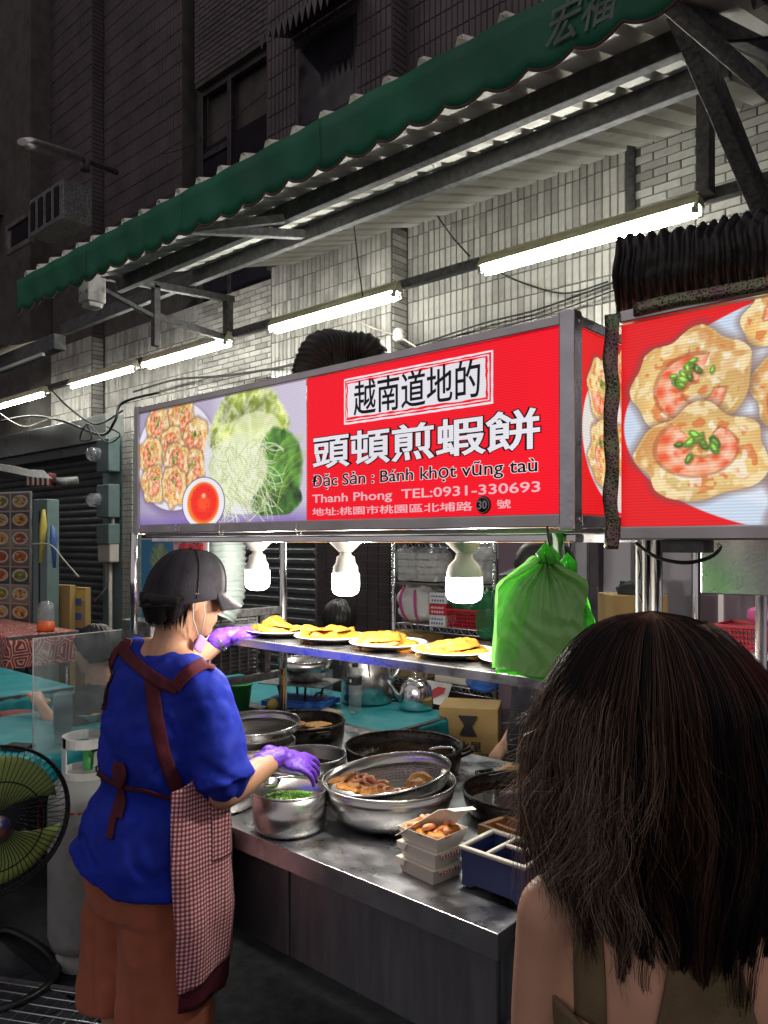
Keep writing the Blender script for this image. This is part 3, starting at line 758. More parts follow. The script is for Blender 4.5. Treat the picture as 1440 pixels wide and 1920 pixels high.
# ------------------------------------------------------------------ street awning: roof sheets, purlins, green valance, brackets
aw = thing('street_awning', 'long metal awning roof with a green scalloped valance over the stalls', 'awning', (-3, 3.9, 0))
RY0, RY1, SL = 2.006, 4.44, .32
def rz_(y): return 3.203 + SL * (y - 2.02)
PITCH = .161
def sheet(x0, n, y0=RY0, y1=RY1):
    prof = []
    for i in range(n):
        x = x0 + i*PITCH
        prof += [(x,0),(x+.105,0),(x+.118,.034),(x+.139,.034)]
    prof.append((x0+n*PITCH, 0))
    m = MB()
    for (xa,za),(xb,zb) in zip(prof[:-1], prof[1:]):
        vs = [(xa,y0,rz_(y0)+za),(xb,y0,rz_(y0)+zb),(xb,y1,rz_(y1)+zb),(xa,y1,rz_(y1)+za)]
        vs += [(v[0],v[1],v[2]+.003) for v in vs]
        m.add(vs, [(0,3,2,1),(4,5,6,7),(0,1,5,4)])
    return m
for k in range(5):
    o = obj('roof_sheet', sheet(0, 5, RY0-3.9+3.9, RY1), MAT['roof'], aw) if k == 0 else dup(o, parent=aw)
    o.location = (-4.80 + k*5*PITCH + 3, -3.9 + (.0 if k % 2 else 0), .0 if k % 2 else .003)
def beam(name, a, b, w, h, mat='galv', bev=.004):
    m = MB(); m.bar(a, b, w, h); return obj(name, m, MAT[mat], aw, world=True, bevel=bev)
beam('purlin', (-4.9,2.74,rz_(2.74)-.050), (-.96,2.74,rz_(2.74)-.050), .05, .095)
beam('purlin', (-6.9,3.30,rz_(3.30)-.052), (-1.02,3.30,rz_(3.30)-.052), .05, .10)
beam('edge_strip', (-4.8,2.05,3.075), (-.76,2.05,3.075), .02, .022, 'white_edge')
# valance with wavy lower edge, in lengths
def valance(x0, x1, ph):
    def fn(u, v):
        x = x0 + (x1-x0)*u
        zb = 3.015 - .030*abs(math.sin(PI*(x-ph)/.305*2))**.8*1.0 + .010
        z = zb + (3.205 - zb)*v
        y = 2.0 + .006*math.sin(x*9)*(1-v) + .004*math.sin(x*23+v*3)
        return (x, y, z)
    m = MB(); m.grid(fn, int((x1-x0)*70)+2, 5)
    return m, [Vector(fn(i/119, 0)) + Vector((0,-.002,0)) for i in range(120)]
cuts = [-4.78, -3.92, -3.02, -2.10, -.74]
for a_, b_ in zip(cuts[:-1], cuts[1:]):
    m, edge = valance(a_, b_, 0.02)
    o = obj('valance', m, MAT['green'], aw, world=True); sd = o.modifiers.new('thick','SOLIDIFY'); sd.thickness = .003
    h = MB(); h.tube(edge, .0048, 5); obj('hem', h, MAT['hem'], o, world=True)
lt = MB()
p = onY(1022, 66, 1.992); lt.text('宏福', (p.x,1.992,3.045), (1,0,0), (0,0,1), .235, .125, off=.012, shear=.25)
obj('lettering', lt, MAT['grey_print'], aw, world=True)
# brackets left
XB = -4.9
beam('bracket', (XB+.0,2.35,3.40), (XB,3.72,3.52), .05, .05); beam('bracket', (XB,3.67,3.2), (XB,3.67,3.52), .06, .06)
beam('bracket', (XB,3.03,3.02), (XB,3.03,3.46), .05, .05); beam('bracket', (XB,3.03,3.24), (XB,3.67,3.20), .04, .05)
beam('bracket', (XB,2.4,3.39), (XB,3.05,3.22), .03, .03)
beam('bracket', (-3.25,2.15,3.15), (-3.25,2.95,3.36), .05, .045); beam('bracket', (-3.3,2.12,3.14), (-3.0,2.60,3.27), .035, .04)
# right truss
beam('bracket', (-1.235,3.64,3.22), (-1.235,3.64,3.73), .085, .06)
beam('brace', (-.98,2.45,3.50), (-.98,3.62,3.06), .06, .115, 'galv_light'); beam('brace', (-1.02,2.2,3.33), (-.72,3.6,3.52), .04, .05)
beam('brace', (-1.0,2.3,3.38), (-.60,3.62,3.10), .035, .05, 'galv_light'); beam('bracket', (-.76,3.6,2.95), (-.76,3.6,3.55), .035, .035)
beam('light_beam', (-10.2,3.72,3.255), (.6,3.72,3.235), .05, .055)
m = MB(); m.box((-.94,1.2,3.62),(1.2,4.44,3.66)); obj('roof_sheet', m, MAT['roof_dark'], aw, world=True)
beam('purlin', (-.94,2.9,3.56), (1.2,2.9,3.56), .06, .10)
# motor-like clamp block at the valance's left end
m = MB(); c = onD(173, 545, 4.75); m.cbox(c, (.12,.12,.16)); m.cbox(c+Vector((0,0,-.09)), (.09,.09,.04))
for dx in (-.035,.035): m.at(c+Vector((dx,-.062,-.02)), rx=PI/2); m.lathe([(0,.006),(.014,.006),(.014,0)], 10)
m.at()
obj('clamp_block', m, MAT['alu'], aw, world=True, bevel=.01)

# canvas awning further left
ca = thing('canvas_awning', 'beige canvas awning on a rail left of the green valance', 'awning', (-6, 2.4, 0))
def cf(u, v):
    return (-9.5 + 4.05*u, 1.95 + .62*v, 2.98 + .12*v + .02*math.sin(u*9+v*5) - .05*math.sin(PI*v))
m = MB(); m.grid(cf, 40, 8)
MAT['canvas'] = pbr('beige_canvas', (.42,.33,.24), .8, 0, .2, 3, .2, 60, ((.10,.08,.06),.5,3))
obj('canvas', m, MAT['canvas'], ca, world=True)
m = MB(); m.bar((-9.5,2.3,2.86), (-4.85,2.3,2.90), .08, .10); obj('rail', m, MAT['galv'], ca, world=True, bevel=.006)
m = MB(); m.bar((-9.5,2.24,2.80), (-4.95,2.24,2.825), .02, .02); obj('rail', m, MAT['white_edge'], ca, world=True)

# ------------------------------------------------------------------ fluorescent fixtures
MAT['tube_light'] = emis('fluorescent_tube', (1.0, 1.0, .92), TUBE_E)
MAT['fixture_white'] = pbr('fixture_enamel', (.70,.66,.46), .4)
spots = [(-1.88, 2, 'brightest twin-tube light, nearest, above the red sign'), (-3.74, 2, 'twin-tube light above the black duct of the main sign'),
         (-5.48, 2, 'twin-tube light third along the beam, left of the sign'), (-6.86, 1, 'single-tube light fourth along the beam'), (-8.65, 1, 'farthest tube light at the left edge of the picture')]
for i, (x, n, lab) in enumerate(spots):
    r = thing('fluorescent_light', lab, 'light', (x, 3.66, 3.225 + .002*i), 0, 'tube lights along the steel beam')
    hm = MB(); w = .60
    hm.poly([(-w-.02,-.02,.0),(-w-.02,.02,.0),(-w-.02,.05,-.045),(-w-.02,-.05,-.045)] , (2*w+.04,0,0))
    hm.box((-w-.02,-.02,.0),(w+.02,.02,.02))
    obj('housing', hm, MAT['fixture_white'], r, bevel=.003)
    for dy in ((-.034,.034) if n == 2 else (0,)):
        t = MB(); t.tube([(-w+.01,dy,-.068),(w-.01,dy,-.068)], .0145, 12); obj('tube', t, MAT['tube_light'], r)
        for sx in (-1, 1):
            e = MB(); e.tube([(sx*(w-.012),dy,-.068),(sx*(w+.004),dy,-.068)], .0160, 12); e.box((sx*(w+.006)-.008,dy-.01,-.085),(sx*(w+.006)+.008,dy+.01,-.044))
            obj('end_cap', e, MAT['white'], r)

# ------------------------------------------------------------------ cables on the wall
def cable(name, pts, r, mat, label):
    P = [Vector(p) for p in pts]; out = []
    for i in range(len(P)-1):
        a, b, c, d = P[max(i-1,0)], P[i], P[i+1], P[min(i+2,len(P)-1)]
        for k in range(8):
            t = k/8; out.append(.5*((2*b)+(-a+c)*t+(2*a-5*b+4*c-d)*t*t+(-a+3*b-3*c+d)*t**3))
    out.append(P[-1])
    m = MB(); m.tube(out, r, 5)
    return obj(name, m, MAT[mat], world=True, label=label, cat='cable')
cable('cable', [onY(812,392,4.40), onY(845,440,4.34), onY(880,480,3.75)], .006, 'cable', 'short black cable drooping from the roof purlin to the light beam')
cable('cable', [onY(935,510,3.7), onY(985,532,4.38), onY(1060,550,4.38), onY(1140,528,4.38)], .006, 'cable', 'black cable sagging from the nearest tube light toward the right duct')
cable('cable', [onY(780,648,4.40), onY(905,607,4.38), onY(1010,580,4.38), onY(1150,530,4.38)], .007, 'cable', 'long black cable rising across the tiles over the red sign')
cable('cable', [onY(800,650,4.40), onY(930,617,4.38), onY(1040,585,4.38), onY(1150,545,4.38)], .005, 'cable', 'lower of the two cables that rise across the tiles over the red sign')
cable('cable', [onY(1290,480,4.40), onY(1350,420,4.34), onY(1430,395,3.75), onY(1500,370,3.75)], .006, 'cable', 'upper cable in front of the brickwork above the crinkled duct')
cable('cable', [onY(1310,470,4.40), onY(1370,440,4.34), onY(1445,400,3.75)], .006, 'cable', 'lower cable in front of the brickwork above the crinkled duct')
cable('cable', [onY(660,595,4.34), onY(700,615,4.22), onY(745,630,4.22), onY(780,650,4.22)], .006, 'cable_white', 'pale cable drooping from the second tube light')
cable('cable', [onY(250,735,4.22), onY(330,712,4.22), onY(420,705,4.22), onY(520,690,4.22), onY(560,680,3.75)], .011, 'cable', 'thick dark cable bundle running behind the top of the sign')
cable('cable', [onY(90,725,3.75), onY(130,765,3.7), onY(180,795,3.7), onY(230,770,3.7)], .010, 'cable', 'black cable dropping from the beam to the meter boxes')
cable('cable', [onY(0,790,3.7), onY(60,780,3.7), onY(120,790,3.7), onY(190,815,3.65), onY(215,790,3.6), onY(230,755,3.65), onY(300,735,3.7)], .013, 'cable', 'tangled cable along the metal fascia')
cable('cable', [onY(160,790,3.6), onY(172,822,3.6), onY(150,824,3.6), onY(165,795,3.6), onY(200,830,3.6), onY(225,815,3.6), onY(200,800,3.6)], .007, 'cable', 'loose coil of cable in front of the metal fascia')
cable('cable', [onY(0,775,3.65), onY(45,800,3.65), onY(100,785,3.65), onY(150,800,3.65)], .006, 'cable_white', 'pale wire tangled above the left shutter')
cable('cable', [onD(680,555,4.3), onD(600,130,7), onD(380,262,7), onD(300,290,8)], .004, 'cable', 'thin wire strung in front of the dark upper windows')
cable('cable', [onD(1290,0,2.8), onD(1340,70,2.7), onD(1390,76,2.6), onD(1450,70,2.5)], .006, 'cable', 'black wire hanging between the steel braces at the top right')
# meter boxes on the pier
for i, (py, lab) in enumerate(((855,'upper green grey electricity meter box on the pier'), (940,'middle green grey electricity meter box on the pier'), (990,'lowest smaller box of the meter column'))):
    q = onY(212, py, 3.78); r = thing('meter_box', lab, 'meter box', (q.x, 3.795, q.z-.16), 0, 'meter boxes on the pier')
    m = MB(); m.box((-.13,-.12,0),(.11,0,.32 if i < 2 else .2)); obj('box', m, MAT['meter'], r, bevel=.012)
    if i < 2:
        m = MB(); m.at((-.10,-.12,.17), rx=PI/2); m.lathe([(0,.10),(.05,.095),(.068,.06),(.07,0)], 16); obj('glass_dial', m, MAT['pet'], r)
r = onY(198, 1035, 3.7)
sw = thing('switch_box', 'pale switch box with conduits below the meter boxes', 'switch box', (r.x, 3.79, r.z-.1))
m = MB(); m.box((-.14,-.1,0),(.10,0,.26)); obj('box', m, MAT['cream'], sw, bevel=.015)
m = MB(); m.tube([(0,-.04,0),(0,-.04,-1.3)], .018, 8); m.tube([(.05,-.04,.26),(.05,-.04,.62)], .018, 8); m.tube([(-.07,-.04,0),(-.07,-.04,-.25),(-.3,-.04,-.4)], .012, 8); obj('conduit', m, MAT['cable_white'], sw)
ins = thing('insulator', 'small porcelain insulator on the wall above the red sign', 'insulator', onY(748,640,4.22))
m = MB(); m.lathe([(0,.10),(.03,.09),(.045,.06),(.03,.05),(.05,.03),(.03,.0),(0,0)], 12); obj('knob', m, MAT['porcelain'], ins)
m = MB(); m.bar((0,0,0),(0,.16,-.03),.02,.02); obj('hook', m, MAT['galv'], ins)
# ------------------------------------------------------------------ light-box signs
RED = (.93, .004, .018)
MAT['sign_red'] = panel_emis('backlit_red', RED, .84, ridge=.22)
MAT['sign_white'] = panel_emis('backlit_white', (.86,.84,.90), .77)
MAT['sign_black'] = pbr('sign_black_ink', (.012,.010,.016), .4)
MAT['sign_pink'] = panel_emis('backlit_pale_pink', (.88,.52,.58), .74)
MAT['sign_picture'] = panel_emis('backlit_photo_print', None, .87, attr='tint', ridge=.16)
SY = 1.285
sg = thing('light_box_sign', 'long red light box sign with Chinese and Vietnamese lettering beside a salad photo', 'sign', (-1.4, SY, 1.63))
SX0, SX1, SZ0, SZ1 = -2.20, -.672, 1.628, 2.026
fr = MB()
fr.box((SX0,SY+.0,SZ0),(SX1,SY+.03,SZ0+.026)); fr.box((SX0,SY,SZ1-.020),(SX1,SY+.03,SZ1))
obj('frame', fr, MAT['alu'], sg, world=True, bevel=.003)
fr = MB(); fr.box((SX0-.002,SY-.002,SZ0-.004),(SX0+.022,SY+.03,SZ1+.004)); obj('frame_post', fr, MAT['alu'], sg, world=True, bevel=.003)
fr = MB(); fr.box((SX1-.030,SY-.004,SZ0-.006),(SX1+.002,SY+.03,SZ1+.006)); obj('frame_post', fr, MAT['steel'], sg, world=True, bevel=.003)
fr = MB(); fr.box((SX1-.026,SY+.032,SZ0),(SX1+.0,SY+.60,SZ0+.024)); fr.box((SX1-.026,SY+.032,SZ1-.022),(SX1,SY+.60,SZ1)); fr.box((SX1-.026,SY+.575,SZ0+.025),(SX1,SY+.60,SZ1-.023)); obj('side_frame', fr, MAT['steel'], sg, world=True, bevel=.003)
for z in (SZ0+.015, SZ1-.015):
    m = MB(); m.at((SX1+.003, SY+.016, z), ry=PI/2); m.lathe([(0,.002),(.004,.0015),(.005,0)], 8); obj('screw', m, MAT['steel'], sg, world=True)
XR = onY(571, 800, SY).x                     # where picture and red meet
pz0, pz1 = SZ0+.027, SZ1-.021
m = MB(); m.box((XR, SY+.008, pz0), (SX1-.031, SY+.014, pz1)); obj('red_panel', m, MAT['sign_red'], sg, world=True)
m = MB(); m.box((SX0+.023, SY+.2, pz0), (SX1-.031, SY+.205, pz1)); obj('back_panel', m, MAT['alu'], sg, world=True)
# the printed photograph
W, H = XR - (SX0+.023), pz1 - pz0
cv = Canvas(W, H, 420, (.80,.78,.86), 3)
gx = cv.X / W
cv.img[:] = np.array((.66,.62,.74)) + (gx[..., None]) * np.array((.16,.16,.12))
cv.mix(np.clip((.12 - cv.Y/H) * 6 + .9*(cv.fbm(5)-.5), 0, 1), (.44,.34,.68))
cv.mix(np.clip((.08 - abs(cv.X/W-.56))*9, 0, .8) * np.clip(cv.Y/H, 0, 1), (.90,.88,.94))
k = W / 316.0
def sx(px): return (px - 255) * k          # used only to lay the print out along the panel
def PU(px, py): q = onY(px, py, SY+.006); return q.x - (SX0+.023), q.z - pz0
(xl_, _z), (xr_, _z2), (_x, zt_), (_x2, zb_) = PU(257,850), PU(405,850), PU(335,752), PU(330,957)
pcx, pcz, prx, prz = (xl_+xr_)/2, (zt_+zb_)/2, (xr_-xl_)/2, (zt_-zb_)/2
cv.ell(pcx, pcz-.012, prx*1.03, prz*1.02, (.50,.42,.62), 16)
cv.ell(pcx, pcz, prx, prz, (.93,.91,.95), 1.5); cv.ell(pcx, pcz, prx*.82, prz*.84, (.96,.94,.97), 8)
for (px_, py_) in ((296,797),(340,782),(368,824),(322,838),(283,856),(362,880),(330,868),(287,908),(326,912)):
    u_, v_ = PU(px_, py_); cv.pancake(u_, v_, prx*.31, .95, cv.rs.uniform(0,6), 6)
# salad plate: lettuce, noodles, basil
cv.ell(.68*W, .52*H, .235*W, .46*H, (.90,.89,.95), 2)
f1, f2 = cv.fbm(16, 5), cv.fbm(34, 4)
def leafmask(cx, cy, rx, ry, rough=.5):
    d = np.hypot((cv.X-cx)/rx, (cv.Y-cy)/ry) + rough*(f1-.5); return np.clip((1-d)*9, 0, 1)
lm = leafmask(.70*W, .74*H, .23*W, .30*H)
rid = 1 - np.abs(2*f2-1)*2.2
col = np.array((.72,.82,.30)) * (.35+1.05*f1[..., None]) + np.clip(rid,0,1)[..., None]*np.array((.30,.24,.45))
cv.mix(lm, np.clip(col, 0, 1))
cv.mix(leafmask(.74*W,.66*H,.15*W,.17*H)*.7, (.95,.97,.78))
lm = leafmask(.86*W, .40*H, .13*W, .30*H, .3); cv.mix(lm, np.array((.30,.50,.18))*(.1+1.7*f2[..., None]))
lm = leafmask(.84*W, .16*H, .14*W, .13*H, .4); cv.mix(lm, np.array((.24,.42,.15))*(.1+1.7*f2[..., None]))
for (a, b, cc, dd) in ((.80,.20,.93,.46),(.86,.13,.97,.33),(.78,.14,.90,.20),(.84,.46,.97,.55),(.88,.30,.99,.44)):
    for q in np.linspace(-.05,.05,9): cv.stroke(((a)*W,(b)*H),((cc+q*.3)*W,(dd+q*1.1)*H),.0022,(.48*(1+q*8),.64*(1+q*6),.28),.2,.32)
    cv.stroke((a*W,b*H),(cc*W,dd*H),.0010,(.66,.80,.46),.1,.5)
lm = leafmask(.64*W, .42*H, .17*W, .30*H, .25); cv.mix(lm, np.array((.90,.93,.74))*(.86+.25*f1[..., None]))
for i in range(330):
    a = cv.rs.uniform(.49,.80); b = cv.rs.uniform(.14,.68); t = cv.rs.uniform(-.09,.12)
    cv.stroke((a*W,b*H),((a+t)*W,(b-cv.rs.uniform(.03,.22))*H), .0013, (.97,.98,.88) if i % 3 else (.72,.78,.52), cv.rs.uniform(-.2,.2), .8)
# dip bowl
cv.ell(.435*W, .165*H, .135*W, .215*H, (.22,.20,.30), 1.2); cv.ell(.435*W, .165*H, .131*W, .209*H, (.95,.93,.96), 1.2)
d = cv.ell(.435*W, .165*H, .100*W, .172*H, (.98,.50,.12), 3); cv.ell(.44*W, .17*H, .082*W, .150*H, (.97,.13,.04), 6)
cv.ell(.44*W,.165*H,.04*W,.07*H,(1.,.30,.08),10); cv.ell(.44*W,.225*H,.012*W,.02*H,(1,.75,.6),3)
for i in range(14): cv.ell((.435+cv.rs.uniform(-.08,.08))*W,(.165+cv.rs.uniform(-.13,.13))*H,.004*W,.006*H,(.80,.05,.03))
me = cv.mesh('picture_panel', (SX0+.023, SY+.006, pz0), (W,0,0), (0,0,H))
obj('picture_panel', me, MAT['sign_picture'], sg, world=True)
# lettering
YF = SY + .008
def px_on(px, py): return onY(px, py, YF)
lb = MB()
def rect(mb, x0, x1, z0, z1, lift): mb.box((x0, YF-lift-.0006, z0), (x1, YF-lift, z1))
bx0, bx1 = px_on(646,750).x, px_on(925,700).x
bz0, bz1 = px_on(925,757).z, px_on(925,656).z
th = .0045
def ragged(mb, x0, x1, z0, z1, lift, seed, amp=.0018):
    r = random.Random(seed); pts = []
    for (a, b, c, d, n) in ((x0,z0,x1,z0,26),(x1,z0,x1,z1,9),(x1,z1,x0,z1,26),(x0,z1,x0,z0,9)):
        for i in range(n): pts.append((a+(c-a)*i/n + r.uniform(-amp,amp), YF-lift, b+(d-b)*i/n + r.uniform(-amp,amp)))
    mb.poly(pts, (0,-.0006,0))
w1 = MB(); ragged(w1, bx0, bx1, bz0, bz1, .0008, 1, .0005)
obj('box_border', w1, MAT['sign_white'], sg, world=True)
w1 = MB(); ragged(w1, bx0+th, bx1-th, bz0+th, bz1-th, .0018, 2, .0008); obj('box_border', w1, MAT['sign_red'], sg, world=True)
w1 = MB(); ragged(w1, bx0+th*1.8, bx1-th*1.8, bz0+th*1.7, bz1-th*1.7, .0028, 3, .0006); obj('box_border', w1, MAT['sign_white'], sg, world=True)
w1 = MB(); ragged(w1, bx0+th*2.4, bx1-th*2.4, bz0+th*2.3, bz1-th*2.3, .0038, 4, .0012); obj('box_border', w1, MAT['sign_red'], sg, world=True)
w1 = MB(); ragged(w1, bx0+th*3.4, bx1-th*3.4, bz0+th*3.2, bz1-th*3.2, .0048, 5, .0014); obj('box_panel', w1, MAT['sign_white'], sg, world=True)
def line(name, body, pxa, pxb, pya, pyb, layers, z0=.0008, res=3):
    """one line of print: left and right ends, foot and top heights on the panel"""
    x0, x1 = px_on(pxa, 900).x, px_on(pxb, 900).x
    zb, zt = px_on(pxb, pya).z, px_on(pxb, pyb).z
    for i, (mat, off, dy) in enumerate(layers):
        off *= .75
        m = MB(); g = off * (zt - zb) * 1.0
        m.text(body, (x0-g, YF, zb-g), (1,0,0), (0,0,1), x1-x0+2*g, zt-zb+2*g, off=off, z0=z0+.0006*i, res=res)
        obj(name, m, MAT[mat], sg, world=True)
line('lettering', '越南道地的', 667, 903, 745, 671, [('sign_black', .012, 0)], .0062)
line('lettering', '頭頓煎蝦餅', 588, 1012, 840, 763, [('sign_black', .068, 0), ('sign_white', .026, 0)])
line('lettering', 'Đặc Sản : Bánh khọt vũng taù', 586, 1008, 892, 855, [('sign_white', .05, 0), ('sign_black', .012, 0)])
line('lettering', 'Thanh Phong  TEL:0931-330693', 586, 1013, 928, 902, [('sign_pink', .016, 0)])
line('lettering', '地址:桃園市桃園區北埔路', 586, 886, 957.5, 940, [('sign_pink', .012, 0)])
line('lettering', '號', 932, 958, 953, 936, [('sign_pink', .012, 0)])
q = onY(907, 947, YF)
m = MB(); m.at((q.x, YF-.0008, q.z), rx=PI/2); m.lathe([(0,.003),(.0165,.003),(.0185,0)], 32)
st = obj('number_disc', m, MAT['black'], sg, world=True)
m = MB(); m.at((q.x, YF-.0042, q.z), rx=PI/2); m.lathe([(.0150,0),(.0158,0)], 32); obj('ring', m, MAT['alu'], st, world=True)
m = MB(); m.text('30', (q.x-.0115, YF-.0042, q.z-.009), (1,0,0), (0,0,1), .022, .018, off=.02, z0=.0003); obj('lettering', m, MAT['alu'], st, world=True)
# right-hand return of the light box with the plate photo
cv = Canvas(.54, H, 300, (.90,.02,.06), 9)
cv.ell(.245, .47*H, .235, .475*H, (.88,.86,.84), 1.5); cv.ell(.245, .47*H, .205, .42*H, (.92,.88,.82), 5)
for (u, v) in ((.095,.245),(.10,.12),(.22,.29),(.22,.14),(.33,.24),(.34,.10)): cv.pancake(u, v, .062, 1.05, cv.rs.uniform(0,6), 6)
me = cv.mesh('side_picture', (SX1-.006, SY+.034, pz0), (0,.54,0), (0,0,H)); obj('picture_panel', me, MAT['sign_picture'], sg, world=True)
# hooks along the lower edge
for px, lg in ((262,.028),(330,.012),(412,.03),(556,.022)):
    p = onY(px, 985, SY-.004); m = MB()
    pts = [(p.x,p.y,p.z+.004),(p.x+.002,p.y-.003,p.z-lg*.5)] + [(p.x+.010-.010*math.cos(a), p.y-.002, p.z-lg*.6-.010*math.sin(a)) for a in np.linspace(0,PI*1.1,7)]
    m.tube(pts, .0013, 5); obj('hook', m, MAT['steel_bright'], sg, world=True)

# ------------------------------------------------------------------ second sign, at the right
s2 = thing('light_box_sign', 'right-hand light box sign with huge shrimp pancakes, edged in glittery tape', 'sign', (0, 1.28, 1.6))
QX0 = -.585; Q2 = 1.28
qz0, qz1 = 1.604, 1.990
QW = 1.35
m = MB(); m.box((QX0+.002,Q2,qz0-.0),(QX0+QW,Q2+.03,qz0+.024)); obj('frame', m, MAT['alu'], s2, world=True, bevel=.003)
m = MB(); m.box((QX0+.002,Q2+.001,qz1-.004),(QX0+QW,Q2+.03,qz1+.018)); obj('frame', m, MAT['alu'], s2, world=True, bevel=.003)
MAT['glitter'] = None
mm, nt, b = _nt('holographic_tape'); L = nt.links.new
tc = N(nt,'ShaderNodeTexCoord'); vo = N(nt,'ShaderNodeTexVoronoi'); vo.inputs['Scale'].default_value = 230; L(tc.outputs['Object'], vo.inputs['Vector'])
hsv = N(nt,'ShaderNodeHueSaturation'); hsv.inputs['Color'].default_value = (.36,.31,.22,1); hsv.inputs['Saturation'].default_value = 1.0
nz = N(nt,'ShaderNodeTexNoise'); nz.inputs['Scale'].default_value = 18; L(tc.outputs['Object'], nz.inputs['Vector']); L(nz.outputs[0], hsv.inputs['Hue'])
cr = N(nt,'ShaderNodeMapRange'); cr.inputs[1].default_value = .15; cr.inputs[2].default_value = .45; cr.inputs[3].default_value = .02; cr.inputs[4].default_value = .75
L(vo.outputs['Distance'], cr.inputs[0])
sc_ = N(nt,'ShaderNodeMapRange'); sc_.inputs[1].default_value = .0012; sc_.inputs[2].default_value = .0028; sc_.inputs[3].default_value=.05; sc_.inputs[4].default_value=1.2
L(vo.outputs['Distance'], sc_.inputs[0]); cr.inputs[1].default_value=.2
L(cr.outputs[0], hsv.inputs['Value']); L(hsv.outputs[0], b.inputs['Base Color']); b.inputs['Metallic'].default_value = .8; b.inputs['Roughness'].default_value = .35
bp = N(nt,'ShaderNodeBump'); bp.inputs['Distance'].default_value=.001; L(vo.outputs['Distance'], bp.inputs['Height']); L(bp.outputs[0], b.inputs['Normal'])
MAT['glitter'] = mm
def tapef(u, v): return (QX0-.024 + .026*u*1.0 + .002*math.sin(v*21), Q2-.004 - .002*math.sin(v*33+u*3), qz0-.016 + (qz1-qz0+.03)*v)
m = MB(); m.grid(tapef, 4, 60); o = obj('tape', m, MAT['glitter'], s2, world=True); sd = o.modifiers.new('t','SOLIDIFY'); sd.thickness = .004
m = MB(); m.grid(lambda u, v: (QX0+.03+ (QW-.1)*u, Q2-.004-.0015*math.sin(u*60), qz1+.002+.022*v+.002*math.sin(u*31)), 90, 3); o = obj('tape', m, MAT['glitter'], s2, world=True); sd = o.modifiers.new('t','SOLIDIFY'); sd.thickness = .003
H2 = qz1 - qz0 - .030; W2 = .62
cv = Canvas(W2, H2, 560, (.90,.02,.06), 21)
cv.ell(.40, .49*H2, .395, .56*H2, (.80,.86,.93), 1.5); cv.ell(.41, .49*H2, .34, .47*H2, (.87,.91,.96), 8)
for (u, v, r) in ((.44,.30,.085),(.33,.045,.09),(.30,.205,.085),(.275,.325,.07),(.120,.238,.100),(.135,.118,.108)):
    cv.pancake(u, v, r, .70 if r > .1 else .85, cv.rs.uniform(0,6), 15)
me = cv.mesh('picture_panel', (QX0+.002, Q2+.010, qz0+.024), (W2,0,0), (0,0,H2)); obj('picture_panel', me, MAT['sign_picture'], s2, world=True)
m = MB(); m.box((QX0+.002+W2,Q2+.010,qz0+.024),(QX0+QW,Q2+.014,qz1-.004)); obj('red_panel', m, MAT['sign_red'], s2, world=True)
m = MB(); m.box((QX0+.002,Q2+.06,qz0+.0),(QX0+QW,Q2+.064,qz1)); obj('back_panel', m, MAT['alu'], s2, world=True)
m = MB(); a = onY(1253,1012,1.32); m.box((a.x,1.29,a.z-.022),(a.x+.07,1.34,a.z+.006)); obj('ballast', m, MAT['galv'], s2, world=True)

# ------------------------------------------------------------------ flexible ducts
def duct(name, pts, r, pitch, amp, mat, label, n=40, crinkle=.0, seed=1):
    P = [Vector(p) for p in pts]; out = []
    for i in range(len(P)-1):
        a, b, c, d = P[max(i-1,0)], P[i], P[i+1], P[min(i+2,len(P)-1)]
        L = (c-b).length; k = max(2, int(L / pitch * 5))
        for j in range(k):
            t = j/k; out.append(.5*((2*b)+(-a+c)*t+(2*a-5*b+4*c-d)*t*t+(-a+3*b-3*c+d)*t**3))
    out.append(P[-1])
    m = MB(); vs, fs = [], []; ref = None; s = 0
    for i, p in enumerate(out):
        t = (out[min(i+1,len(out)-1)] - out[max(i-1,0)]).normalized()
        if i: s += (p - out[i-1]).length
        if ref is None: ref = Vector((0,0,1)) if abs(t.z) < .9 else Vector((1,0,0))
        a = t.cross(ref).normalized(); b = a.cross(t).normalized(); ref = b
        ph_ = 2*PI*s/pitch + 2.2*mnoise.noise(Vector((s*11, seed, 0)))
        for k in range(n):
            q = 2*PI*k/n
            cn = crinkle * (mnoise.noise(Vector((math.cos(q)*3.2+seed, math.sin(q)*3.2, s*28))) + .6*mnoise.noise(Vector((math.cos(q)*9, math.sin(q)*9+seed, s*70))))
            rr = r + amp*(1+.6*mnoise.noise(Vector((s*17, math.cos(q)*1.5, math.sin(q)*1.5)))) * math.cos(ph_ + (1.6*mnoise.noise(Vector((math.cos(q)*1.3, math.sin(q)*1.3, s*9))) if crinkle > .001 else 0))
            sl = crinkle*1.2 * math.sin(5*q + s*9) 
            vs.append(p + (a*math.cos(q) + b*math.sin(q)) * (rr + cn) + t * sl * .3)
    for i in range(len(out)-1):
        for k in range(n): fs.append((i*n+k, i*n+(k+1)%n, (i+1)*n+(k+1)%n, (i+1)*n+k))
    fs.append(tuple(range(n))[::-1]); m.add(vs, fs, True)
    return obj(name, m, MAT[mat], world=True, label=label, cat='duct')
zc = 2.105
duct('flexible_duct', [(-.635,1.40,zc+.008),(-.56,1.42,zc+.004),(-.45,1.44,zc+.002),(-.25,1.44,zc+.0),(0,1.43,zc+.01),(.4,1.42,zc)], .070, .021, .006, 'duct', 'crumpled black foil duct lying along the top of the right sign', 56, .0042)
a = onD(580,700,2.3); b = onD(600,655,2.32); c = onD(648,642,2.36); d = onD(692,662,2.36); e = onD(708,720,2.36)
duct('flexible_duct', [a+Vector((0,0,-.03)), a, b, c+Vector((0,0,-.02)), d, e], .052, .014, .0035, 'duct', 'black ribbed duct arching up behind the top edge of the main sign', 36, .0006)
p = onD(425, 1000, 2.72)
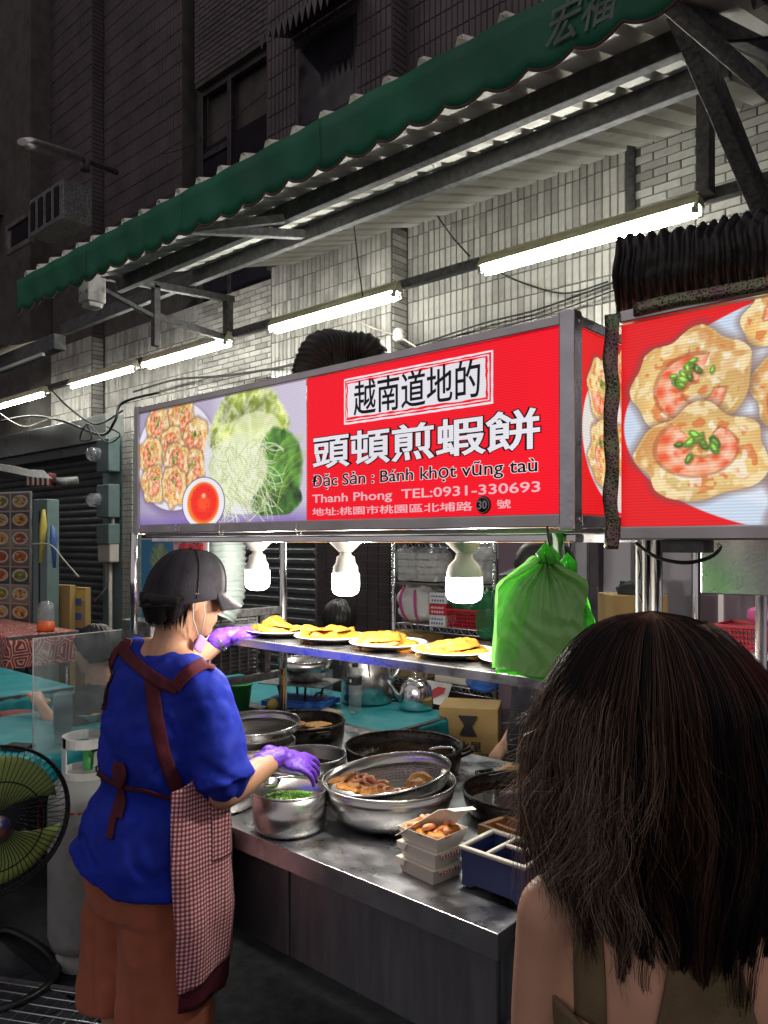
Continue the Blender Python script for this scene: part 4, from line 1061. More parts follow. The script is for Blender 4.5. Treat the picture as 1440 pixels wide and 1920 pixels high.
duct('flexible_duct', [(p.x,p.y,1.66),(p.x,p.y,1.56),(p.x,p.y,1.46),(p.x-.002,p.y-.01,1.39),(p.x-.012,p.y-.03,1.345)], .066, .019, .003, 'duct_white', 'pale green white ribbed duct hanging under the sign behind the cook', 40, .0022)

# ------------------------------------------------------------------ the food stall
CZ = .82
stl = thing('food_stall', 'stainless steel food stall counter with a raised plate shelf and posts', 'food stall', (-1.5, 1.7, 0))
CX0, CX1, CY0, CY1 = -2.34, -.840, 1.285, 2.32
m = MB(); m.box((CX0,CY0,CZ-.008),(CX1,CY1,CZ)); obj('counter_top', m, MAT['steel_top'], stl, world=True)
m = MB(); m.box((CX0,CY0-.004,CZ-.052),(CX1+.004,CY0-.001,CZ+.003)); obj('front_lip', m, MAT['steel'], stl, world=True, bevel=.0015)
m = MB(); m.box((CX1+.001,CY0-.0005,CZ-.052),(CX1+.004,CY1,CZ+.003)); obj('side_lip', m, MAT['steel'], stl, world=True, bevel=.0015)
pxj = -1.52
for (x0, x1, y) in ((CX0+.03, pxj-.003, 1.335), (pxj+.003, CX1-.035, 1.337)):
    m = MB(); m.box((x0,y,.51),(x1,y+.012,CZ-.009)); obj('front_panel', m, MAT['steel_panel'], stl, world=True, bevel=.002)
m = MB(); m.box((CX1-.05,1.352,.40),(CX1-.034,CY1-.05,CZ-.009)); obj('side_panel', m, MAT['steel_panel'], stl, world=True)
for x in (CX0+.05, CX1-.06):
    for y in (1.38, CY1-.06):
        m = MB(); m.tube([(x,y,0),(x,y,.505 if y < 1.5 else .8)], .019, 10); obj('leg', m, MAT['steel'], stl, world=True)
def post(x, y, z0, z1, r=.0125, mat='steel_bright'):
    m = MB(); m.tube([(x,y,z0),(x,y,z1)], r, 14); return obj('post', m, MAT[mat], stl, world=True)
PLX, PLY = -2.30, 1.99
post(PLX, PLY, CZ, 1.63, .016); post(-.735, 1.34, .52, 1.64, .0125); post(-.755, 1.345, .52, 1.64, .007); 
post(CX0+.06, 1.33, 1.30, 1.63, .012); post(-.80,1.99,CZ,1.63,.014)
m = MB(); m.bar((-.745,1.34,.53),(-.86,1.36,.60),.02,.03); obj('post_bracket', m, MAT['galv'], stl, world=True)
# shelf for the plates
SHZ = 1.302
m = MB(); m.box((-2.34,1.475,SHZ-.006),(-.80,1.80,SHZ)); m.box((-2.34,1.473,SHZ-.024),(-.80,1.477,SHZ-.0005)); obj('shelf', m, MAT['steel'], stl, world=True, bevel=.0015)
# end frame at the left with its angle bars
for z in (1.335, 1.085):
    m = MB(); m.bar((PLX,1.40,z),(PLX,PLY-.02,z),.028,.028); obj('end_bar', m, MAT['galv_light'], stl, world=True, bevel=.002)
m = MB(); m.bar((PLX,1.90,1.10),(PLX,1.90,1.32),.03,.03); obj('end_bar', m, MAT['galv_light'], stl, world=True, bevel=.002)
# canopy underside
m = MB(); m.box((SX0+.01,SY+.032,1.618),(SX1-.027,1.99,1.626)); obj('canopy_panel', m, MAT['white'], stl, world=True)
m = MB(); m.box((SX0,1.345,1.600),(SX1-.03,1.385,1.617)); obj('canopy_rail', m, MAT['steel_bright'], stl, world=True, bevel=.003)
m = MB(); m.box((SX0,1.43,1.6172),(SX1-.03,1.47,1.6176)); m.box((SX0,1.66,1.600),(SX1-.03,1.69,1.617)); obj('canopy_rail', m, MAT['steel'], stl, world=True, bevel=.003)

# louvred unit hanging in the end frame
lv = thing('louvred_unit', 'worn grey louvred metal unit set in the end frame under the gloved hand', 'vent', (PLX-.2, 1.65, 1.10))
m = MB(); m.box((PLX-.22,1.42,1.102),(PLX-.028,1.88,1.325)); obj('body', m, MAT['galv_light'], lv, world=True, bevel=.004)
MAT['louvre'] = pbr('louvre_grey', (.36,.36,.33), .5, .2, .15, 6, dirt=((.12,.10,.07),.5,8))
for i in range(13):
    m = MB(); z = 1.118 + i*.0155
    m.add([(PLX-.026,1.44,z),(PLX-.026,1.865,z),(PLX-.012,1.865,z+.004),(PLX-.012,1.44,z+.004),(PLX-.026,1.44,z+.009),(PLX-.026,1.865,z+.009)], [(0,1,2,3),(3,2,5,4)])
    obj('slat', m, MAT['louvre'], lv, world=True)
for i in range(11):
    m = MB(); y = 1.445 + i*.042; m.box((PLX-.013,y,1.115),(PLX-.009,y+.005,1.32)); obj('rib', m, MAT['louvre'], lv, world=True)

# ------------------------------------------------------------------ LED bulbs under the canopy
mm, nt, b = _nt('led_diffuser'); L = nt.links.new
em = N(nt,'ShaderNodeEmission'); em.inputs[0].default_value = (1.0,.985,.93,1); em.inputs[1].default_value = BULB_E
tr_ = N(nt,'ShaderNodeBsdfTransparent'); tr_.inputs[0].default_value = (.85,.85,.85,1); ad = N(nt,'ShaderNodeAddShader'); out = next(n for n in nt.nodes if n.type == 'OUTPUT_MATERIAL')
L(em.outputs[0], ad.inputs[0]); L(tr_.outputs[0], ad.inputs[1]); L(ad.outputs[0], out.inputs[0]); MAT['bulb_light'] = mm
for i, (rat, lab, dz) in enumerate(((-1.236,'LED bulb on the left, beside the pale ribbed duct',.004),(-.982,'LED bulb in the middle, over the shelf of plates',.0),(-.716,'LED bulb on the right in a greenish wide socket near the green bags',-.008))):
    Yb = 1.45; r = thing('led_bulb', lab, 'light bulb', (rat*Yb, Yb, 1.617), 0, 'bulbs under the canopy'); r.scale = (.92,.92,.92)
    m = MB(); m.lathe([(0,0),(.052,0),(.056,-.006),(.046,-.020),(.030,-.036),(.020,-.046),(0,-.046)], 28); obj('socket', m, MAT['socket'], r)
    m = MB()
    if i == 2: m.lathe([(0,-.046),(.020,-.047),(.024,-.060),(.040,-.078),(.0455,-.098),(.0455,-.106)], 28)
    else: m.lathe([(0,-.046),(.016,-.047),(.017,-.055),(.026,-.060),(.029,-.078),(.036,-.088),(.037,-.108)], 28)
    obj('neck', m, MAT['socket'], r)
    R = .046 if i == 2 else .040; z = -.106 if i == 2 else -.108
    m = MB(); m.lathe([(R,z),(R*1.02,z-.03),(R*1.0,z-.045),(R*.9,z-.056),(R*.6,z-.064),(0,z-.067)], 28); obj('diffuser', m, MAT['bulb_light'], r)
    ld_ = bpy.data.lights.new('led', 'POINT'); ld_.energy = BULB_W; ld_.color = (1.0,.93,.82); ld_.shadow_soft_size = .026
    lo = bpy.data.objects.new('led', ld_); COL.objects.link(lo); lo.parent = r; lo.location = (0,0,z-.032)

# ------------------------------------------------------------------ plates of food on the shelf
def heap_obj(name, R, h, mat, seed, n=34, fold=.5):
    rs = random.Random(seed); ph = [rs.uniform(0,6.28) for _ in range(6)]
    m = MB(); vs, fs = [], []; off = Vector((seed*3.7, seed*1.3, 0)); K = 12
    for k in range(n):
        q = 2*PI*k/n; e = R*(1+.10*math.sin(2*q+ph[0])+.07*math.sin(3*q+ph[1])+.05*math.sin(5*q+ph[2])+.04*math.sin(9*q+ph[3]))
        for j in range(K+1):
            t = j/K; x, y = e*t*math.cos(q), e*t*math.sin(q)
            nz = mnoise.noise(Vector((x,y,0))*38+off); nz2 = mnoise.noise(Vector((x,y,0))*120+off)
            z = h*(1-t**4)*(.75+.45*nz) + .0022*nz2*(1-t**6) + h*fold*max(0,math.sin(q+ph[4]))*t*t*(1 if t < .95 else .4)
            vs.append((x, y, max(.0008, z)))
        vs.append((e*.93*math.cos(q), e*.93*math.sin(q), 0))
    K2 = K+2
    for k in range(n):
        for j in range(K+1):
            a, b = k*K2+j, ((k+1)%n)*K2+j
            fs.append((a, a+1, b+1, b))
    m.add(vs, fs, True); return m
plate_prof = [(0,.004),(.058,.004),(.068,.007),(.100,.0185),(.1075,.0205),(.110,.0205),(.109,.0175),(.098,.0125),(.066,.001),(.060,0),(0,0)]
platem = MB(); platem.lathe(plate_prof, 44)
PL = [(-1.164,'plate leftmost on the shelf, held by the purple glove'),(-1.021,'second plate from the left on the shelf, under the left bulbs'),(-.878,'middle plate on the shelf with darker orange pancakes'),(-.737,'fourth plate on the shelf, right below the right-hand bulb'),(-.605,'rightmost plate on the shelf, mostly hidden behind the green bags')]
proto = None
for i, (rat, lab) in enumerate(PL):
    Y = 1.605; loc = (rat*Y, Y, SHZ+.001)
    if proto is None: proto = obj('plate', platem, MAT['porcelain'], loc=loc, label='white round ' + lab, cat='plate', group='plates on the shelf')
    else: dup(proto, loc, 0, 'white round ' + lab)
    w = lab.split(',')[0].split(' with')[0]
    for k in range(7):
        if k >= 5: a = k*PI + i; dx, dy, dz = .026*math.cos(a), .020*math.sin(a), .024
        else: a = k*2*PI/5 + .5 + i; dx, dy, dz = .046*math.cos(a), .040*math.sin(a), .010
        hm = heap_obj('pancake', .044 + .010*rnd.random(), .015 + .007*rnd.random(), 0, i*7+k, fold=1.5)
        o = obj('fried_pancake', hm, MAT['fritter' if (i == 2 and k in (0,2)) else 'batter' if (k % 2 or i == 2) else 'batter2'], loc=(loc[0]+dx, loc[1]+dy, SHZ+dz), rz=rnd.random()*6,
                label=('folded shrimp pancake heaped on the ' + w)[:90], cat='pancake', group='pancakes on the ' + w)
        o.rotation_euler = (rnd.uniform(-.28,.28), rnd.uniform(-.28,.28), rnd.random()*6)
def at_c(px, py, z): return onZ(px, py, z)
# ------------------------------------------------------------------ pans and bowls on the counter
def bowl(name, mat, prof_out, label, cat, loc, thick=.0025, n=48, rim=.003, group=None):
    r = thing(name, label, cat, loc, 0, group)
    inner = [(max(0, a - thick), z + (thick if i == 0 else 0)) for i, (a, z) in enumerate(prof_out)]
    inner[0] = (0, prof_out[0][1] + thick)
    m = MB(); m.lathe([(0, prof_out[0][1])] + prof_out[0:] + inner[::-1], n); obj('bowl', m, MAT[mat], r)
    R, z = prof_out[-1]
    m = MB(); m.tube([((R-.001)*math.cos(a), (R-.001)*math.sin(a), z) for a in np.linspace(0, 2*PI, n+1)], rim, 6, cap=False); obj('rim', m, MAT[mat], r)
    return r
CT = CZ + .0005
sp = bowl('steel_pot', 'steel_pot', [(.082,0),(.093,.004),(.099,.018),(.1035,.108)], 'small straight-sided steel pot of chopped scallions under the cook\'s hand', 'pot', (-1.577,1.388,CT))
m = MB()
for i in range(700):
    a, q = rnd.uniform(0, 6.28), .088*math.sqrt(rnd.random()); x, y = q*math.cos(a), q*math.sin(a)
    z = .066 + .018*(1-(q/.09)**2) + rnd.uniform(0,.006); w = rnd.uniform(.0018,.0035)
    m.mi = int(rnd.random() < .3); m.at((x,y,z), rz=rnd.uniform(0,6), rx=rnd.uniform(-1,1), ry=rnd.uniform(-1,1)); m.cbox((0,0,0), (w*1.8,w,w*.8))
m.at(); m.mi = 0; m.lathe([(0,.074),(.06,.070),(.095,.058)], 24)
obj('chopped_scallions', m, [MAT['scallion'], MAT['scallion2']], loc=(-1.577,1.388,CT), label='heap of bright green chopped scallions in the small steel pot', cat='scallions', kind='stuff')
bs = bowl('steel_basin', 'steel_pot', [(.115,0),(.135,.006),(.165,.035),(.180,.075),(.188,.112)], 'wide steel basin carrying the tilted colander in the counter\'s middle', 'basin', (-1.415,1.615,CT), n=64, rim=.004)
# colanders with real holes read as perforated: alpha grid
mm, nt, b = _nt('perforated_steel'); L = nt.links.new
b.inputs['Metallic'].default_value = 1; b.inputs['Roughness'].default_value = .36
tc = N(nt,'ShaderNodeTexCoord'); vo = N(nt,'ShaderNodeTexVoronoi'); vo.inputs['Scale'].default_value = 170; vo.inputs['Randomness'].default_value = .12; L(tc.outputs['Object'], vo.inputs['Vector'])
mr = N(nt,'ShaderNodeMapRange'); mr.inputs[1].default_value = .30; mr.inputs[2].default_value = .36; L(vo.outputs['Distance'], mr.inputs[0])
mc = N(nt,'ShaderNodeMix', data_type='RGBA'); mc.inputs[6].default_value = (.06,.055,.05,1); mc.inputs[7].default_value = (.74,.70,.65,1); L(mr.outputs[0], mc.inputs[0]); L(mc.outputs[2], b.inputs['Base Color'])
bp = N(nt,'ShaderNodeBump'); bp.inputs['Distance'].default_value = .002; L(mr.outputs[0], bp.inputs['Height']); L(bp.outputs[0], b.inputs['Normal'])
MAT['perf'] = mm
def colander(label, loc, R, h, rot):
    r = thing('colander', label, 'colander', loc, 0, None); r.rotation_euler = rot
    p = [(R*.55,0),(R*.72,.006),(R*.88,.028),(R*.96,h*.62)]
    inner = [(max(0,a-.002), z+.001) for a, z in p]
    m = MB(); m.lathe([(0,0)] + p + inner[::-1] + [(0,.002)], 56); obj('mesh_bowl', m, MAT['perf'], r)
    m = MB(); m.lathe([(R*.958,h*.62),(R*.985,h*.98),(R*1.0,h),(R*.98,h),(R*.95,h*.62)], 56); obj('band', m, MAT['steel_pot'], r)
    m = MB(); m.tube([((R)*math.cos(a), (R)*math.sin(a), h) for a in np.linspace(0,2*PI,57)], .0032, 6, cap=False); obj('rim', m, MAT['steel_bright'], r)
    return r
co = colander('large tilted steel colander of cooked shrimp resting in the wide basin', (-1.415+.004,1.615+.004,CT+.058), .180, .075, (math.radians(8)*.75, math.radians(-6), 0))
ha = MB()
ha.tube([(.05+.045*math.cos(a)-.0, .178+.012+ .03*math.sin(a), .082) for a in np.linspace(0,PI,9)], .0035, 6); obj('handle', ha, MAT['steel_bright'], co)
# food in the colander: shrimps and fritters
def shrimp_mb(s, seed=0):
    m = MB(); rs = random.Random(seed); pts, rr = [], []
    for i in range(12):
        t = i/11; a = -.6 + t*4.4; R = s*(1 - .25*t)
        pts.append((R*math.cos(a), R*math.sin(a), .003*math.sin(t*5))); rr.append(s*(.42*(1-t)**.6*min(1,(t*6+.35)) + .10) * (1+.10*math.sin(t*34)))
    m.tube(pts, rr, 10)
    e = Vector(pts[-1]); 
    for d in (-.35,.0,.35): m.bar(e, e+Vector((s*.45*math.cos(a+1.6+d), s*.45*math.sin(a+1.6+d), 0)), s*.18, s*.05)
    return m
sm_proto = None
base = Vector((-1.413,1.62,CT+.066))
spots = []
for i in range(20):
    u = i/19.; x = -.110+.20*u+rnd.uniform(-.015,.015); y = -.045+.035*math.sin(i*2.1)+rnd.uniform(-.01,.01) + .02
    spots.append((x, y))
for i, (x, y) in enumerate(spots):
    z = .012 + (math.hypot(x,y)/.16)**2*.03 + rnd.uniform(0,.018)
    p = base + Vector((x,y,z))
    if sm_proto is None: sm_proto = o = obj('cooked_shrimp', shrimp_mb(.017), MAT['shrimp'], loc=p, rz=1, label='curled pink shrimp lying in the tilted colander', cat='shrimp', group='shrimps in the colander')
    else: o = dup(sm_proto, p)
    o.rotation_euler = (rnd.uniform(-.5,.5), rnd.uniform(-.4,.4), rnd.uniform(0,6)); o.scale = [rnd.uniform(.8,1.2)]*3
for i in range(12):
    x = -.125 + .22*(i/11); y = -.075+.03*math.sin(i*1.7); z = .010 + (math.hypot(x,y)/.16)**2*.032
    hm = heap_obj('fritter', .032+.010*rnd.random(), .012, 0, 100+i, n=26, fold=.8)
    o = obj('fritter', hm, MAT['fritter'] if i % 3 else MAT['batter'], loc=base+Vector((x,y,z)), rz=rnd.uniform(0,6), label='crisp browned fritter piece lying in the tilted colander', cat='fritter', group='fritters in the colander')
    o.rotation_euler = (rnd.uniform(-.3,.3), rnd.uniform(-.3,.3), rnd.uniform(0,6))
o = obj('fritter', heap_obj('fritter', .045, .03, 0, 140, fold=1.2), MAT['fritter'], loc=base+Vector((.085,.035,.028)), rz=1.1, label='big curled brown fritter at the right side of the colander heap', cat='fritter'); 

pb_ = bowl('steel_pot', 'steel_pot', [(.10,0),(.108,.01),(.112,.128)], 'brown-lined steel pot just behind the cook\'s lower hand', 'pot', (-1.725,1.60,CT))
m = MB(); m.disc(.108, .085, 40); obj('sauce', m, MAT['sauce'], pb_)
pc_ = bowl('steel_pot', 'steel_pot', [(.10,0),(.125,.01),(.130,.125)], 'steel pot under the empty colander beside the cook', 'pot', (-1.985,1.60,CT))
c2 = colander('empty steel colander set on a pot by the cook\'s sleeve', (-1.985,1.60,CT+.125), .145, .062, (.05,.02,0))
pl_ = bowl('steel_pot', 'steel_pot', [(.085,0),(.094,.006),(.098,.085)], 'low steel pot half hidden behind the checked apron', 'pot', (-1.86,1.375,CT))
# black pans
def pan(label, loc, R, h, oil, food=None, handle=None):
    r = bowl('frying_pan', 'wok', [(R*.86,0),(R*.93,.006),(R*.98,h*.5),(R,h)], label, 'pan', loc, .004, 56, .0045)
    m = MB(); m.disc(R*.955, oil, 44); obj('oil', m, MAT['oil'], r)
    if handle is not None:
        m = MB(); a = handle
        for s_ in (-.16,.16):
            m.bar((R*math.cos(a+s_),R*math.sin(a+s_),h*.75), ((R+.035)*math.cos(a+s_*.8),(R+.035)*math.sin(a+s_*.8),h*.95), .012,.008)
        m.tube([((R+.035)*math.cos(a+t), (R+.035)*math.sin(a+t), h*.95) for t in np.linspace(-.14,.14,5)], .006, 6)
        obj('handle', m, MAT['wok'], r)
    return r
p1 = pan('black frying pan of golden pancakes bubbling behind the empty colander', (-2.14,1.94,CT), .165, .11, .078, handle=-.35)
for k in range(5):
    a = k*1.25+.3; obj('frying_pancake', heap_obj('p', .048, .009, 0, 60+k, fold=.3), MAT['batter2' if k % 2 else 'batter'], loc=(-2.14+.082*math.cos(a), 1.94+.082*math.sin(a), CT+.079), rz=a, label='yellow pancake frying in the black pan at the rear left', cat='pancake', group='pancakes frying in the rear pan')
p2 = pan('large blackened pan behind the steel basin, its far rim crusted with oil', (-1.685,2.00,CT), .200, .085, .045, handle=.55)
p3 = pan('black pan of dark oil at the right end of the counter', (-1.165,1.925,CT), .178, .062, .036, handle=2.75)
m = MB()
for (pc, R, h) in (((-1.685,2.0),.200,.085),((-1.165,1.925),.178,.062),((-2.14,1.94),.165,.11)):
    for i in range(120):
        a = rnd.uniform(0,6.28); z = rnd.uniform(h*.55,h); w = rnd.uniform(.0015,.005)
        m.cbox((pc[0]+(R-.008)*math.cos(a), pc[1]+(R-.008)*math.sin(a), CT+z), (w,w,w*.7))
obj('oil_crust', m, MAT['oil'], kind='stuff', label='crusted oil drops on the black pan rims', cat='crust')

# towels
def cloth_slab(name, c, sx_, sy_, h, rz, mat, label, seed, roll=0.0):
    off = Vector((seed*2.1, seed, 0)); m = MB()
    def f(u, v):
        x, y = (u-.5)*sx_*(1+.05*math.sin(v*9+seed)), (v-.5)*sy_*(1+.06*math.sin(u*7+seed))
        e = (1-abs(2*u-1)**8)*(1-abs(2*v-1)**6)
        z = h*e*(.75+.6*mnoise.noise(Vector((x*26,y*26,0))+off)+roll*(1-(2*v-1)**2)) + .001*mnoise.noise(Vector((x*300,y*300,0)))
        return (x, y, max(0,z))
    m.grid(f, 46, 26)
    return obj(name, m, MAT[mat], loc=c, rz=rz, label=label, cat='towel')
TX0, TX1, TY0, TY1, TZ = -3.75, -2.12, 2.36, 2.90, .80
q = onZ(607, 1330, TZ+.01); cloth_slab('folded_towel', (q.x,q.y,TZ+.002), .20,.10,.014,-.15,'towel','beige folded towel on the teal table beside the water bottles',3)
q = onZ(712, 1372, CT+.02); cloth_slab('folded_towel', (-1.93,2.24,CT), .17,.085,.026,.05,'towel','beige folded towel lying behind the large blackened pan',5)
q = onZ(960, 1418, .86); cloth_slab('rolled_towel', (-1.28,2.17,CT), .27,.075,.035,.12,'towel2','peach rolled towel behind the right-hand oil pan',8,.5)

# takeaway boxes
def box_tray(mb, w, d, h, fl=.012):
    b = [(-w/2,-d/2,0),(w/2,-d/2,0),(w/2,d/2,0),(-w/2,d/2,0)]
    t = [(-w/2-fl,-d/2-fl,h),(w/2+fl,-d/2-fl,h),(w/2+fl,d/2+fl,h),(-w/2-fl,d/2+fl,h)]
    k = .0012
    bi = [(-w/2+k,-d/2+k,k),(w/2-k,-d/2+k,k),(w/2-k,d/2-k,k),(-w/2+k,d/2-k,k)]
    ti = [(x*(1-k*14),y*(1-k*18),z) for x, y, z in t]
    mb.add(b+t+bi+ti, [(0,3,2,1)]+[(i,(i+1)%4,4+(i+1)%4,4+i) for i in range(4)]+[(8,9,10,11)]+[(12+i,12+(i+1)%4,8+(i+1)%4,8+i) for i in range(4)]+[(4+i,4+(i+1)%4,12+(i+1)%4,12+i) for i in range(4)], False)
BXC = Vector((-1.112,1.418,0)); BR = -.12
bh = .036
for k in range(3):
    lab = ['lowest closed white takeaway box in the stack beside the blue caddy','middle closed white takeaway box in the stack','open white takeaway box of shrimp pancakes on top of the stack'][k]
    r = thing('takeaway_box', lab, 'food box', (BXC.x+.003*k, BXC.y, CT+.0005+k*(bh+.002)), BR+.03*k, 'stack of takeaway boxes')
    m = MB(); box_tray(m, .104, .088, bh-.001, .0085 if k < 2 else .011); obj('tray', m, MAT['paper'], r)
    if k < 2:
        m = MB(); m.box((-.062,-.054,bh-.0008),(.062,.054,bh+.0003)); obj('lid', m, MAT['paper'], r)
        for q4 in ([(-.062,-.054,bh),(-.028,-.054,bh),(-.034,-.056,bh-.014),(-.058,-.056,bh-.014)], [(.0625,-.04,bh),(.0625,.04,bh),(.0645,.034,bh-.012),(.0645,-.034,bh-.012)]):
            m = MB(); m.add(q4, [(0,1,2,3)]); o = obj('tuck_flap', m, MAT['paper'], r); sd = o.modifiers.new('t','SOLIDIFY'); sd.thickness = .0008
        m = MB()
        for i in range(7): m.box((.0655,-.035+i*.0095,bh-.011),(.0658,-.030+i*.0095,bh-.006+.002*(i%2)))
        obj('print', m, MAT['redink'], r)
    else:
        m = MB()   # lid folded up at the back, leaning to the left
        Ri = (Matrix.Translation(r.location) @ Matrix.Rotation(r.rotation_euler.z, 4, 'Z')).inverted()
        A, B, C, D = [Ri @ onD(*q) for q in ((741,1566,1.785),(855,1543,1.80),(886,1512,1.80),(822,1518,1.76))]
        n_ = (B-A).cross(D-A).normalized()*.0012
        m.poly([A,D,C,B], n_)
        m.poly([D+(C-D)*.25, D+(C-D)*.30+Vector((.016,0,-.002)), D+(C-D)*.95+Vector((.016,0,-.002)), C], n_)
        obj('lid', m, MAT['paper'], r)
        m = MB(); nn = (D-A).cross(B-A).normalized(); nn = nn if nn.y < 0 or nn.z > 0 else -nn
        up_ = n_.normalized()*(1 if n_.z > 0 else -1)
        def lp(u, v, s=1): return A + (D-A)*u + (B-A)*v + (C-D-B+A)*u*v + up_*(.0018*s)
        for j in range(7):
            for sgn in (1.6,-.6):
                v0 = .12 + j*.12
                m.mi = int(j % 3 == 0)
                m.add([lp(.15,v0,sgn),lp(.78-.05*(j%3),v0,sgn),lp(.78-.05*(j%3),v0+.035,sgn),lp(.15,v0+.035,sgn)], [(0,1,2,3)])
        obj('print', m, [MAT['redink'], MAT['blueink']], r)
        for q in range(6):
            fx, fy = (-.034+.034*(q % 3), -.024+.044*(q//3))
            o = obj('fried_pancake', heap_obj('p', .026+.003*rnd.random(), .014, 0, 200+q, n=26, fold=.5), MAT['batter' if q % 2 else 'fritter'], loc=r.location+Vector((fx,fy,bh-.008)), rz=q, label='small fried pancake packed in the open takeaway box', cat='pancake', group='pancakes in the open box')
            o = dup(sm_proto, r.location+Vector((fx+.006,fy-.002,bh+.003)), None, 'curled shrimp on top of the food in the open takeaway box', 'shrimps in the open box')
            o.rotation_euler = (rnd.uniform(-.4,.4), rnd.uniform(-.4,.4), rnd.uniform(0,6)); o.scale = (.95,.95,.95)

# blue caddy with compartments
cd = thing('cutlery_caddy', 'navy plastic caddy with a cream rim and four compartments on the counter corner', 'caddy', (-.930,1.468,CT), -.02)
cw, cdp, ch = .168, .128, .088
m = MB()
m.poly([(-cw/2+.004,-cdp/2+.004,.004),(-cw/2+.024,-cdp/2+.004,.004),(-cw/2+.034,-cdp/2+.004,.012),(cw/2-.034,-cdp/2+.004,.012),(cw/2-.024,-cdp/2+.004,.004),(cw/2-.004,-cdp/2+.004,.004),(cw/2,-cdp/2,ch),(-cw/2,-cdp/2,ch)], (0,.003,0))
m.poly([(-cw/2+.004,cdp/2-.004,.0),(cw/2-.004,cdp/2-.004,.0),(cw/2,cdp/2,ch),(-cw/2,cdp/2,ch)], (0,-.003,0))
m.box((-cw/2,-cdp/2+.0035,.004),(-cw/2+.003,cdp/2-.0035,ch-.001)); m.box((cw/2-.003,-cdp/2+.0035,.004),(cw/2,cdp/2-.0035,ch-.001))
m.box((-cw/2+.0035,-cdp/2+.0075,.014),(cw/2-.0035,cdp/2-.0075,.018))
m.box((-.018,-cdp/2+.0075,.018),(-.015,cdp/2-.0075,ch-.002)); m.box((-.0145,.010,.018),(cw/2-.0035,.013,ch-.002)); m.box((.036,.0135,.018),(.039,cdp/2-.0075,ch-.002))
obj('body', m, MAT['navy'], cd)
m = MB(); r_ = .006
def rimbar(x0,y0,x1,y1): m.box((x0,y0,ch-.0015),(x1,y1,ch+.008))
rimbar(-cw/2-.005,-cdp/2-.005,cw/2+.005,-cdp/2+.006); rimbar(-cw/2-.005,cdp/2-.006,cw/2+.005,cdp/2+.005)
rimbar(-cw/2-.005,-cdp/2+.0062,-cw/2+.006,cdp/2-.0062); rimbar(cw/2-.006,-cdp/2+.0062,cw/2+.005,cdp/2-.0062)
rimbar(-.021,-cdp/2+.0062,-.012,cdp/2-.0062); rimbar(-.0118,.007,cw/2-.0062,.016); rimbar(.033,.0162,.042,cdp/2-.0062)
obj('rim', m, MAT['cream'], cd, bevel=.003)
# wooden tray + tongs
wt = thing('wooden_tray', 'small orange brown wooden frame tray behind the blue caddy', 'tray', (-1.02,1.685,CT), -.15)
for (lo, hi) in (((-.11,-.055,.004),(.11,-.040,.046)),((-.11,.040,.004),(.11,.055,.046)),((-.11,-.0395,.004),(-.095,.0395,.046)),((.095,-.0395,.004),(.11,.0395,.046)),((-.11,-.055,0),(.11,.055,.0035)),((-.0945,-.006,.006),(.0945,.006,.040))):
    m = MB(); m.box(lo, hi); obj('board', m, MAT['wood'], wt, bevel=.0015)
tg = thing('tongs', 'pair of steel tongs leaning across the wooden tray', 'tongs', (-.98,1.63,CT+.05))
for s_ in (-1,1):
    m = MB(); m.tube([(-.01+s_*.002,.10,.05),(0+s_*.008,.05,.035),(.02+s_*.010,-.01,.012),(.035+s_*.006,-.055,.003)], [.003,.004,.005,.007], 8, ell=.35); obj('arm', m, MAT['steel_bright'], tg)
# spilled crumbs on the counter
m = MB()
for i in range(90):
    q = onZ(rnd.gauss(610,60), rnd.gauss(1600,18), CT); w = rnd.uniform(.0008,.0028)
    if q.y > 1.31: m.cbox((q.x,q.y,CT+w*.3), (w,w*.8,w*.6))
for i in range(60):
    q = onZ(rnd.uniform(560,980), rnd.uniform(1560,1700), CT); w = rnd.uniform(.0006,.0016)
    if q.y > 1.31 and q.x < -.86: m.cbox((q.x,q.y,CT+w*.3), (w,w*.8,w*.6))
obj('crumbs', m, MAT['batter2'], kind='stuff', label='tiny batter crumbs scattered on the steel counter', cat='crumbs')

# ------------------------------------------------------------------ teal table behind with kettles, bottles, stove
tb = thing('folding_table', 'folding table under a bright teal cover behind the counter', 'table', ((TX0+TX1)/2,(TY0+TY1)/2,0))
m = MB(); m.box((TX0,TY0,TZ-.03),(TX1,TY1,TZ-.001)); obj('table_top', m, MAT['galv'], tb, world=True, bevel=.003)
m = MB(); m.box((TX1+.001,TY0+.02,TZ-.055),(TX1+.012,TY1,TZ-.002)); m.box((TX0,TY0-.012,TZ-.055),(TX1+.012,TY0-.001,TZ-.002)); obj('edge_rail', m, MAT['galv'], tb, world=True, bevel=.002)
for x in (TX0+.1, TX1-.1):
    for y in (TY0+.06, TY1-.06):
        m = MB(); m.tube([(x,y,0),(x,y,TZ-.031)], .014, 8); obj('leg', m, MAT['steel'], tb, world=True)
def clothf(u, v):
    x, y = TX0 + (TX1+.0-TX0)*u, TY0+.05 + (TY1-TY0-.05+.20)*v
    z = TZ+.0005+.0012*math.sin(x*19)*math.sin(y*15)
    if y > TY1+.01: z = TZ - (y-TY1)*1.3; y = TY1+.02+.01*math.sin(x*30)
    return (x, y, z)
m = MB(); m.grid(clothf, 60, 24); tc_ = obj('table_cover', m, MAT['teal'], world=True, label='bright teal plastic cover on the rear folding table', cat='table cover')
m = MB(); m.grid(lambda u, v: (TX1+.016+.006*math.sin(u*9+v*2), TY1-.30+.30*u, TZ-.01-.17*v*(.5+.5*u)), 20, 8); o = obj('table_cover', m, MAT['teal'], world=True, label='teal cover corner hanging down at the rear table\'s right end', cat='table cover')
sd = o.modifiers.new('t','SOLIDIFY'); sd.thickness = .002
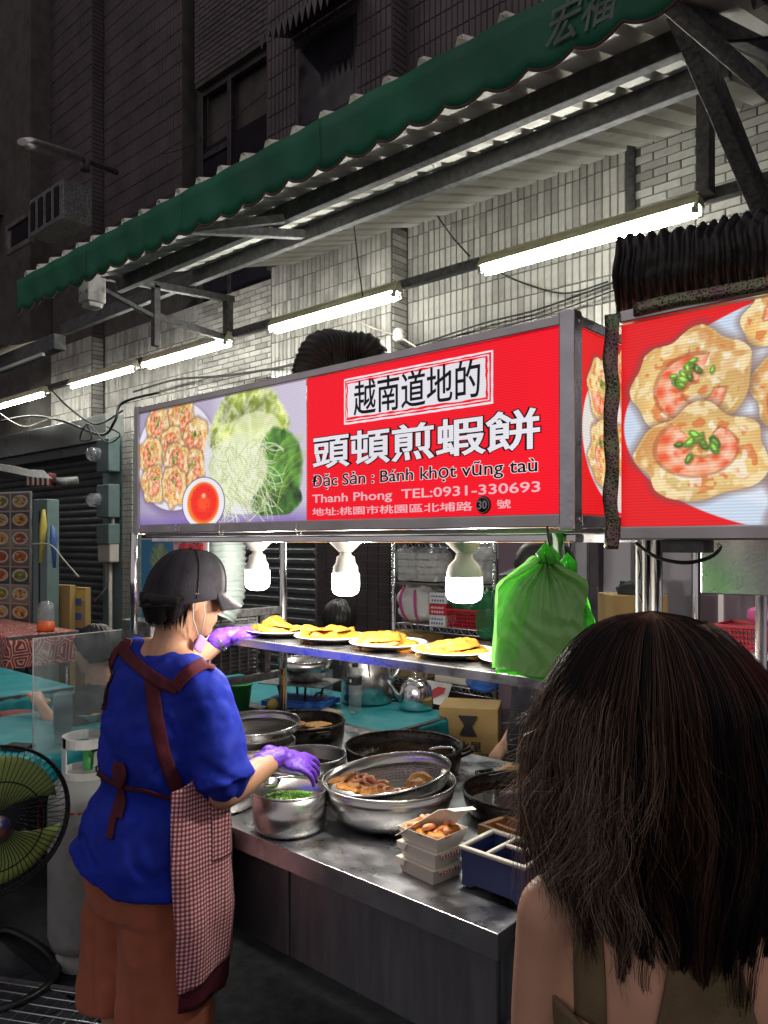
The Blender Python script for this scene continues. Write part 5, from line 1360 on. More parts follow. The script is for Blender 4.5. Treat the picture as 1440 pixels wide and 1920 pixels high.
def kettle(label, loc, R, H, rz, handle_black):
    r = thing('kettle', label, 'kettle', loc, rz)
    if not handle_black: prof = [(0,0),(R*.93,0),(R*1.0,.012),(R,H*.35),(R*.93,H*.6),(R*.72,H*.78),(R*.70,H*.86),(R*.78,H*.87)]
    else: prof = [(0,0),(R*.94,0),(R,.01),(R*.95,H*.45),(R*.86,H*.66),(R*.66,H*.78),(R*.5,H*.82)]
    m = MB(); m.lathe(prof, 40); obj('body', m, MAT['steel_pot' if not handle_black else 'steel_bright'], r)
    z = prof[-1][1]; q = prof[-1][0]
    m = MB(); m.lathe([(q*1.03,z),(q*1.05,z+H*.05),(q*.9,z+H*.07),(q*.4,z+H*.11),(0,z+H*.12)], 36); l = obj('lid', m, MAT['steel_pot'], r)
    m = MB(); m.lathe([(R*.10,z+H*.11),(R*.07,z+H*.15),(R*.14,z+H*.18),(R*.12,z+H*.22),(0,z+H*.225)], 16); obj('knob', m, MAT['steel_bright'], l)
    m = MB(); m.tube([(R*.85,0,H*.30),(R*1.15,0,H*.45),(R*1.45,0,H*.70),(R*1.62,0,H*.80)], [R*.20,R*.15,R*.10,R*.09], 14, ell=.9); obj('spout', m, MAT['steel_pot'], r)
    m = MB()
    if not handle_black:
        m.tube([(-R*.78,0,H*.86),(-R*1.0,0,H*.98),(-R*1.05,0,H*.80),(-R*1.0,0,H*.62)], .006, 8); obj('handle', m, MAT['steel'], r)
        m = MB()
        for s_ in (-1,1): m.tube([(0,s_*R*.78,H*.85),(R*.05,s_*R*.98,H*.80),(R*.1,s_*R*1.02,H*.5)], .004, 6)
        obj('bail', m, MAT['steel'], r)
    else:
        m.tube([(-R*.55,0,H*.80),(-R*.6,0,H*1.05),(-R*.2,0,H*1.2)], .006, 8); obj('bracket', m, MAT['steel'], r)
        m = MB(); m.tube([(-R*.75,0,H*1.14),(-R*.2,0,H*1.22),(R*.25,0,H*1.16)], [.010,.013,.010], 10); obj('handle', m, MAT['black'], r)
    return r
q = onZ(680, 1318, TZ); kettle('large dull aluminium kettle with its lid on, centre of the teal table', (q.x,q.y+.03,TZ+.002), .128, .30, YAW*.0+.75, False)
q = onZ(765, 1333, TZ); kettle('small shiny steel kettle with a black handle at the teal table\'s front edge', (q.x,q.y+.06,TZ+.002), .085, .165, YAW+PI, True)
def bottle(label, loc, tilt=None, fill=True, H=.235):
    r = thing('water_bottle', label, 'bottle', loc)
    if tilt: r.rotation_euler = tilt
    R = .031
    prof = [(0,0),(R*.9,0),(R,.008)] + [(R*(1-.05*(i % 2)), .02+i*.009) for i in range(11)] + [(R,.13),(R,.17),(R*.85,.19),(R*.45,.212),(R*.40,.222)]
    m = MB(); m.lathe([(a, z*H/.235) for a, z in prof], 20); obj('body', m, MAT['pet'], r)
    m = MB(); m.lathe([(R*1.015,.135),(R*1.015,.172)], 20); obj('label_band', m, MAT['ink'], r)
    m = MB(); m.at((0,0,0)); 
    m.box((-.004,-R*1.05,.148),(.006,-R*1.03,.162)); obj('print', m, MAT['white'], r)
    m = MB(); m.lathe([(R*.46,.216),(R*.46,.234),(0,.235)], 14); obj('cap', m, MAT['ink'], r)
    return r
q = onZ(666, 1338, TZ); bottle('upright water bottle with a black label in front of the large kettle', (q.x,q.y,TZ+.002))
q = onZ(613, 1302, TZ); bottle('water bottle standing left of the large kettle beside the leaning tube', (q.x,q.y,TZ+.002))
q = onZ(590, 1312, TZ); bottle('water bottle lying on its side on the teal table', (q.x,q.y,TZ+.034), (PI/2-.0, 0, 1.0))
# portable stove with bowl
q = onZ(545, 1335, TZ)
sv = thing('portable_stove', 'small gas stove with blue knobs under the tilted steel bowl', 'stove', (q.x-.06,q.y+.12,TZ+.002), .35)
m = MB(); m.box((-.16,-.11,.01),(.16,.11,.035)); m.box((-.14,-.09,.0355),(.14,.09,.040)); obj('body', m, MAT['blue_plastic'], sv, bevel=.006)
for a in range(4):
    m = MB(); m.tube([(.10*math.cos(a*PI/2+.6),.085*math.sin(a*PI/2+.6),.035),(.12*math.cos(a*PI/2+.6),.10*math.sin(a*PI/2+.6),.115)], .006, 6); obj('leg', m, MAT['black'], sv)
for x in (-.09,.10):
    m = MB(); m.at((x,-.112,.024), rx=PI/2); m.lathe([(0,.024),(.022,.022),(.026,0)], 18); obj('knob', m, MAT['yellow' if x < 0 else 'blue_plastic'], sv)
m = MB(); m.box((-.17,-.12,.116),(.17,.12,.122)); obj('tray', m, MAT['galv_light'], sv, bevel=.003)
bq = Vector(sv.location) + Vector((.03,.0,.125))
bw = bowl('steel_bowl', 'steel_pot', [(.06,0),(.09,.015),(.12,.06),(.132,.105)], 'deep steel bowl with a tool leaning in it, on the small stove', 'bowl', bq)
ld = thing('ladle', 'long steel tube tool leaning out of the deep bowl on the stove', 'ladle', bq)
m = MB(); m.tube([(-.02,-.02,.03),(.19,.04,.20)], .014, 10, ell=.6); obj('shaft', m, MAT['steel_bright'], ld)
m = MB(); m.tube([(.19,.04,.20),(.235,.053,.232)], .006, 8); obj('handle', m, MAT['wood'], ld)
gc = thing('plastic_basket', 'bright green plastic basket on the teal table below the louvred unit', 'basket', onZ(447, 1330, TZ))
m = MB(); m.lathe([(0,0),(.05,0),(.065,.12),(.07,.122),(.062,.12),(.047,.003),(0,.003)], 20); obj('basin', m, MAT['green_plastic'], gc)
m = MB(); m.tube([(.068*math.cos(a),.068*math.sin(a),.123) for a in np.linspace(0,2*PI,21)], .004, 6, cap=False); obj('rim', m, MAT['green_plastic'], gc)
# framed card leaning with red print behind the small kettle
cdn = onD(805, 1318, 4.0)
cb = thing('price_card', 'white card with red and blue lettering lying behind the small kettle', 'card', (cdn.x, cdn.y, cdn.z))
m = MB(); m.add([(-.09,0,0),(.10,0,0),(.06,.12,.09),(-.11,.12,.09)], [(0,1,2,3)]); o = obj('card', m, MAT['white'], cb); sd = o.modifiers.new('t','SOLIDIFY'); sd.thickness = .003
m = MB(); m.poly([(-.06,.005,.006),(-.02,.005,.006),(.05,.06,.047),(.04,.09,.070),(-.01,.09,.070),(-.07,.04,.032)], (0,-.001,.0012)); obj('border', m, MAT['redink'], cb)

# ------------------------------------------------------------------ wire rack with goods
RK = 3.30
rx0, rx1 = Wx(738,RK), Wx(928,RK)
rk = thing('wire_rack', 'chrome wire rack of packaged goods behind the bulbs', 'rack', ((rx0+rx1)/2, RK, 0))
for x in (rx0, rx1):
    for y in (RK, RK+.35):
        m = MB(); m.tube([(x,y,0.02),(x,y,1.64)], .012, 10)
        for i in range(32): m.tube([(x,y,.05+i*.05),(x,y,.055+i*.05)], .0138, 8)
        obj('post', m, MAT['steel_bright'], rk, world=True)
RZ = [.30, .83, 1.14, 1.60]
for z in RZ:
    m = MB()
    for y in (RK, RK+.35):
        m.tube([(rx0,y,z),(rx1,y,z)], .004, 6); m.tube([(rx0,y,z-.03),(rx1,y,z-.03)], .003, 6)
        for i in range(14): m.tube([(rx0+(rx1-rx0)*i/14,y,z-.03),(rx0+(rx1-rx0)*(i+.5)/14,y,z),(rx0+(rx1-rx0)*(i+1)/14,y,z-.03)], .002, 4)
    for i in range(24): m.tube([(rx0+(rx1-rx0)*(i+.5)/24,RK,z),(rx0+(rx1-rx0)*(i+.5)/24,RK+.35,z)], .002, 4)
    obj('shelf', m, MAT['steel'], rk, world=True)
def lump(name, c, s, mat, label, cat, seed, rough=.25, squash=4, base=None):
    m = MB(); off = Vector((seed*1.7, seed*.6, seed))
    def f(u, v):
        a, b = 2*PI*u, PI*(v-.5)
        p = Vector((math.copysign(abs(math.cos(b)*math.cos(a))**.55, math.cos(a)), math.copysign(abs(math.cos(b)*math.sin(a))**.55, math.sin(a)), math.copysign(abs(math.sin(b))**.6, math.sin(b))))
        k = 1 + rough*(mnoise.noise(p*2.2+off) + .5*mnoise.noise(p*6+off) + .25*mnoise.noise(p*15+off))
        return (p.x*s[0]/2*k, p.y*s[1]/2*k, s[2]/2 + p.z*s[2]/2*(k if p.z > 0 else 1))
    m.grid(f, 40, 22, closed_u=True)
    return obj(name, m, MAT[mat], loc=c, label=label, cat=cat)
def rackp(px, z, y=RK+.16): return Vector((Wx(px, y), y, z))
for i, px in enumerate((775, 812, 895)):
    c = rackp(px, RZ[2]+.235)
    lab = ['left clear bag of white foam boxes','middle clear bag of white foam boxes','right clear bag of white foam boxes partly behind the right bulb'][i]
    for k in range(1):
        st_ = thing('foam_box', 'white foam boxes stacked inside the ' + lab[:lab.find(' of')], 'foam box', c)
        for j in range(4):
            m = MB(); m.box((-.07,-.06,.002+j*.042),(.07,.06,.038+j*.042)); obj('tray', m, MAT['white'], st_, bevel=.006)
    lump('plastic_bag', c+Vector((0,0,-.003)), (.19,.17,.20), 'clearbag', lab, 'bag', 10+i, .18)
m = MB(); m.box((rx0,RK,RZ[2]+.222),(rx1,RK+.34,RZ[2]+.23)); obj('board', m, MAT['galv'], rk, world=True)
sk = lump('woven_sack', rackp(790, RZ[2]+.002), (.24,.20,.215), 'white', 'white woven sack with pink stripes on the rack', 'sack', 21, .18)
for dx in (-.045,.045):
    m = MB(); pts = []
    for t in np.linspace(.06,.94,14): pts.append(Vector((dx*(.8+.4*math.sin(t*3))-.02*t, -.108*math.sin(t*PI)**.25-.006, .215*t)))
    for a_, b_ in zip(pts[:-1], pts[1:]): m.bar(a_, b_, .018, .004, up=(0,-1,0))
    obj('stripe', m, MAT['pink_plastic'], sk)
c = rackp(830, RZ[2]+.002, RK+.06)
for j, (mt, lab) in enumerate((('white','lower white box of gloves with small print on the rack'),('red_plastic','dark red box of gloves between two white ones'),('white','upper white box of gloves with small print on the rack'))):
    r = thing('glove_box', lab, 'box', c+Vector((0,0,j*.062)), .05*j, 'glove boxes on the rack')
    m = MB(); m.box((-.055,-.05,0),(.055,.05,.060)); obj('carton', m, MAT[mt], r, bevel=.002)
    m = MB()
    for i in range(8): m.box((-.045+i*.011,-.0512,.034),(-.038+i*.011,-.0505,.042+.003*(i%2)))
    for i in range(5): m.box((-.04+i*.017,-.0512,.010),(-.030+i*.017,-.0505,.022))
    obj('print', m, MAT['blueink' if mt == 'white' else 'white'], r)
def basket(label, loc, w, d, h, mat, group=None, rz=0):
    r = thing('plastic_basket', label, 'basket', loc, rz, group)
    m = MB()
    n = int(w/.014)
    for s_ in (-1,1):
        for i in range(n+1): m.bar((-w/2*.9+w*.9*i/n,s_*d/2*.9,.004),(-w/2+w*i/n,s_*d/2,h-.012),.005,.003)
        for k in range(1,5): m.bar((-w/2*(.9+.1*k/5),s_*d/2*(.9+.1*k/5),h*k/5),(w/2*(.9+.1*k/5),s_*d/2*(.9+.1*k/5),h*k/5),.0025,.004)
        for i in range(int(d/.014)): m.bar((s_*w/2*.9,-d/2*.9+i*.0126,.004),(s_*w/2,-d/2+i*.014,h-.012),.003,.005)
    obj('lattice', m, MAT[mat], r)
    m = MB(); m.box((-w/2*.9,-d/2*.9,0),(w/2*.9,d/2*.9,.004)); obj('bottom', m, MAT[mat], r)
    m = MB()
    for s_ in (-1,1): m.box((-w/2-.006,s_*d/2-.006,h-.013),(w/2+.006,s_*d/2+.006,h)); m.box((s_*w/2-.006,-d/2+.007,h-.013),(s_*w/2+.006,d/2-.007,h))
    obj('rim', m, MAT[mat], r, bevel=.003); return r
q = rackp(885, RZ[2]+.003, RK+.12); basket('pink red latticed plastic basket on the rack', q, .22, .2, .10, 'red_plastic')
lump('plastic_bag', q+Vector((-.01,0,.06)), (.2,.17,.13), 'dkgreenbag', 'dark green plastic bag bulging out of the red basket', 'bag', 31, .3)
lump('plastic_bag', rackp(820, RZ[3]-.01), (.22,.2,.09), 'bluebag', 'blue plastic bag on the rack\'s top shelf', 'bag', 33, .4)
lump('plastic_bag', rackp(780, RZ[3]-.0), (.16,.2,.03), 'teal', 'flat teal packet on the rack\'s top shelf', 'packet', 34, .2)
lump('plastic_bag', rackp(905, RZ[3]-.1), (.18,.2,.16), 'clearbag', 'clear bag at the right end of the rack\'s top shelf', 'bag', 35, .3)
lump('plastic_bag', rackp(916, 1.115, RK-.10), (.11,.10,.24), 'dkgreenbag', 'green plastic bag hanging at the right post of the rack', 'bag', 36, .2)
lump('plastic_bag', rackp(906, .83, RK-.02), (.16,.13,.17), 'bluebag', 'shiny bag of blue gloves hanging below the plate shelf', 'bag', 37, .3)
def carton(label, c, w, d, h, rz=0, prints=()):
    r = thing('carton', label, 'carton', c, rz)
    m = MB(); m.box((-w/2,-d/2,0),(w/2,d/2,h)); obj('box', m, MAT['carton'], r, bevel=.004)
    for (body, x, z, tw, th, mt) in prints:
        m = MB()
        if body: m.text(body, (x, -d/2-.0006, z), (1,0,0), (0,0,1), tw, th, off=.02)
        else:
            for i in range(11): m.box((x+i*tw/11,-d/2-.0012,z),(x+i*tw/11+tw/11*(.3+.4*((i*7)%3)/2),-d/2-.0005,z+th))
        obj('print', m, MAT[mt], r)
    return r
carton('brown carton marked Livi on the rack behind the small kettle', rackp(778, RZ[1]+.003, RK+.12), .27,.2,.25, 0, [('Livi',-.10,.15,.12,.07,'ink'),('\u512a\u6d3b',.04,.15,.08,.05,'ink')])
wb = carton('pale boxed bundle beside the Livi carton on the rack', rackp(868, RZ[1]+.003, RK+.14), .24,.2,.22)
for o in wb.children: 
    o.data.materials.clear(); o.data.materials.append(MAT['paper'])
wolf = carton('brown carton with a black emblem and barcode stacked right of the teal table', (Wx(883,2.95), 2.95, .545), .27, .22, .30, .50,
  [('',.055,.03,.055,.045,'ink'),('\u540d\u6c34\u5c4b',-.10,.10,.16,.05,'ink'),('',.05,.082,.07,.016,'ink'),('\u4f01',-.125,.03,.04,.045,'redink')])
m = MB()   # two dark blobs of tape forming an hourglass emblem
m.poly([(-.045,-.1312,.27),(.045,-.1312,.27),(.018,-.1312,.225),(.040,-.1312,.180),(-.040,-.1312,.180),(-.016,-.1312,.225)], (0,-.0008,0)); obj('emblem', m, MAT['ink'], wolf)
carton('lower brown carton beneath the one with the black emblem', (Wx(880,2.95), 2.95, .27), .32, .27, .27, .44)
carton('bottom brown carton of the pile right of the teal table', (Wx(880,2.95), 2.95, 0), .33, .28, .265, .52)

# ------------------------------------------------------------------ green bags hanging at the right
def folds(u, v, ph):
    th = math.atan2(u-.47, 1.12-v)                  # pleats fan out from the knot
    tri = lambda q: abs((q % 2) - 1)
    y = .016*tri(th*4.2+ph) *(.25+.75*v) + .007*tri(th*11+ph*2+v*1.5)*(.3+v) + .010*mnoise.noise(Vector((u*2.2+ph, v*2.0, ph)))
    y += .004*tri((u*.8+v*1.0)*7+ph+2*mnoise.noise(Vector((u*3,v*3,ph)))) + .003*abs(mnoise.noise(Vector((u*11+ph, v*7, ph))))
    return y
def bagsheet(name, D, z_top, z_bot, xl, xr, phase, parent, curve=1.0):
    """limp plastic carrier: a folded sheet, two sided, with pleats"""
    m = MB()
    def f(u, v):
        vv = v
        a, b = xl(vv), xr(vv)
        x = a + (b-a)*u
        z = z_bot(u) + (z_top - z_bot(u))*vv
        y = -.010*math.sin(u*PI) + folds(u, vv, phase)
        return (x, y + D, z)
    m.grid(f, 70, 70)
    return obj(name, m, MAT['greenbag'], parent)
bd = 1.40
def bag(label, px_c, dd, L, R, top, bot, knot, seed):
    """L/R: outlines in metres as function of height, hung from the knot"""
    c = onD(px_c, 1017, dd)
    r = thing('plastic_bag', label, 'bag', (c.x, c.y, 1.6+bot), YAW, 'green bags on the post')
    H_ = top - bot
    for k in range(2):
        kx = .004*k; pale = label.startswith('front')
        xl = lambda v: np.interp(v, [0,.06,.5,.72,.78,.92,1.0], L) - kx
        xr = lambda v: np.interp(v, [0,.06,.5,.72,.78,.92,1.0], R) + kx
        bagsheet('side', -.006+.014*k, H_, lambda u: .006*math.sin(u*7+seed)+.008*k*(1-u), xl, xr, seed+k*2.3, r)
        if pale: o_ = r.children[-1]; o_.data.materials[0] = MAT['palebag']
    m = MB(); m.tube([(knot,0,H_-.012),(knot-.006,0,H_+.004),(knot+.004,.004,H_+.018),(knot+.013,.002,H_+.004),(knot+.010,0,H_-.015)], [.012,.012,.009,.011,.013], 10, ell=.6); obj('handle', m, MAT['greenbag'], r)
    return r
s_ = bd/FOC
def mx(px): return (px - 1030)*s_
bag('front green plastic carrier hung by its knot on the stall post', 1030, 1.385, [mx(930),mx(928),mx(934),mx(938),mx(946),mx(988),mx(1008)], [mx(1078),mx(1092),mx(1096),mx(1104),mx(1102),mx(1060),mx(1036)], (1017-1042)*s_, (1017-1258)*s_, mx(1018), 1.0)
bag('rear green plastic carrier of the bundle, reaching farther right', 1030, 1.43, [mx(950),mx(950),mx(960),mx(985),mx(1000),mx(1045),mx(1050)], [mx(1122),mx(1124),mx(1116),mx(1104),mx(1098),mx(1078),mx(1070)], (1017-1062)*s_, (1017-1266)*s_, mx(1060), 4.0)
bag('middle green plastic carrier, its darker bottom showing below the front one', 1030, 1.405, [mx(928),mx(930),mx(942),mx(960),mx(968),mx(1008),mx(1012)], [mx(1086),mx(1100),mx(1104),mx(1098),mx(1090),mx(1046),mx(1040)], (1017-1046)*s_, (1017-1268)*s_, mx(1026), 7.0)
hk = MB(); p = onD(1026, 1018, 1.40); hk.tube([(p.x,p.y,1.63),(p.x+.003,p.y,1.60),(p.x+.008,p.y-.004,1.585)], .002, 6); obj('bag_hook', hk, MAT['black'], world=True, label='thin black hook holding the green bags under the sign', cat='hook')

# hanging poster behind the cook's cap
ps_ = thing('poster', 'hanging menu poster with red Chinese lettering behind the cap', 'poster', (-2.32,1.52,1.29))
a, b_ = onY(264,1000,1.5).x, onY(390,1000,1.5).x
m = MB(); m.box((a,1.5,1.285),(b_,1.504,1.615)); obj('board', m, MAT['white'], ps_, world=True)
cv = Canvas(b_-a-.012, .32, 200, (.22,.50,.66), 31)
w_ = cv.w
cv.mix((cv.X > w_*.52)*1.0, (.86,.68,.70))
cv.ell(w_*.30,.245,.055,.060,(.50,.58,.42),3,rough=.5)
for i in range(90):
    q = cv.rs.uniform(0,6.3); cv.stroke((w_*.30,.245),(w_*.30+.062*math.cos(q),.245+.065*math.sin(q)),.0012,(.70,.78,.66) if i % 2 else (.36,.46,.30),cv.rs.uniform(-.3,.3),.6)
cv.ell(w_*.34,.11,.085,.095,(.82,.78,.80),2)
for (u,v) in ((.2,.13),(.32,.15),(.26,.07),(.40,.09),(.44,.14)): cv.pancake(u*w_, v, .028, 1.1, u*9, 2)
for i in range(40): cv.ell(w_*cv.rs.uniform(.55,.95), cv.rs.uniform(.27,.31), .006, .004, (.62,.50,.48) if i % 2 else (.40,.45,.30))
me = cv.mesh('print', (a+.006, 1.498, 1.29), (w_,0,0), (0,0,.32)); o = obj('print', me, pbr('poster_print', (1,1,1), .35, attr='tint', var=.03), ps_, world=True)
m = MB(); x0_, x1_ = onY(336,1030,1.495).x, onY(382,1030,1.495).x; z0_, z1_ = onY(360,1036,1.495).z, onY(360,1018,1.495).z
m.text('煎蝦餅', (x0_,1.4965,z0_), (1,0,0), (0,0,1), x1_-x0_, z1_-z0_, off=.018, z0=.0003); obj('lettering', m, MAT['redink'], ps_, world=True)

# ------------------------------------------------------------------ second stall's bits at the right
pl2 = thing('food_stall', 'neighbouring stall behind the dark-haired woman, steel hood and posts', 'food stall', (-.2,1.9,0))
for (px, y, r_, mt) in ((1197,1.60,.0055,'white'),(1212,1.62,.009,'steel_bright'),(1230,1.66,.011,'steel_bright'),(1427,1.75,.012,'steel')):
    q = onY(px, 1050, y); m = MB(); m.tube([(q.x,y,.3),(q.x,y,1.62)], r_, 12); obj('post', m, MAT[mt], pl2, world=True)
q0, q1 = onY(1313, 1045, 1.72), onY(1520, 1122, 1.72)
m = MB(); m.box((q0.x,1.72,q1.z),(q1.x,1.735,1.61)); m.box((q0.x,1.736,q1.z),(q0.x+.012,2.1,1.61)); obj('hood', m, MAT['steel'], pl2, world=True, bevel=.003)
m = MB(); m.box((-.5,1.45,.79),(1.0,2.2,.82)); obj('counter_top', m, MAT['steel_top'], pl2, world=True, bevel=.003)
for x in (-.42,.9):
    m = MB(); m.tube([(x,1.5,0),(x,1.5,.789)], .018, 8); obj('leg', m, MAT['steel'], pl2, world=True)
    m = MB(); m.tube([(x,2.1,0),(x,2.1,.789)], .018, 8); obj('leg', m, MAT['steel'], pl2, world=True)
cable('cable', [onY(1192,1018,1.33), onY(1232,1045,1.33), onY(1285,1055,1.33), onY(1330,1045,1.35), onY(1350,1028,1.40), onY(1346,1020,1.5)], .0035, 'cable', 'black cable looping under the right sign')
cable('cable', [onY(1192,1020,1.60), onY(1200,1060,1.59), onY(1196,1100,1.60), onY(1204,1130,1.59)], .002, 'cable', 'thin dark wire tied along the pale posts under the right sign')
q = onY(1330,1200,3.0)
shf = thing('side_shelf', 'white shelf of red baskets at the right edge', 'shelf', (q.x+.25,3.0,0))
for z in (1.21, .98):
    m = MB(); m.box((q.x-.02,2.85,z-.02),(q.x+.9,3.2,z)); obj('shelf_board', m, MAT['white'], shf, world=True, bevel=.003)
for x in (q.x, q.x+.85):
    m = MB(); m.box((x,3.1,0),(x+.02,3.12,1.5)); obj('post', m, MAT['white'], shf, world=True)
basket('red plastic basket on the side shelf at the right edge', (q.x+.17,3.0,1.212), .24,.2,.09,'red_plastic')
basket('lower red plastic basket beneath the side shelf', (q.x+.20,3.0,.982), .26,.2,.12,'red_plastic')
lump('plastic_tub', (q.x+.24,3.02,1.30), (.2,.18,.07), 'pink_plastic', 'magenta tub on top of the red basket at the right edge', 'tub', 44, .05)
cw_ = MB(); cw_.box((Wx(1315,3.35),3.35,0),(Wx(1600,3.35),3.38,1.9)); obj('mauve_panel', cw_, MAT['purple_wall'], bld, world=True)
cj = onD(1185, 1150, 3.1)
r = carton('pale yellow carton with dark cloth in it, between the bags and the hair', (cj.x,cj.y,cj.z-.1), .22,.2,.18, YAW)
lump('cloth_heap', (cj.x+.03,cj.y-.02,cj.z+.05), (.14,.12,.08), 'dkcloth', 'dark cloth heaped in the pale yellow carton', 'cloth', 51, .3)
pd = thing('shelf_unit', 'low cabinet standing behind the right-hand counter', 'cabinet', (cj.x,cj.y,0), YAW)
m = MB(); m.box((-.16,-.12,.05),(.16,.12,cj.z-.102)); obj('body', m, MAT['galv'], pd, bevel=.004)
m = MB(); m.box((-.14,-.1,0),(.14,.1,.049)); obj('plinth', m, MAT['black'], pd)

# ------------------------------------------------------------------ left side: tank, fan, tables, menu board
tk = thing('gas_bottle', 'tall grey gas bottle with red stencil numbers beside the cook', 'gas bottle', (-2.80,1.44,0))
R = .145
m = MB(); m.lathe([(0,.05),(.08,.052),(R*.92,.075),(R,.115),(R,.60),(R*.985,.63),(R*.9,.675),(R*.65,.71),(R*.3,.725),(0,.73)], 44); obj('body', m, MAT['tank'], tk)
m = MB(); m.lathe([(R*.80,0),(R*.80,.075),(R*.76,.075),(R*.76,0)], 32); obj('foot_ring', m, MAT['tank'], tk)
m = MB()
for k in range(26):
    a0, a1 = 2*PI*k/26, 2*PI*(k+1)/26
    for (z0, z1) in (((.69,.86) if k % 9 in (0,1) else (.69,.735)), (.825,.86)):
        m.add([(R*.66*math.cos(a),R*.66*math.sin(a),z) for a, z in ((a0,z0),(a1,z0),(a1,z1),(a0,z1))], [(0,1,2,3)])
o = obj('collar', m, MAT['white'], tk); sd = o.modifiers.new('t','SOLIDIFY'); sd.thickness = .004
m = MB(); m.lathe([(0,.80),(.02,.80),(.018,.73)], 12); m.tube([(-.03,0,.79),(.03,0,.79)], .008, 8); obj('valve', m, MAT['green_plastic'], tk)
m = MB()
tdir = math.atan2(-tk.location.y, -tk.location.x)
def oncyl(px_, z, rr=R+.001): a = tdir - .1 + px_; return (rr*math.cos(a), rr*math.sin(a), z)
tt = MB(); tt.text('33.A', (0,0,0), (1,0,0), (0,1,0), .10, .05, off=.015)
m.add([oncyl(v[0]/R-.35, .60+v[1], R+.0015-max(0,(.60+v[1]-.60))*.25) for v in tt.v], tt.f, False); obj('lettering', m, MAT['red_print'], tk)
cable('gas_hose', [Vector(tk.location)+Vector((0,0,.79)), Vector(tk.location)+Vector((.12,.03,.80)), Vector(tk.location)+Vector((.22,.1,.55)), (-2.35,1.62,.35), (-2.2,1.9,.30)], .006, 'cable', 'dark gas hose curving from the grey gas bottle to the stall')

fn_ = thing('pedestal_fan', 'pedestal fan with a greenish yellow blade behind a thin wire guard', 'fan', (-2.17,.84,0), 0)
head = Vector((0,0,.84)); fdir = math.radians(-8)     # where the fan blows
def fo(name, mb, mat): 
    o = obj(name, mb, MAT[mat], fn_); return o
Mf = Matrix.Translation(head) @ Matrix.Rotation(fdir, 4, 'Z') @ Matrix.Rotation(PI/2, 4, 'Y')
FR = .205
m = MB(); m.M = Mf
for k in range(72):
    a = 2*PI*k/72
    m.tube([(.035*math.cos(a+.25),.035*math.sin(a+.25),.062),(.10*math.cos(a+.12),.10*math.sin(a+.12),.055),(.175*math.cos(a+.02),.175*math.sin(a+.02),.035),(FR*math.cos(a),FR*math.sin(a),0)], .0011, 4, cap=False)
for (rr, z) in ((.04,.062),(.12,.052),(FR,0),(FR-.003,-.012)): m.tube([(rr*math.cos(a),rr*math.sin(a),z) for a in np.linspace(0,2*PI,49)], .0022 if rr < .2 else .004, 5, cap=False)
fo('guard', m, 'cable')
m = MB(); m.M = Mf
for k in range(60):
    a = 2*PI*k/60; m.tube([(.05*math.cos(a),.05*math.sin(a),-.07),(.15*math.cos(a),.15*math.sin(a),-.05),(FR*math.cos(a),FR*math.sin(a),-.008)], .0011, 4, cap=False)
fo('rear_guard', m, 'cable')
m = MB(); m.M = Mf; m.lathe([(0,.066),(.034,.064),(.036,.058)], 20); fo('badge', m, 'alu')
MAT['fan_blade'] = clearish = pbr('yellow_green_blade', (.42,.60,.16), .3, 0, .05, 5)
for k in range(3):
    m = MB(); m.M = Mf @ Matrix.Rotation(k*2*PI/3+.5, 4, 'Z')
    m.grid(lambda u, v: ((.03+.15*v)*math.cos(1.55*(u-.5)*(.6+.5*v)), (.03+.15*v)*math.sin(1.55*(u-.5)*(.6+.5*v)), -.005+.035*(u-.5)), 10, 8)
    o = fo('blade', m, 'fan_blade'); sd = o.modifiers.new('t','SOLIDIFY'); sd.thickness = .002
m = MB(); m.M = Mf; m.lathe([(0,-.19),(.05,-.18),(.062,-.12),(.06,-.075),(.03,-.07),(.03,.02),(0,.022)], 20); fo('motor', m, 'black')
m = MB(); m.tube([(-.05,0,.04),(-.05,0,.72),(-.05,0,.82)], [.016,.014,.02], 12); fo('stem', m, 'galv')
m = MB(); m.lathe([(0,.035),(.10,.03),(.17,.015),(.18,0),(0,0)], 30, c=(-.05,0,0)); fo('base', m, 'black')

def table(name, label, x0, x1, y0, y1, z, drop, mat, cover_label):
    r = thing(name, label, 'table', ((x0+x1)/2,(y0+y1)/2,0))
    m = MB(); m.box((x0,y0,z-.025),(x1,y1,z-.002)); obj('table_top', m, MAT['galv'], r, world=True)
    for x in (x0+.06,x1-.06):
        for y in (y0+.06,y1-.06):
            m = MB(); m.tube([(x,y,0),(x,y,z-.026)], .012, 8); obj('leg', m, MAT['steel'], r, world=True)
    cx, cy = (x0+x1)/2, (y0+y1)/2; a, b = (x1-x0)/2+.006, (y1-y0)/2+.006
    m = MB()
    def f(u, v):      # u round the edge, v from middle to hem
        q = 2*PI*u; c, s = math.cos(q), math.sin(q); k = 1/max(abs(c),abs(s))
        ex, ey = c*k, s*k
        if v < .7: t = v/.7; return (cx+a*ex*t, cy+b*ey*t, z+.001)
        t = (v-.7)/.3; w = .012*math.sin(q*22)*t
        return (cx+(a+w+.01*t)*ex, cy+(b+w+.01*t)*ey, z+.001-drop*t)
    m.grid(f, 160, 14, closed_u=True)
    obj('table_cover', m, MAT[mat], world=True, label=cover_label, cat='table cover')
    return r
table('small_table', 'small teal-covered table left of the gas bottle', -3.85,-3.02,1.08,1.80,.75,.13,'teal','teal cover on the near table beside the fan')
wl = thing('wallet', 'flat dark wallet on the near teal table', 'wallet', onZ(33,1404,.752)+Vector((0,0,.001)), .5)
m = MB(); m.box((-.055,-.04,0),(.055,.04,.008)); obj('lower_flap', m, MAT['black'], wl, bevel=.003)
m = MB(); m.box((-.053,-.039,.009),(.054,.040,.015)); obj('upper_flap', m, MAT['dkcloth'], wl, bevel=.003)
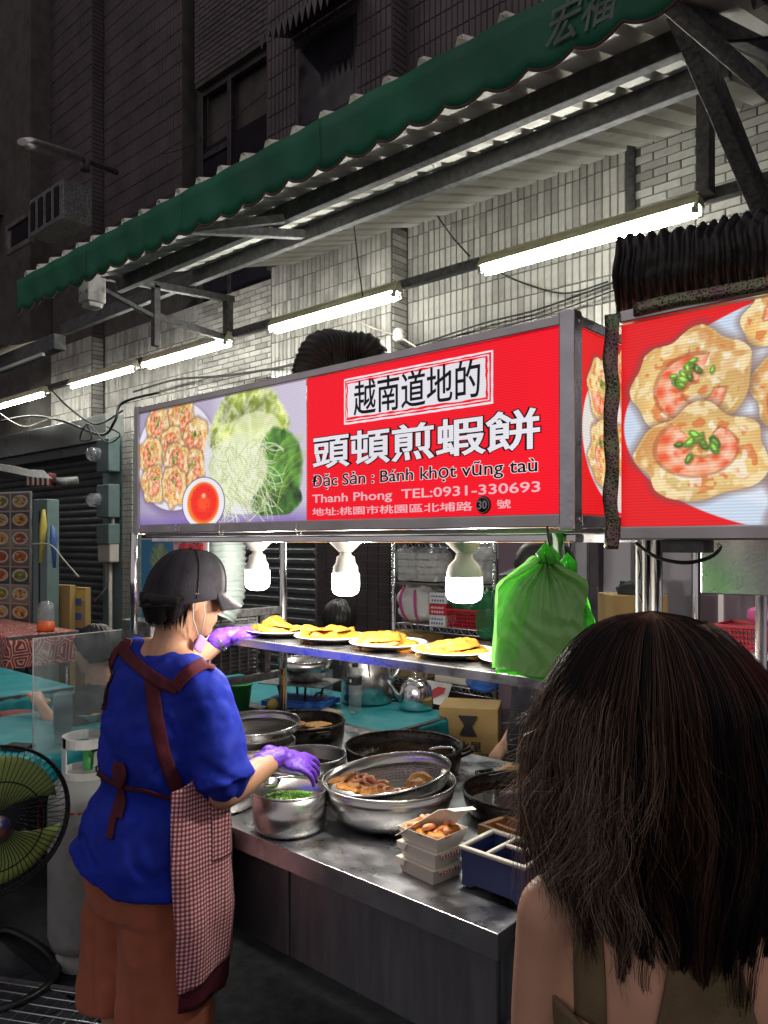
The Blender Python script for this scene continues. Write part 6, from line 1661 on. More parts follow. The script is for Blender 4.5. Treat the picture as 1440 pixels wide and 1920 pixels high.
sc0, sc1 = onZ(62,1420,.752), onD(236,1400,3.25)
ac = thing('acrylic_screen', 'scratched clear acrylic screen standing on the near teal table', 'screen', (sc0.x,sc0.y,.752))
A, B = Vector((sc0.x,sc0.y,.754)), Vector((sc1.x,sc1.y,.754)); th_ = (B-A).cross(Vector((0,0,1))).normalized()*.004
topA, topB = 1.6-(1195-1017)/FOC*3.05, 1.6-(1180-1017)/FOC*3.25
m = MB(); m.poly([A,B,Vector((B.x,B.y,topB)),Vector((A.x,A.y,topA))], th_); obj('sheet', m, MAT['acrylic'], ac, world=True)
m = MB(); m.tube([A+Vector((0,0,.02)), Vector((A.x,A.y,topA)), Vector((B.x,B.y,topB))], .0025, 5); obj('edge', m, MAT['white'], ac, world=True)
cp_ = thing('drinking_cup', 'stack of clear plastic cups behind the acrylic screen', 'cup', onZ(90,1408,.752)+Vector((-.06,.09,0)))
for k in range(5):
    m = MB(); m.lathe([(0,.002),(.030,.002),(.040,.10),(.042,.10),(.039,.098),(.029,.004)], 20); o = obj('cup', m, MAT['pet'], cp_); o.location.z = k*.028
for (px, py, lab) in ((150,1362,'white food bowl in front of the seated diner'),(178,1352,'second food bowl beside the gas bottle collar')):
    q = onZ(px,py,.752); m = MB(); m.lathe([(0,.006),(.03,.006),(.07,.045),(.074,.045),(.066,.04),(.03,.002),(0,0)], 24)
    bo = obj('food_bowl', m, MAT['porcelain'], loc=(q.x-.05,q.y+.07,.753), label=lab, cat='bowl')
    obj('rice_dish', heap_obj('h', .055, .012, 0, int(px), fold=.1), MAT['fritter'], loc=(q.x-.05,q.y+.07,.785), label='brown food heaped in the ' + lab.split(' ')[0] + ' bowl near the seated diner', cat='food')
table('long_table', 'long teal-covered table farther back on the left', -6.6,-4.35,1.55,2.15,.75,.20,'teal','teal cover on the far table at the left')
table('display_table', 'table under a red patterned cloth in front of the roller shutter', -8.2,-5.4,2.2,2.7,.95,.22,'redcloth' if 'redcloth' in MAT else 'red_plastic','red patterned cloth on the table by the roller shutter')
mm, nt, b = _nt('paisley_red'); L = nt.links.new
tc = N(nt,'ShaderNodeTexCoord'); vo = N(nt,'ShaderNodeTexVoronoi', feature='DISTANCE_TO_EDGE'); vo.inputs['Scale'].default_value = 9; L(tc.outputs['Object'], vo.inputs['Vector'])
mr = N(nt,'ShaderNodeMapRange'); mr.inputs[1].default_value = .10; mr.inputs[2].default_value = .13; L(vo.outputs[0], mr.inputs[0])
w2 = N(nt,'ShaderNodeMath', operation='PINGPONG'); w2.inputs[1].default_value = .09; L(vo.outputs[0], w2.inputs[0])
m3 = N(nt,'ShaderNodeMapRange'); m3.inputs[1].default_value=.02; m3.inputs[2].default_value=.035; L(w2.outputs[0], m3.inputs[0])
mc = N(nt,'ShaderNodeMix', data_type='RGBA'); L(m3.outputs[0], mc.inputs[0]); mc.inputs[6].default_value = (.50,.36,.30,1); mc.inputs[7].default_value = (.24,.018,.022,1); L(mc.outputs[2], b.inputs['Base Color']); b.inputs['Roughness'].default_value = .8
for o in COL.objects:
    if o.get('label','').startswith('red patterned'): o.data.materials.clear(); o.data.materials.append(mm)
q = onD(86,1190,5.6); jr = thing('plastic_jar', 'clear jar with an orange base on the red patterned cloth', 'jar', (q.x,q.y,q.z)) 
jr.scale = (.7,.7,.7); jr.location = onZ(86, 1183, .955) + Vector((0,0,.0))
m = MB(); m.lathe([(0,0),(.085,0),(.09,.03),(.08,.10),(0,.10)], 24); obj('base', m, pbr('orange_plastic',(.75,.13,.03),.4), jr)
m = MB(); m.lathe([(.078,.101),(.085,.15),(.075,.28),(.04,.31),(0,.312)], 24); obj('dome', m, MAT['pet'], jr)
for i, (px, py) in enumerate(((4,1222),)):
    q = onZ(px, py+8, .753 if i == 0 else .953); lump('food_packet', (q.x,q.y,q.z), (.16,.12,.16 if i == 0 else .1), 'cream', ['cream packet at the left edge on the far teal table','cream packet on the red patterned cloth'][i], 'packet', 60+i, .15)
# stools and clutter under the far table
for i, (px, py) in enumerate(((22,1340),(60,1345),(10,1300))):
    d_ = (3.9, 4.3, 5.2)[i]; q = onD(px, py, d_)
    st_ = thing('stool', ['dark red stool nearest the teal table at the left edge','dark red stool second from the left edge','dark red stool under the far teal table'][i], 'stool', (q.x,q.y,0), .3*i, 'dark red stools')
    zt = max(.42, q.z)
    m = MB(); m.lathe([(0,zt),(.13,zt),(.15,zt-.015),(.155,zt-.04),(.14,zt-.04),(0,zt-.02)], 24); obj('seat', m, MAT['dkred_plastic'], st_)
    for k in range(4):
        a = PI/4+k*PI/2; m = MB(); m.tube([(.10*math.cos(a),.10*math.sin(a),zt-.03),(.16*math.cos(a),.16*math.sin(a),0)], .014, 6); obj('leg', m, MAT['dkred_plastic'], st_)
for i, (a_, b_) in enumerate((((20,1290),(75,1335)),((55,1285),(95,1300)),((0,1310),(50,1300)))):
    pass
# menu board with food photographs
mb0 = onD(-84, 1165, 6.9); mb1 = onD(56, 1165, 6.45); topz = 1.6-(925-1017)/FOC*6.6; botz = 1.6-(1165-1017)/FOC*6.6
mr_ = thing('menu_board', 'menu board of small food photographs at the left edge', 'menu board', (mb1.x,mb1.y,botz))
W_ = (mb1-mb0); W_.z = 0; wl_ = W_.length
cv = Canvas(wl_, topz-botz, 420, (.62,.60,.58), 77)
nc, nr = 4, 7
for i in range(nc):
    for j in range(nr):
        cxx, cyy = (i+.5)*wl_/nc, (j+.5)*cv.h/nr; hw, hh = wl_/nc*.46, cv.h/nr*.46
        inside = (abs(cv.X-cxx) < hw) & (abs(cv.Y-cyy) < hh)
        cv.mix(inside*1.0, [(.42,.36,.30),(.55,.50,.42),(.30,.28,.26)][(i*3+j) % 3])
        cv.ell(cxx, cyy+hh*.1, hw*.85, hh*.72, (.80,.78,.74), 1.5)
        c_ = [(.72,.38,.18),(.80,.56,.22),(.45,.52,.20),(.62,.28,.16),(.75,.62,.40)][(i*2+j*3) % 5]
        cv.ell(cxx, cyy+hh*.1, hw*.68, hh*.56, c_, 2, rough=.3)
        for k in range(9): cv.ell(cxx+cv.rs.uniform(-.5,.5)*hw, cyy+hh*.1+cv.rs.uniform(-.4,.4)*hh, hw*.14, hh*.12, [(.85,.70,.45),(.35,.42,.15),(.60,.20,.12)][k % 3])
        for k in range(5): cv.ell(cxx+(k-2)*hw*.28, cyy-hh*.84, hw*.09, hh*.07, (.75,.12,.12) if j % 2 else (.15,.12,.12))
me = cv.mesh('photo_sheet', (mb0.x,mb0.y,botz), (W_.x,W_.y,0), (0,0,topz-botz)); obj('photo_sheet', me, pbr('menu_print',(1,1,1),.4,attr='tint',var=.03), mr_, world=True)
nrm = W_.cross(Vector((0,0,1))).normalized()
m = MB(); m.poly([Vector((mb0.x,mb0.y,botz-.01)),Vector((mb1.x,mb1.y,botz-.01)),Vector((mb1.x,mb1.y,topz+.01)),Vector((mb0.x,mb0.y,topz+.01))], -nrm*.02); 
for v in range(len(m.v)): m.v[v] = tuple(Vector(m.v[v]) - nrm*.003)
obj('backing', m, MAT['alu'], mr_, world=True)
for s_ in (0, 1):
    p_ = mb0.lerp(mb1, .08+.84*s_); m = MB(); m.tube([(p_.x-nrm.x*.03,p_.y-nrm.y*.03,0),(p_.x-nrm.x*.03,p_.y-nrm.y*.03,topz)], .015, 8); obj('post', m, MAT['galv'], mr_, world=True)
# grey cabinet, cartons and hanging cloths in front of the shutter
cbq = onD(84, 1080, 6.2); gcb = thing('metal_cabinet', 'tall dull grey cabinet between the menu board and the roller shutter', 'cabinet', (cbq.x,cbq.y,0), YAW*.5)
m = MB(); m.box((-.075,-.05,.03),(.075,.08,1.95)); obj('body', m, MAT['meter'], gcb, bevel=.008)
m = MB(); m.box((-.01,-.056,.1),(.0,-.0505,1.85)); obj('door_gap', m, MAT['black'], gcb)
for i, (px, py0, py1, mt, lab) in enumerate(((82,955,1055,'yellow','yellow umbrella or strap hanging on the grey cabinet'),(98,985,1065,'blueink','blue cloth hanging beside the yellow strap'))):
    d_ = 5.95; a_, b2 = onD(px,py0,d_), onD(px-6+10*i,py1,d_)
    m = MB(); m.tube([a_, a_.lerp(b2,.3)+Vector((.01,0,0)), b2], [.012,.03,.012], 8, ell=.4); obj('hanging_cloth', m, MAT[mt], world=True, label=lab, cat='cloth')
cable('cord', [onD(60,1020,5.9), onD(95,1022,5.8), onD(120,1050,5.8), onD(148,1082,5.8)], .006, 'cable_white', 'pale cord stretched from the grey cabinet')
cq = onD(118,1135,6.3); carton('flattened brown carton leaning by the roller shutter', (cq.x,cq.y,.0), .22,.06,1.25, .3)
cq = onD(150,1130,6.3); r = carton('carton with yellow and blue print beside the shutter', (cq.x,cq.y,0), .18,.06,1.23, .3)
m = MB()
for i in range(4): m.box((-.06,-.0315,.72+i*.12),(.05,-.0305,.78+i*.12))
obj('print', m, MAT['blueink'], r)
m = MB(); m.box((-.085,-.0313,1.12),(.085,-.0306,1.21)); obj('print', m, MAT['yellow'], r)
# small cloth awning and red-white box over the menu board
q = onD(20, 895, 5.4); m = MB(); m.grid(lambda u, v: (q.x-.6+.75*u, q.y-.25+.5*v, q.z+.10-.14*abs(u-.4)+.02*math.sin(u*14+v*4)), 24, 8); o = obj('cloth_canopy', m, MAT['galv'], world=True, label='drooping grey cloth canopy over the menu board', cat='canopy')
q = onD(78, 900, 5.9); sg3 = thing('striped_box', 'pinkish striped box hanging at the canopy edge above the cabinet', 'box', q, YAW)
m = MB(); m.box((-.09,-.06,-.05),(.09,.06,.05)); obj('box', m, MAT['dkred_plastic'], sg3, bevel=.005)
for i in range(5): m = MB(); m.box((-.085+i*.038,-.064,-.045),(-.068+i*.038,-.0605,.045)); obj('stripe', m, MAT['cream'], sg3)
m = MB(); q2 = onD(115,905,6.0); m.tube([q+Vector((.1,.05,0)), q2, q2+Vector((.03,.12,.02))], [.02,.04,.035], 8); obj('arm', m, MAT['galv'], sg3, world=True)
# grating and hose near the floor
mt_ = thing('floor_grating', 'dark wire grating lying on the ground beside the fan', 'grating', (-2.55,1.1,.004), .5)
m = MB()
for i in range(16): m.tube([(-.35+.7*i/15,-.18,.008),(-.35+.7*i/15,.18,.008)], .003, 4)
for j in range(9): m.tube([(-.35,-.18+.36*j/8,.012),(.35,-.18+.36*j/8,.012)], .003, 4)
obj('mesh', m, MAT['steel'], mt_)
for s_ in (-1,1):
    m = MB(); m.box((-.36,s_*.19-.01,0),(.36,s_*.19+.01,.02)); obj('frame', m, MAT['galv'], mt_)
cable('hose', [onZ(-40,1760,.02), onZ(10,1745,.02), onZ(60,1765,.02), onZ(100,1800,.02), onZ(98,1840,.02), onZ(40,1880,.02), onZ(-30,1900,.02)], .016, 'black', 'black hose curled on the pavement at the bottom left')
# ------------------------------------------------------------------ people
def ball(m, c, r, rot=None, n=16):
    rx, ry, rz = (r, r, r) if not isinstance(r, (tuple, list)) else r
    R = rot or Matrix.Identity(3); c = Vector(c)
    def f(u, v):
        a, b = 2*PI*u, PI*(v-.5)
        return c + R @ Vector((rx*math.cos(b)*math.cos(a), ry*math.cos(b)*math.sin(a), rz*math.sin(b)))
    m.grid(f, n, n//2+2, closed_u=True)
def chain(m, pts, rr, n=14, sub=5):
    P = [Vector(p) for p in pts]; out, ro = [], []
    for i in range(len(P)-1):
        a, b, c, d = P[max(i-1,0)], P[i], P[i+1], P[min(i+2,len(P)-1)]
        for k in range(sub):
            t = k/sub; out.append(.5*((2*b)+(-a+c)*t+(2*a-5*b+4*c-d)*t*t+(-a+3*b-3*c+d)*t**3)); ro.append(rr[i]*(1-t)+rr[i+1]*t)
    out.append(P[-1]); ro.append(rr[-1])
    m.tube(out, ro, n); ball(m, P[0], rr[0]*.98, n=n); ball(m, P[-1], rr[-1]*.98, n=n)
def rings(m, R, n=40, p=2.3, dense=6, noise=0.0):
    """R: rows of (cx, cy, z, rx, ry, ang); smooth closed body"""
    R = np.array(R, float); z = np.linspace(0, len(R)-1, (len(R)-1)*dense+1)
    Q = np.stack([np.interp(z, np.arange(len(R)), R[:, i]) for i in range(6)], 1)
    k = np.array([.25,.5,.25])
    for _ in range(3):
        for i in range(6): Q[1:-1, i] = np.convolve(Q[:, i], k, 'valid')
    vs, fs = [], []
    for (cx, cy, zz, rx, ry, an) in Q:
        for j in range(n):
            t = 2*PI*j/n; c, s = math.cos(t), math.sin(t)
            x, y = rx*math.copysign(abs(c)**(2/p), c), ry*math.copysign(abs(s)**(2/p), s)
            vs.append((cx + x*math.cos(an) - y*math.sin(an), cy + x*math.sin(an) + y*math.cos(an), zz))
    L = len(Q)
    for i in range(L-1):
        for j in range(n): fs.append((i*n+j, i*n+(j+1)%n, (i+1)*n+(j+1)%n, (i+1)*n+j))
    fs += [tuple(range(n))[::-1], tuple((L-1)*n+j for j in range(n))]
    m.add(vs, fs, True)
def hand(m, wrist, fwd, up, side, curl=.35, spread=.06, s=1.0, thumb=(.55,.75,-.35)):
    """palm, four jointed fingers and a thumb; side=+1: thumb towards +y of the hand frame"""
    f = Vector(fwd).normalized(); u = Vector(up); u = (u - f*u.dot(f)).normalized(); l = u.cross(f)
    M = Matrix((f, l, u)).transposed(); W = Vector(wrist)
    P = lambda x, y, z: W + M @ Vector((x*s, y*s*side, z*s))
    ball(m, P(.048,0,0), (.050*s,.040*s,.0165*s), M); ball(m, P(.075,.004,.001), (.022*s,.041*s,.0135*s), M)
    ball(m, P(.035,.022,-.006), (.030*s,.020*s,.015*s), M)
    chain(m, [P(-.03,0,0), P(0,0,0), P(.03,0,0)], [.027*s,.025*s,.024*s])
    for (y, L, dl) in ((.030,.070,0),(.0105,.079,.1),(-.0095,.073,.05),(-.0285,.058,-.05)):
        a = 0.0; x, z = .080, .002; pts = [P(.062,y*.9,0), P(x,y,z)]
        for k, fr in enumerate((.42,.32,.26)):
            a += curl * (.8, 1.15, .9)[k] + dl*.3
            x += L*fr*math.cos(a); z -= L*fr*math.sin(a); pts.append(P(x, y + y*spread*(k+1)*3, z))
        chain(m, pts, [.0100*s,.0098*s,.0088*s,.0080*s,.0068*s], 10, 3)
    t = Vector(thumb).normalized(); b = Vector((.018,.030,-.006))
    c1 = b + t*.034; c2 = c1 + (t+Vector((.5,-.25,-.1))).normalized()*.028; c3 = c2 + (t+Vector((.9,-.6,-.15))).normalized()*.022
    chain(m, [P(*b), P(*c1), P(*c2), P(*c3)], [.0145*s,.0115*s,.0100*s,.0080*s], 10, 3)
def head_parts(m, C, yaw, pitch=0.0, s=1.0):
    """skull, jaw, nose, lips, ears merged into the body mesh; returns the head matrix (x forward, y left)"""
    M4 = Matrix.Translation(C) @ Matrix.Rotation(yaw, 4, 'Z') @ Matrix.Rotation(pitch, 4, 'Y'); R = M4.to_3x3(); P = lambda x, y, z: M4 @ Vector((x*s, y*s, z*s))
    ball(m, P(-.008,0,.022), (.097*s,.077*s,.098*s), R, 22); ball(m, P(.034,0,-.035), (.058*s,.060*s,.078*s), R, 18)
    ball(m, P(.052,0,-.085), (.034*s,.036*s,.026*s), R, 14); ball(m, P(.080,0,.030), (.018*s,.050*s,.030*s), R, 14)
    chain(m, [P(.088,0,.012), P(.104,0,-.012), P(.108,0,-.024)], [.008*s,.010*s,.013*s], 8, 3)
    for y in (-.012,.012): ball(m, P(.098,y,-.027), .009*s, R, 8)
    ball(m, P(.086,0,-.052), (.012*s,.024*s,.006*s), R, 10); ball(m, P(.084,0,-.063), (.012*s,.021*s,.007*s), R, 10)
    for y in (-1,1):
        ball(m, P(.060,y*.036,-.022), (.028*s,.020*s,.022*s), R, 10)
        ball(m, P(-.002,y*.077,-.012), (.017*s,.008*s,.031*s), R, 12); ball(m, P(-.006,y*.082,-.004), (.012*s,.007*s,.018*s), R, 10)
    return M4
def face_bits(root, M4, s=1.0):
    for y in (-1,1):
        e = MB(); ball(e, M4 @ Vector((.082*s,y*.031*s,.006*s)), .0115*s, n=12); o = obj('eye', e, MAT['white'], root)
        i = MB(); ball(i, M4 @ Vector((.0905*s,y*.0315*s,.005*s)), .0052*s, n=10); obj('iris', i, MAT['ink'], o)
        b = MB(); b.tube([M4 @ Vector((.090*s,y*.016*s,.022*s)), M4 @ Vector((.092*s,y*.032*s,.026*s)), M4 @ Vector((.082*s,y*.047*s,.021*s))], .0028*s, 6, ell=.5); obj('eyebrow', b, MAT['hairblack'], root)
def strands(m, curves, r, n=3):
    for (pts, rr) in curves: m.tube(pts, [rr*(1-.6*i/(len(pts)-1)) for i in range(len(pts))], n, cap=False)

# ---------------------------------------------------------------- the cook
D0 = 2.05
ck_loc = onD(300, 1017, D0); ck_loc.z = 0
ck = thing('person', 'cook from behind in blue shirt, cap and checked apron, reaching to the plates', 'person', ck_loc, YAW)
S0 = FOC / D0
def L(px, py, y=0.0): d = D0 + y; return Vector(((px-PCX)/FOC*d - (300-PCX)/FOC*D0, y, EYE-(py-PHY)/FOC*d))
TA = math.radians(-37)
Hc = Vector((.066, .02, 1.455))
m = MB()
HM = head_parts(m, Hc, math.radians(34), math.radians(9))
sR, sL = Vector((.140,-.085,1.215)), Vector((-.105,.095,1.262))
eR, wR = Vector((.195,-.115,.965)), Vector((.312,.010,1.022))
eL, wL = Vector((-.060,.300,1.175)), L(424, 1192, .36)
chain(m, [Hc+Vector((-.022,-.016,-.055)), Hc+Vector((-.030,-.015,-.11)), Vector((.020,.0,1.27))], [.055,.053,.068], 18)
chain(m, [Vector((.02,0,1.275)), Vector((.075,-.04,1.262)), sR], [.06,.055,.050]); chain(m, [Vector((.02,0,1.275)), Vector((-.05,.05,1.285)), sL], [.06,.055,.050])
rings(m, [(.015,0,1.27,.11,.07,TA),(.01,0,1.20,.155,.095,TA),(.0,0,1.05,.155,.11,TA),(-.01,0,.93,.150,.11,TA),(-.015,0,.80,.165,.125,TA),(-.02,0,.70,.16,.12,TA)])
chain(m, [sR, sR.lerp(eR,.5)+Vector((.012,0,0)), eR], [.050,.048,.040]); chain(m, [eR, eR.lerp(wR,.35)+Vector((.0,-.005,-.004)), wR], [.042,.041,.027])
chain(m, [sL, eL], [.048,.038]); chain(m, [eL, eL.lerp(wL,.35), wL], [.040,.038,.026])
hipL, hipR = Vector((-.105,.05,.74)), Vector((.06,-.045,.74))
anL, anR = Vector((-.145,.07,.09)), Vector((.06,-.05,.09))
for h, a in ((hipL,anL),(hipR,anR)):
    kn = h.lerp(a,.47)+Vector((.01,.02,0)); chain(m, [h, kn, kn.lerp(a,.35)+Vector((-.005,-.012,0)), a], [.078,.052,.050,.032])
    chain(m, [a+Vector((0,0,-.03)), a+Vector((.03,.06,-.055)), a+Vector((.06,.14,-.065))], [.034,.034,.026])
body = obj('body', m, MAT['skin'], ck); remesh(body, .0065, 5, .6); bake(body)
face_bits(ck, HM)
# gloves
m = MB(); fw = Vector((.93,.12,-.10)); hand(m, wL+Vector((.008,0,.004)), (L(482,1184,.38)-wL), (0,-.25,1), -1, .14, thumb=(.85,.45,.18), s=.93)
chain(m, [wL+Vector((-.03,-.012,-.018)), wL+Vector((.01,0,0))], [.034,.030])
g1 = obj('glove', m, MAT['glove'], ck); remesh(g1, .0028, 3, .5, [('glove_wrinkle','CLOUDS',.012,.0035)]); bake(g1)
m = MB(); hand(m, wR+Vector((.006,0,0)), (.93,.12,-.30), (.30,-.45,.8), 1, .40, thumb=(.80,.25,-.5), s=.90)
chain(m, [wR+Vector((-.035,-.03,-.012)), wR+Vector((.01,0,0))], [.032,.027])
g2 = obj('glove', m, MAT['glove'], ck); remesh(g2, .0028, 3, .5, [('glove_wrinkle2','CLOUDS',.012,.0035)]); bake(g2)
# ladle in the right hand
ldl = thing('ladle', 'steel ladle handle in the cook\'s lower gloved hand over the scallion pot', 'ladle', (-1.60,1.39,.93))
Wc = Matrix.Translation(ck_loc) @ Matrix.Rotation(YAW, 4, 'Z')
a_, b_ = Wc @ (wR+Vector((.105,.015,-.062))), Wc @ (wR+Vector((-.015,.035,-.052)))
m = MB(); m.tube([b_, a_, a_+Vector((.01,.01,-.01))], [.006,.006,.005], 8, ell=.5); obj('handle', m, MAT['steel_bright'], ldl, world=True)
m = MB(); m.at(tuple(b_+Vector((-.01,0,-.03))), 0); m.lathe([(0,-.016),(.02,-.012),(.030,.004),(.028,.004),(.018,-.010),(0,-.013)], 18); obj('cup', m, MAT['steel_bright'], ldl, world=True)
# watch
m = MB(); ax = (wL-eL).normalized(); c = wL - ax*.030
u_ = ax.cross(Vector((0,0,1))).normalized(); v_ = u_.cross(ax)
for k in range(18):
    a = 2*PI*k/18; p = c + u_*math.cos(a)*.033 + v_*math.sin(a)*.033; q = c + u_*math.cos(a+.30)*.033 + v_*math.sin(a+.30)*.033
    m.bar(p, q, .014, .004, up=ax.cross(q-p))
obj('watch', m, MAT['steel'], ck, bevel=.001)
# trousers
m = MB()
rings(m, [(-.02,0,.90,.155,.12,TA),(-.03,0,.80,.185,.145,TA),(-.035,0,.70,.192,.150,TA),(-.035,0,.64,.185,.14,TA)], p=2.2)
rings(m, [(-.105,.045,.78,.100,.095,0),(-.122,.055,.62,.098,.095,0),(-.134,.06,.48,.090,.090,0),(-.146,.065,.330,.088,.092,0)], p=2.2)
rings(m, [(.030,-.045,.78,.125,.105,0),(.028,-.05,.62,.125,.108,0),(.030,-.05,.48,.122,.108,0),(.034,-.052,.322,.126,.110,0)], p=2.2)
tr = obj('trousers', m, MAT['pants'], ck); remesh(tr, .008, 3, .6, [('big_folds','CLOUDS',.13,.012),('folds','CLOUDS',.05,.008)]); bake(tr)
# vertical creases: push points by a stretched noise
me = tr.data
for v in me.vertices:
    k = mnoise.noise(Vector((v.co.x*11, v.co.y*11, v.co.z*2.2))) * .016 + mnoise.noise(Vector((v.co.x*26+v.co.z*4, v.co.y*26, v.co.z*5))) * .006
    rg = 1-abs(2*mnoise.noise(Vector((v.co.x*8, v.co.y*8, v.co.z*1.6+3)))); k -= .007*max(0, rg-.70)/.30
    v.co += Vector((v.normal.x, v.normal.y, 0)) * k
smd = tr.modifiers.new('soften','SMOOTH'); smd.iterations = 3; smd.factor = .5
# shirt
m = MB()
rings(m, [(.012,0,1.305,.085,.060,TA),(.012,0,1.272,.140,.080,TA),(.008,0,1.22,.180,.108,TA),(.002,0,1.13,.184,.128,TA),(-.008,0,1.03,.178,.135,TA),(-.016,0,.93,.182,.140,TA),(-.028,.0,.84,.205,.155,TA),(-.036,.0,.765,.222,.165,TA),(-.04,0,.715,.226,.168,TA)], p=2.25)
chain(m, [Vector((.06,-.03,1.262)), sR+Vector((0,0,.005)), sR.lerp(eR,.45)+Vector((.008,-.004,0)), sR.lerp(eR,.80)+Vector((.010,-.004,0))], [.062,.066,.068,.078], 18)
m.tube([sR.lerp(eR,.6)+Vector((.008,-.004,0)), sR.lerp(eR,.90)+Vector((.012,-.006,0))], [.070,.086], 20)
chain(m, [Vector((-.04,.04,1.278)), sL+Vector((0,0,.002)), sL.lerp(eL,.7)], [.062,.062,.060], 18)
shr = obj('shirt', m, MAT['shirt'], ck); remesh(shr, .0075, 3, .6, [('body_folds','CLOUDS',.10,.024),('small_folds','CLOUDS',.035,.007)]); bake(shr)
me = shr.data
for v in me.vertices:
    c = v.co
    k = mnoise.noise(Vector((c.x*9, c.y*9, c.z*3+4))) * .016 * max(0, min(1, (1.12-c.z)*4))
    # pull-lines from the shoulder blades and the tied waist
    k += math.sin((c.x*.9 + (c.z-1.0)*.5)*48 + 4*mnoise.noise(c*6)) * .0030 * max(0, 1-abs(c.z-.96)/.14)
    if c.x < .12: pn = .022*math.exp(-((c.z-.945)/.045)**2)*min(1, (.12-c.x)/.04); rad_ = Vector((c.x+.014, c.y, 0)); v.co -= rad_.normalized()*pn
    k += .006*mnoise.noise(Vector((c.x*30, c.y*30, c.z*12)))*(1 if c.x > .09 and c.z < 1.2 else .3)
    rg = 1-abs(2*mnoise.noise(Vector((c.x*5+c.z*2.5, c.y*5, c.z*4.2+1.7)))); k -= .011*max(0, rg-.80)/.20*(.4+.6*(c.x > .05 or c.z < 1.05))
    rg = 1-abs(2*mnoise.noise(Vector((c.x*12-c.z*5, c.y*12, c.z*9)))); k -= .004*max(0, rg-.75)/.25
    v.co += v.normal * k * max(0, min(1, (c.z-.735)/.05))
    if c.z < .80:       # uneven hem: dips at the back, lifts at the left side
        v.co.z += .055*max(0, (-c.x-.05)/.18)*(.80-c.z)/.08
me.update()
smd = shr.modifiers.new('soften','SMOOTH'); smd.iterations = 4; smd.factor = .5; bake(shr); me = shr.data
bv = BVHTree.FromPolygons([v.co[:] for v in me.vertices], [tuple(p.vertices) for p in me.polygons])
CAML = Vector(((PCX-300)/FOC*D0, -D0, EYE))
def band(name, pts, w, mat, lift=.0035, parent=ck, tree=None, th=.003, y0=-.8):
    """strip of cloth laid on the garment: pts are (px, py) as seen from the street side"""
    tr_ = tree or bv; P = [L(px, py) for px, py in pts]; out = []
    for i in range(len(P)-1):
        a, b, c, d = P[max(i-1,0)], P[i], P[i+1], P[min(i+2,len(P)-1)]
        for k in range(10):
            t = k/10; out.append(.5*((2*b)+(-a+c)*t+(2*a-5*b+4*c-d)*t*t+(-a+3*b-3*c+d)*t**3))
    out.append(P[-1]); vs, fs = [], []; last = None; K = 6
    for i, p in enumerate(out):
        t = (out[min(i+1,len(out)-1)] - out[max(i-1,0)]); n = Vector((-t.z,0,t.x)).normalized()
        ww = w if not callable(w) else w(i/(len(out)-1))
        for j in range(K):
            q = p + n*ww*(j/(K-1)-.5)
            h = tr_.ray_cast(CAML, (q-CAML).normalized()); kk = 0
            while h[0] is None and kk < 40: q = q + Vector((.004 if q.x < 0 else -.004, 0, -.003 if q.z > 1.2 else 0)); kk += 1; h = tr_.ray_cast(CAML, (q-CAML).normalized())
            if h[0] is None: h = tr_.find_nearest(Vector((q.x,-.12,q.z)))
            v = h[0] + (h[1] if h[1].y < 0 else -h[1])*lift; vs.append(v)
    for i in range(len(out)-1):
        for j in range(K-1): fs.append((i*K+j, i*K+j+1, (i+1)*K+j+1, (i+1)*K+j))
    m = MB(); m.add(vs, fs, True); o = obj(name, m, MAT[mat], parent); sd = o.modifiers.new('t','SOLIDIFY'); sd.thickness = th; sd.offset = 1
    return o
band('apron_strap', [(238,1200),(236,1222),(262,1250),(300,1278),(334,1292)], .033, 'maroon', .006)
band('apron_strap', [(404,1250),(385,1246),(355,1262),(328,1290)], .032, 'maroon', .007)
band('apron_strap', [(222,1215),(206,1250),(198,1290),(193,1330)], .016, 'maroon', .004)
band('apron_strap', [(283,1262),(288,1300),(296,1360),(310,1420),(332,1478),(345,1500)], .038, 'maroon', .004)
band('apron_tie', [(172,1438),(205,1462),(230,1474),(275,1482),(322,1498)], .010, 'maroon', .006)
band('apron_tie', [(228,1428),(222,1452),(229,1474)], .020, 'maroon', .010); band('apron_tie', [(229,1474),(236,1452),(232,1432)], .018, 'maroon', .012)
band('apron_tie', [(229,1474),(222,1510),(212,1545),(207,1572)], .018, 'maroon', .006); band('apron_tie', [(230,1474),(234,1505),(226,1535)], .014, 'maroon', .008)
# apron: checked skirt round the right side and front
mm, nt, b = _nt('gingham'); Lk = nt.links.new
uv = N(nt,'ShaderNodeAttribute', attribute_name='tint'); sp = N(nt,'ShaderNodeSeparateColor'); Lk(uv.outputs['Color'], sp.inputs[0])
def stripe(sock):
    k = N(nt,'ShaderNodeMath', operation='MULTIPLY'); k.inputs[1].default_value = 1; Lk(sock, k.inputs[0])
    f = N(nt,'ShaderNodeMath', operation='FRACT'); Lk(k.outputs[0], f.inputs[0]); g = N(nt,'ShaderNodeMath', operation='GREATER_THAN'); g.inputs[1].default_value = .5; Lk(f.outputs[0], g.inputs[0]); return g
ga, gb = stripe(sp.outputs[0]), stripe(sp.outputs[1])
ad = N(nt,'ShaderNodeMath', operation='ADD'); Lk(ga.outputs[0], ad.inputs[0]); Lk(gb.outputs[0], ad.inputs[1])
rp = N(nt,'ShaderNodeValToRGB'); rp.color_ramp.interpolation = 'CONSTANT'
rp.color_ramp.elements[0].position = 0; rp.color_ramp.elements[0].color = (.72,.62,.60,1)
e = rp.color_ramp.elements.new(.25); e.color = (.42,.13,.16,1); rp.color_ramp.elements[-1].position = .75; rp.color_ramp.elements[-1].color = (.23,.018,.035,1)
